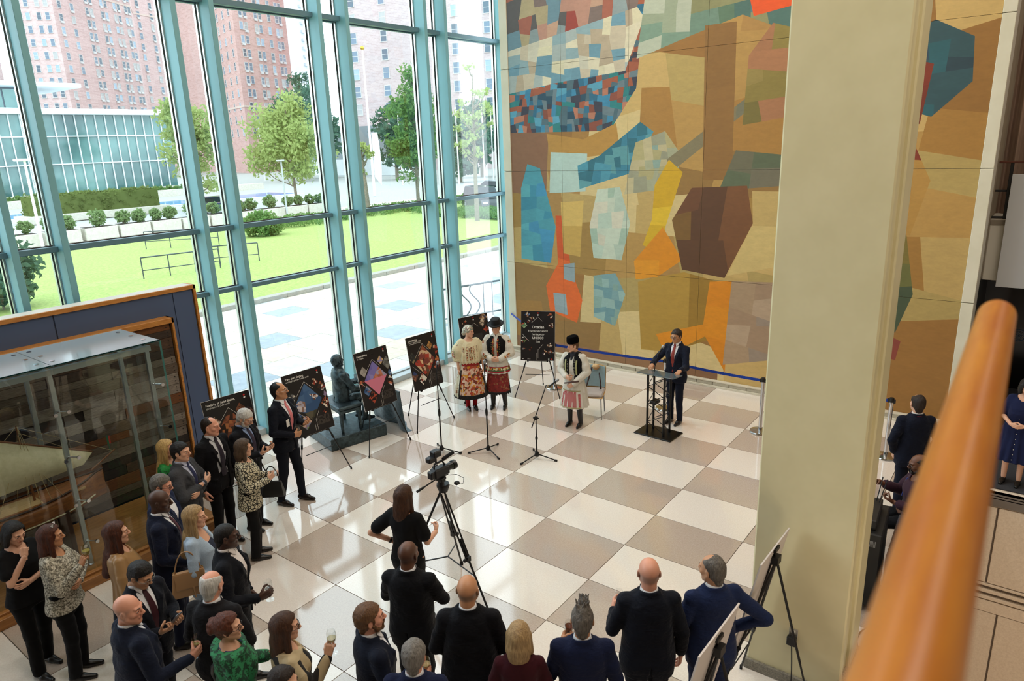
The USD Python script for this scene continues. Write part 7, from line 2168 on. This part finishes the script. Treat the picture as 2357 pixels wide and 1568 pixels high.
t, hnd = person("woman in a beaded headscarf, cream folk blouse and flowered apron", 1.70, (-2.36, -.04), -38, True, skin="fair", hair=("bald", "brown"), head=(-42, 4, 0), wear="none", arms=("down", ((.27, -.02, 1.13), (.25, .12, .90), (-.2, .5, -.8), (-1, .1, 0), "relax")), extra=folk_woman, bare=True, stance=.07)

# ---- the row at the left, from the window towards the camera
t, hnd = person("tall man with a pink tie and a name card holding a glass", 1.87, (-2.18, -4.37), 18, skin="tan", hair=("receding", "black"), head=(-22, -6, 0), arms=("front", "phone"), col="0f131e", tie="d07a80", glasses="clear", beard="moustache", feet=((.13, -.08), (-.10, .10)), shoe="1f1511", extra=lambda t, d: tag_card(t, d, .105, 1.235))
wine("wine glass held low by the tall man with the pink tie", hnd[0], fill=.2)
t, hnd = person("white haired bearded man in a dark suit looking down at his phone", 1.78, (-1.98, -5.12), 22, skin="fair", hair=("short", "white"), head=(-6, 30, 0), arms=("phone", "phone"), col=INK, tie="3a3444", shirt="8fa4cc", glasses="metal", beard="full", girth=1.08, stance=.09)
o = thing("phone", "dark phone in the hands of the white haired bearded man", "phone", tuple((hnd[0] + hnd[1]) / 2 + [0, 0, .02]), 22 - 90)
obj("case", move(bbox_((-.036, -.004, -.07), (.036, .004, .07), .004), R=rx(-.9)), plain("phone_black", "111216", .2), o)
t, hnd = person("woman with a brown bob in a cream and black spotted top", 1.63, (-1.33, -5.53), 52, True, skin="fair", hair=("bob", "bobbrown"), head=(-4, 4, 0), arms=("glass", "glass_low"), wear="blouse", col="d8cfae", legcol="0e0e10", hem=.80, girth=1.08, mats={"top": spots("leopard", "c9c0a4", "17140f", 30, .085)}, shoe="1a1613")
wine("water glass raised by the woman in the spotted top", hnd[0], "c9d2d8", .6, tumbler=True)
bag("small black handbag hanging from the arm of the woman in the spotted top", (-1.26, -5.24, .76), 40, plain("leather_black", "0c0c0d", .45), (.27, .10, .20), .22, False)
t, hnd = person("balding man in an open black suit left of the white haired man", 1.80, (-1.96, -5.58), 12, skin="pink", hair=("receding", "dark"), head=(-24, 4, 0), arms=("down", "down"), col="0e0e12", tie="2c2530", shirt="c9c9cc", girth=1.12, open_v=.07)
t, hnd = person("dark haired man in a grey suit with folded arms", 1.75, (-1.64, -6.15), 34, skin="fair", hair=("short", "black"), head=(-2, 2, 0), arms=("cross_over", "cross_under"), col="3f4044", tie="2b3050", shirt="b4b8cc")
t, hnd = person("blonde woman in a green dress behind the man in the grey suit", 1.68, (-2.02, -6.13), 42, True, skin="fair", hair=("long", "blonde"), arms=("clasp", "clasp"), wear="dress", col="1f8a3c", sleeve=1.0, mats={"top": print_cloth("green_dots", ["1f8a3c", "22903f", "1f8a3c", "1c7a36", "15502a"], 40)})
t, hnd = person("grey haired man in a navy suit and glasses behind the bald man in navy", 1.75, (-1.00, -6.73), 40, skin="pink", hair=("short", "salt"), head=(-4, 12, 0), arms=("clasp", "clasp"), col="17203c", glasses="dark")
t, hnd = person("bald dark skinned man in a navy suit seen from behind at the glass case", 1.80, (-.55, -6.96), 56, skin="dark", hair=("bald", "black"), tint=("1d1512", .3, .06), head=(6, 6, 0), arms=("clasp", "clasp"), col="141a2e", tie="4a2430", girth=1.06)
t, hnd = person("blonde woman in a light blue jacket with a tan shoulder bag", 1.70, (-.10, -6.84), 42, True, skin="fair", hair=("long", "dirtyblonde"), head=(-4, 0, 0), arms=("clasp", "clasp"), wear="jacket_f", col="a9bcd0", legcol="9fb4ca", shirt="2a2f40", bare=False)
tan_l = plain("leather_tan", "a9825a", .5)
bag("tan leather flap handbag on the shoulder of the blonde woman in light blue", (.02, -7.05, .90), 62, tan_l, (.34, .12, .24), .22, True, True)
t, hnd = person("dark skinned man in glasses and a black suit holding an empty wine glass", 1.78, (.61, -6.93), 46, skin="dark", hair=("stubble", "black"), head=(-8, 4, 0), arms=("glass_low", "down"), col="12141b", glasses="dark", shirt="e0d8d4")
wine("nearly empty wine glass of the dark skinned man in glasses", hnd[0], "d8dce0", .12)
t, hnd = person("woman with long wavy auburn hair and a tan satin top", 1.70, (-.45, -7.43), 66, True, skin="fair", hair=("wavylong", "chestnut"), arms=("clasp", "clasp"), wear="blouse", col="a8865c", legcol="0e0e10", mats={"top": plain("satin_tan", "a07c52", .35)})
t, hnd = person("woman with chestnut hair in a grey speckled blouse raising a wine glass", 1.68, (-.97, -7.81), 50, True, skin="tan", hair=("shoulder", "chestnut"), head=(-10, 2, 0), arms=("glass_high", "cross_under"), wear="blouse", col="8d8676", legcol="0b0b0d", girth=1.12, mats={"top": print_cloth("speckle", ["5a5448", "b9b2a0", "6e685a", "a39c8a", "8a8474", "c6c0ae"], 90)}, extra=lambda t, d: obj("sunglasses", d["sc"](join(*[(d["tohead"](hull([(s * .012, .05 + dy, .125 + .02 * 0), (s * .058, .045 + dy, .115), (s * .055, .02 + dy, .135), (s * .014, .025 + dy, .142)] + [(s * .03, .045, .15)])[0]), hull([(s * .012, .05 + dy, .125), (s * .058, .045 + dy, .115), (s * .055, .02 + dy, .135), (s * .014, .025 + dy, .142)] + [(s * .03, .045, .15)])[1]) for s in (-1, 1) for dy in (0,)])), plain("shades", "5a5048", .15), t))
wine("white wine glass raised by the woman in the speckled blouse", hnd[0], "c9b860", .7)
t, hnd = person("dark haired woman in black at the left edge with her hand at her chin", 1.68, (-1.39, -7.99), 18, True, skin="fair", hair=("tied", "black"), head=(0, 18, 0), arms=("chin", "cross_under"), wear="blouse", col="0d0d0f", legcol="0b0b0c", sleeve=.30, bare=True, shoe="0d0b0b", feet=((.14, .12), (-.08, -.05)))
bag("orange leather tote bag hanging at the side of the dark haired woman in black", (-1.42, -7.72, .74), 50, plain("leather_orange", "a8501f", .55), (.30, .12, .28), .30, False)
t, hnd = person("black haired man in glasses and a dark suit reading his phone", 1.72, (.40, -7.65), 14, skin="olive", hair=("short", "black"), head=(-10, 26, 0), arms=("phone", "phone"), col="11141d", tie="3a1820", glasses="metal", girth=1.12)
o = thing("phone", "grey phone in the hands of the black haired man in glasses", "phone", tuple((hnd[0] + hnd[1]) / 2 + [.04, .01, .05]), 14 - 90)
obj("case", move(bbox_((-.036, -.004, -.075), (.036, .004, .075), .004), R=rx(-.7)), plain("phone_grey", "4d525c", .2), o)
t, hnd = person("bald man in a navy suit at the bottom left holding out a wine glass", 1.78, (.93, -7.96), 86, skin="pink", hair=("bald", "salt"), head=(46, 4, 0), arms=("glass_low", "down"), col="161c2e", girth=1.26, tint=("8a8078", .38, .05))
wine("white wine glass held out by the bald man at the bottom left", hnd[0], "d2bf72", .5)
t, hnd = person("white haired man in a charcoal suit seen from behind", 1.75, (1.16, -7.40), 118, skin="pink", hair=("fringe", "white"), head=(0, 6, 0), arms=("clasp", "clasp"), col="18171b", girth=1.15)
t, hnd = person("woman with curly pinned up auburn hair in a green patterned dress", 1.65, (1.63, -7.55), 62, True, skin="fair", hair=("bun", "redbrown"), head=(16, 0, 0), arms=("glass_low", "glass_low"), wear="tunic", col="1c5a3a", legcol="101010", glasses="dark", girth=1.05, mats={"top": print_cloth("green_paisley", ["0d2a1c", "1a5c3a", "123a26", "2c8252", "164a30", "0f3020"], 24, noise=True, detail=6)},
                extra=lambda t, d: (obj("lanyard", d["sc"](tube(arc((0, .005, 1.455), .09, 0, 360, 25, "xy") + np.c_[np.zeros(25), np.zeros(25), -.02 * np.sin(np.linspace(0, 2 * np.pi, 25))], .007, 6)), cloth("lanyard_blue", "2b3a7c", .6), t, smooth=True), obj("bag_strap", d["sc"](tube([(.10, -.07, 1.44), (.04, -.155, 1.34), (-.05, -.17, 1.2), (-.14, -.15, 1.02)], .018, 6)), plain("leather_black", "0c0c0d", .45), t, smooth=True)))
wine("empty wine glass beside the woman in the green patterned dress", hnd[0], "d8dce0", .0)
t, hnd = person("woman with dark brown hair in a beige and black patterned top raising her wine", 1.68, (2.03, -7.32), 66, True, skin="fair", hair=("shoulder", "brown"), head=(10, 2, 0), arms=("glass_high", "clasp"), wear="blouse", col="b8a684", legcol="101010", glasses="dark", mats={"top": print_cloth("beige_black", ["1a1613", "b5a27e", "c0ae8a", "1a1613", "b09c78", "bba884"], 11, randomness=.7)})
wine("white wine glass raised by the woman in the beige and black top", hnd[0], "dccb8a", .5)
t, hnd = person("dark haired woman at the bottom edge in front of the beige and black top", 1.60, (2.42, -7.62), 50, True, skin="fair", hair=("tied", "dark"), head=(20, 4, 0), arms=("clasp", "clasp"), wear="blouse", col="1c1a1c", legcol="101010")

# ---- centre
t, hnd = person("woman with long brown hair in black standing at the video camera", 1.70, (1.34, -5.39), 104, True, skin="fair", hair=("shoulder", "brown"), head=(10, 2, 0), arms=("glass_low", "hip"), wear="blouse", col="0c0c0e", legcol="0d0d0f", sleeve=.34, bare=True, hem=.94,
                extra=lambda t, d: obj("wrist_band", d["sc"](rod(d["A"][1]["w"] + (d["A"][1]["e"] - d["A"][1]["w"]) * .16, d["A"][1]["w"] + (d["A"][1]["e"] - d["A"][1]["w"]) * .24, .034, n=14)), plain("band_black", "121212", .5), t))
t, hnd = person("bald dark skinned man in a black suit with folded arms behind the camera woman", 1.78, (2.22, -6.20), 116, skin="brown", hair=("bald", "black"), tint=("1d1512", .45, .12), head=(10, 2, 0), arms=("cross_over", "cross_under"), col="0e0f14", girth=1.08)
t, hnd = person("broad bald man in a black suit seen from behind by the tripod foot", 1.82, (3.01, -6.33), 124, skin="tan", hair=("bald", "grey"), head=(6, 2, 0), arms=("clasp", "clasp"), col="0d0e14", girth=1.22, tint=("6a625a", .6, .02))
t, hnd = person("brown haired bearded man in a navy suit with a glass of white wine", 1.76, (2.57, -6.94), 66, skin="pink", hair=("short", "lightbrown"), head=(10, -4, 0), arms=("glass_low", "down"), col="141a2a", beard="full")
wine("white wine glass of the brown haired bearded man", hnd[0], "d8b870", .8)
t, hnd = person("grey haired man at the bottom edge in front of the broad bald man", 1.70, (3.08, -7.00), 124, skin="pink", hair=("short", "grey"), head=(4, 4, 0), arms=("down", "down"), col="161d3a")
t, hnd = person("blonde woman in a dark red dress at the bottom centre", 1.64, (3.53, -6.37), 126, True, skin="fair", hair=("bob", "dirtyblonde"), head=(4, 4, 0), arms=("clasp", "clasp"), wear="dress", col="3a0f18")
t, hnd = person("man with a spiky crest of hair in a blue suit holding a dark drink", 1.74, (3.88, -6.05), 124, skin="tan", hair=("mohawk", "salt"), head=(6, 4, 0), arms=("down", "glass"), col="141c3a")
wine("wine glass with an amber drink of the man with the spiky hair", hnd[1], "7a3212", 1.0)
t, hnd = person("tall bald man in a dark navy suit seen from behind at the lower right", 1.86, (4.09, -5.39), 126, skin="pink", hair=("bald", "salt"), head=(4, 2, 0), arms=("down", "glass_low"), col="10141f", girth=1.1, tint=("8a8078", .45, .03))
wine("wine glass in the left hand of the tall bald man at the lower right", hnd[1], "d8dce0", .2)
t, hnd = person("grey balding man in a blue suit beside the white backed poster", 1.80, (4.46, -4.98), 138, skin="olive", hair=("receding", "salt"), head=(-30, 4, 0), arms=("hip", "front"), col="1a2648", girth=1.08)

# ---- right of the column
t, hnd = person("balding man in a dark navy suit standing right of the column with his back turned", 1.75, (5.21, -.02), 122, skin="fair", hair=("receding", "dark"), head=(0, 2, 0), arms=("pocket", "pocket"), col="0f1424", shirt="d8d4d0", girth=1.1,
                extra=lambda t, d: obj("lanyard", d["sc"](tube(arc((0, -.022, 1.497), .078, 0, 360, 25, "xy"), .006, 6)), cloth("lanyard_red", "a8283a", .6), t, smooth=True))
sit = [dict(hip=np.array([s * .09, .0, .92]), knee=np.array([s * .13, .42, .90]), ank=np.array([s * .13, .40, .465]), s=s) for s in (1, -1)]
t, hnd = person("seated bald bearded man in glasses and a purple shirt behind the handrail", 1.75, (5.42, -1.02), 205, skin="brown", hair=("fringe", "black"), head=(0, 10, 0), arms=("ahead", "phone"), wear="blouse", col="3a2430", legcol="14151a", glasses="dark", beard="full", legs=sit, z=-.385, hem=.90, sleeve=.9, bare=True, extra=lambda t, d: obj("lanyard", d["sc"](tube([(.07, -.02, 1.47), (.075, .10, 1.40), (.02, .15, 1.2)], .007, 6)), cloth("lanyard_blue", "2b3a7c", .6), t, smooth=True))
t, hnd = person("dark haired woman in a buttoned navy dress at the right edge behind the stairwell", 1.60, (6.30, 1.85), -98, True, skin="fair", hair=("tied", "black"), head=(-30, 6, 0), arms=("front", "front"), wear="dress", col="141b3c", glasses="dark", sleeve=.45, bare=True, girth=1.15, z=.012,
                extra=lambda t, d: [obj("button", d["sc"](ball((0, .145 + .09 * max(0, (1.0 - z_) / .55), z_), .007, 1)), plain("button_cream", "c9c2b0", .4), t) for z_ in np.linspace(.48, 1.3, 11)])

# ---- bronze piano player
bz = noisy("bronze", "2e383c", "55646a", 14, .32, metal=.85, bump=.5, lo=.3, hi=.7)
_mats["skin_keep"] = _mats.get("skin")
_mats["skin"] = bz
sit2 = [dict(hip=np.array([s * .09, .0, .92]), knee=np.array([s * .13, .40, .93]), ank=np.array([s * .13, .36, .51]), s=s) for s in (1, -1)]


def piano_parts(t, d):
    g = lambda m: (m[0] / 1.0, m[1])
    zb = .11                       # floor is at local z = .15 above zero
    obj("base", move(bbox_((-.50, -.52, 0), (.46, .56, .22), .01), (0, .03, .15)), bz, t)
    obj("bench", join(bbox_((-.36, -.26, .80), (.40, .20, .87), .02), bbox_((-.34, -.24, .74), (.38, .18, .80), .01)), bz, t)
    for sx in (-.30, .34):
        for sy in (-.2, .14):
            obj("bench_leg", rod((sx, sy, .37), (sx * 1.0, sy, .75), .026, .042, 6), bz, t)
    key = prism([(-.50, .50), (.52, .50), (.52, .72), (.3, .86), (-.1, .88), (-.4, .80), (-.50, .70)], .98, 1.10)
    obj("piano_case", key, bz, t)
    obj("keyboard", bbox_((-.5, .44, .98), (.55, .56, 1.03), .006), bz, t)
    obj("music_stand", hull([(-.4, .64, 1.09), (.42, .64, 1.09), (-.4, .74, 1.33), (.42, .74, 1.33), (-.4, .66, 1.09), (.42, .66, 1.09), (-.4, .76, 1.33), (.42, .76, 1.33)]), bz, t)
    q = np.linspace(0, 1, 15)
    X, Y = np.meshgrid(np.linspace(-.6, .65, 15), q, indexing="ij")
    Zc = 1.0 - .86 * np.clip(Y * 1.25, 0, 1) ** .9
    Yc = .80 + .16 * Y + .42 * np.clip(Y - .75, 0, 1) + .03 * np.sin(X * 11) * Y + .06 * Y * np.sin(X * 5 + 1)
    obj("drape", slab(np.stack([X * (1 - .1 * Y) + .02, Yc, np.maximum(Zc + .02 * np.sin(X * 9), .152)], -1), .02), bz, t, smooth=40)


mm = {"jacket": bz, "legs": bz, "shoe": bz}
keepm = dict(_mats)
for k_ in ("cloth_e6e6ea", "hair_bronze"):
    _mats[k_] = bz
t, hnd = person("dark bronze sculpture of a man playing piano on a low base", 1.70, (-3.42, -2.33), 76, skin="bronze", hair=("wavy", "bronze"), head=(-6, -10, 0), arms=(((.26, .12, 1.14), (.20, .40, 1.09), (-.1, .95, -.2), (0, -.2, -1), "relax"), ((.26, .12, 1.14), (.20, .40, 1.09), (-.1, .95, -.2), (0, -.2, -1), "relax")), col="bronze", legs=sit2, z=-.15, name="bronze_pianist", mats=mm, extra=piano_parts, shoe="bronze", hem=.84)
data(t, cat="sculpture")
for k_ in ("cloth_e6e6ea", "hair_bronze"):
    _mats.pop(k_, None)
    if k_ in keepm and keepm[k_] is not bz:
        _mats[k_] = keepm[k_]
_mats["skin"] = _mats["skin_keep"]
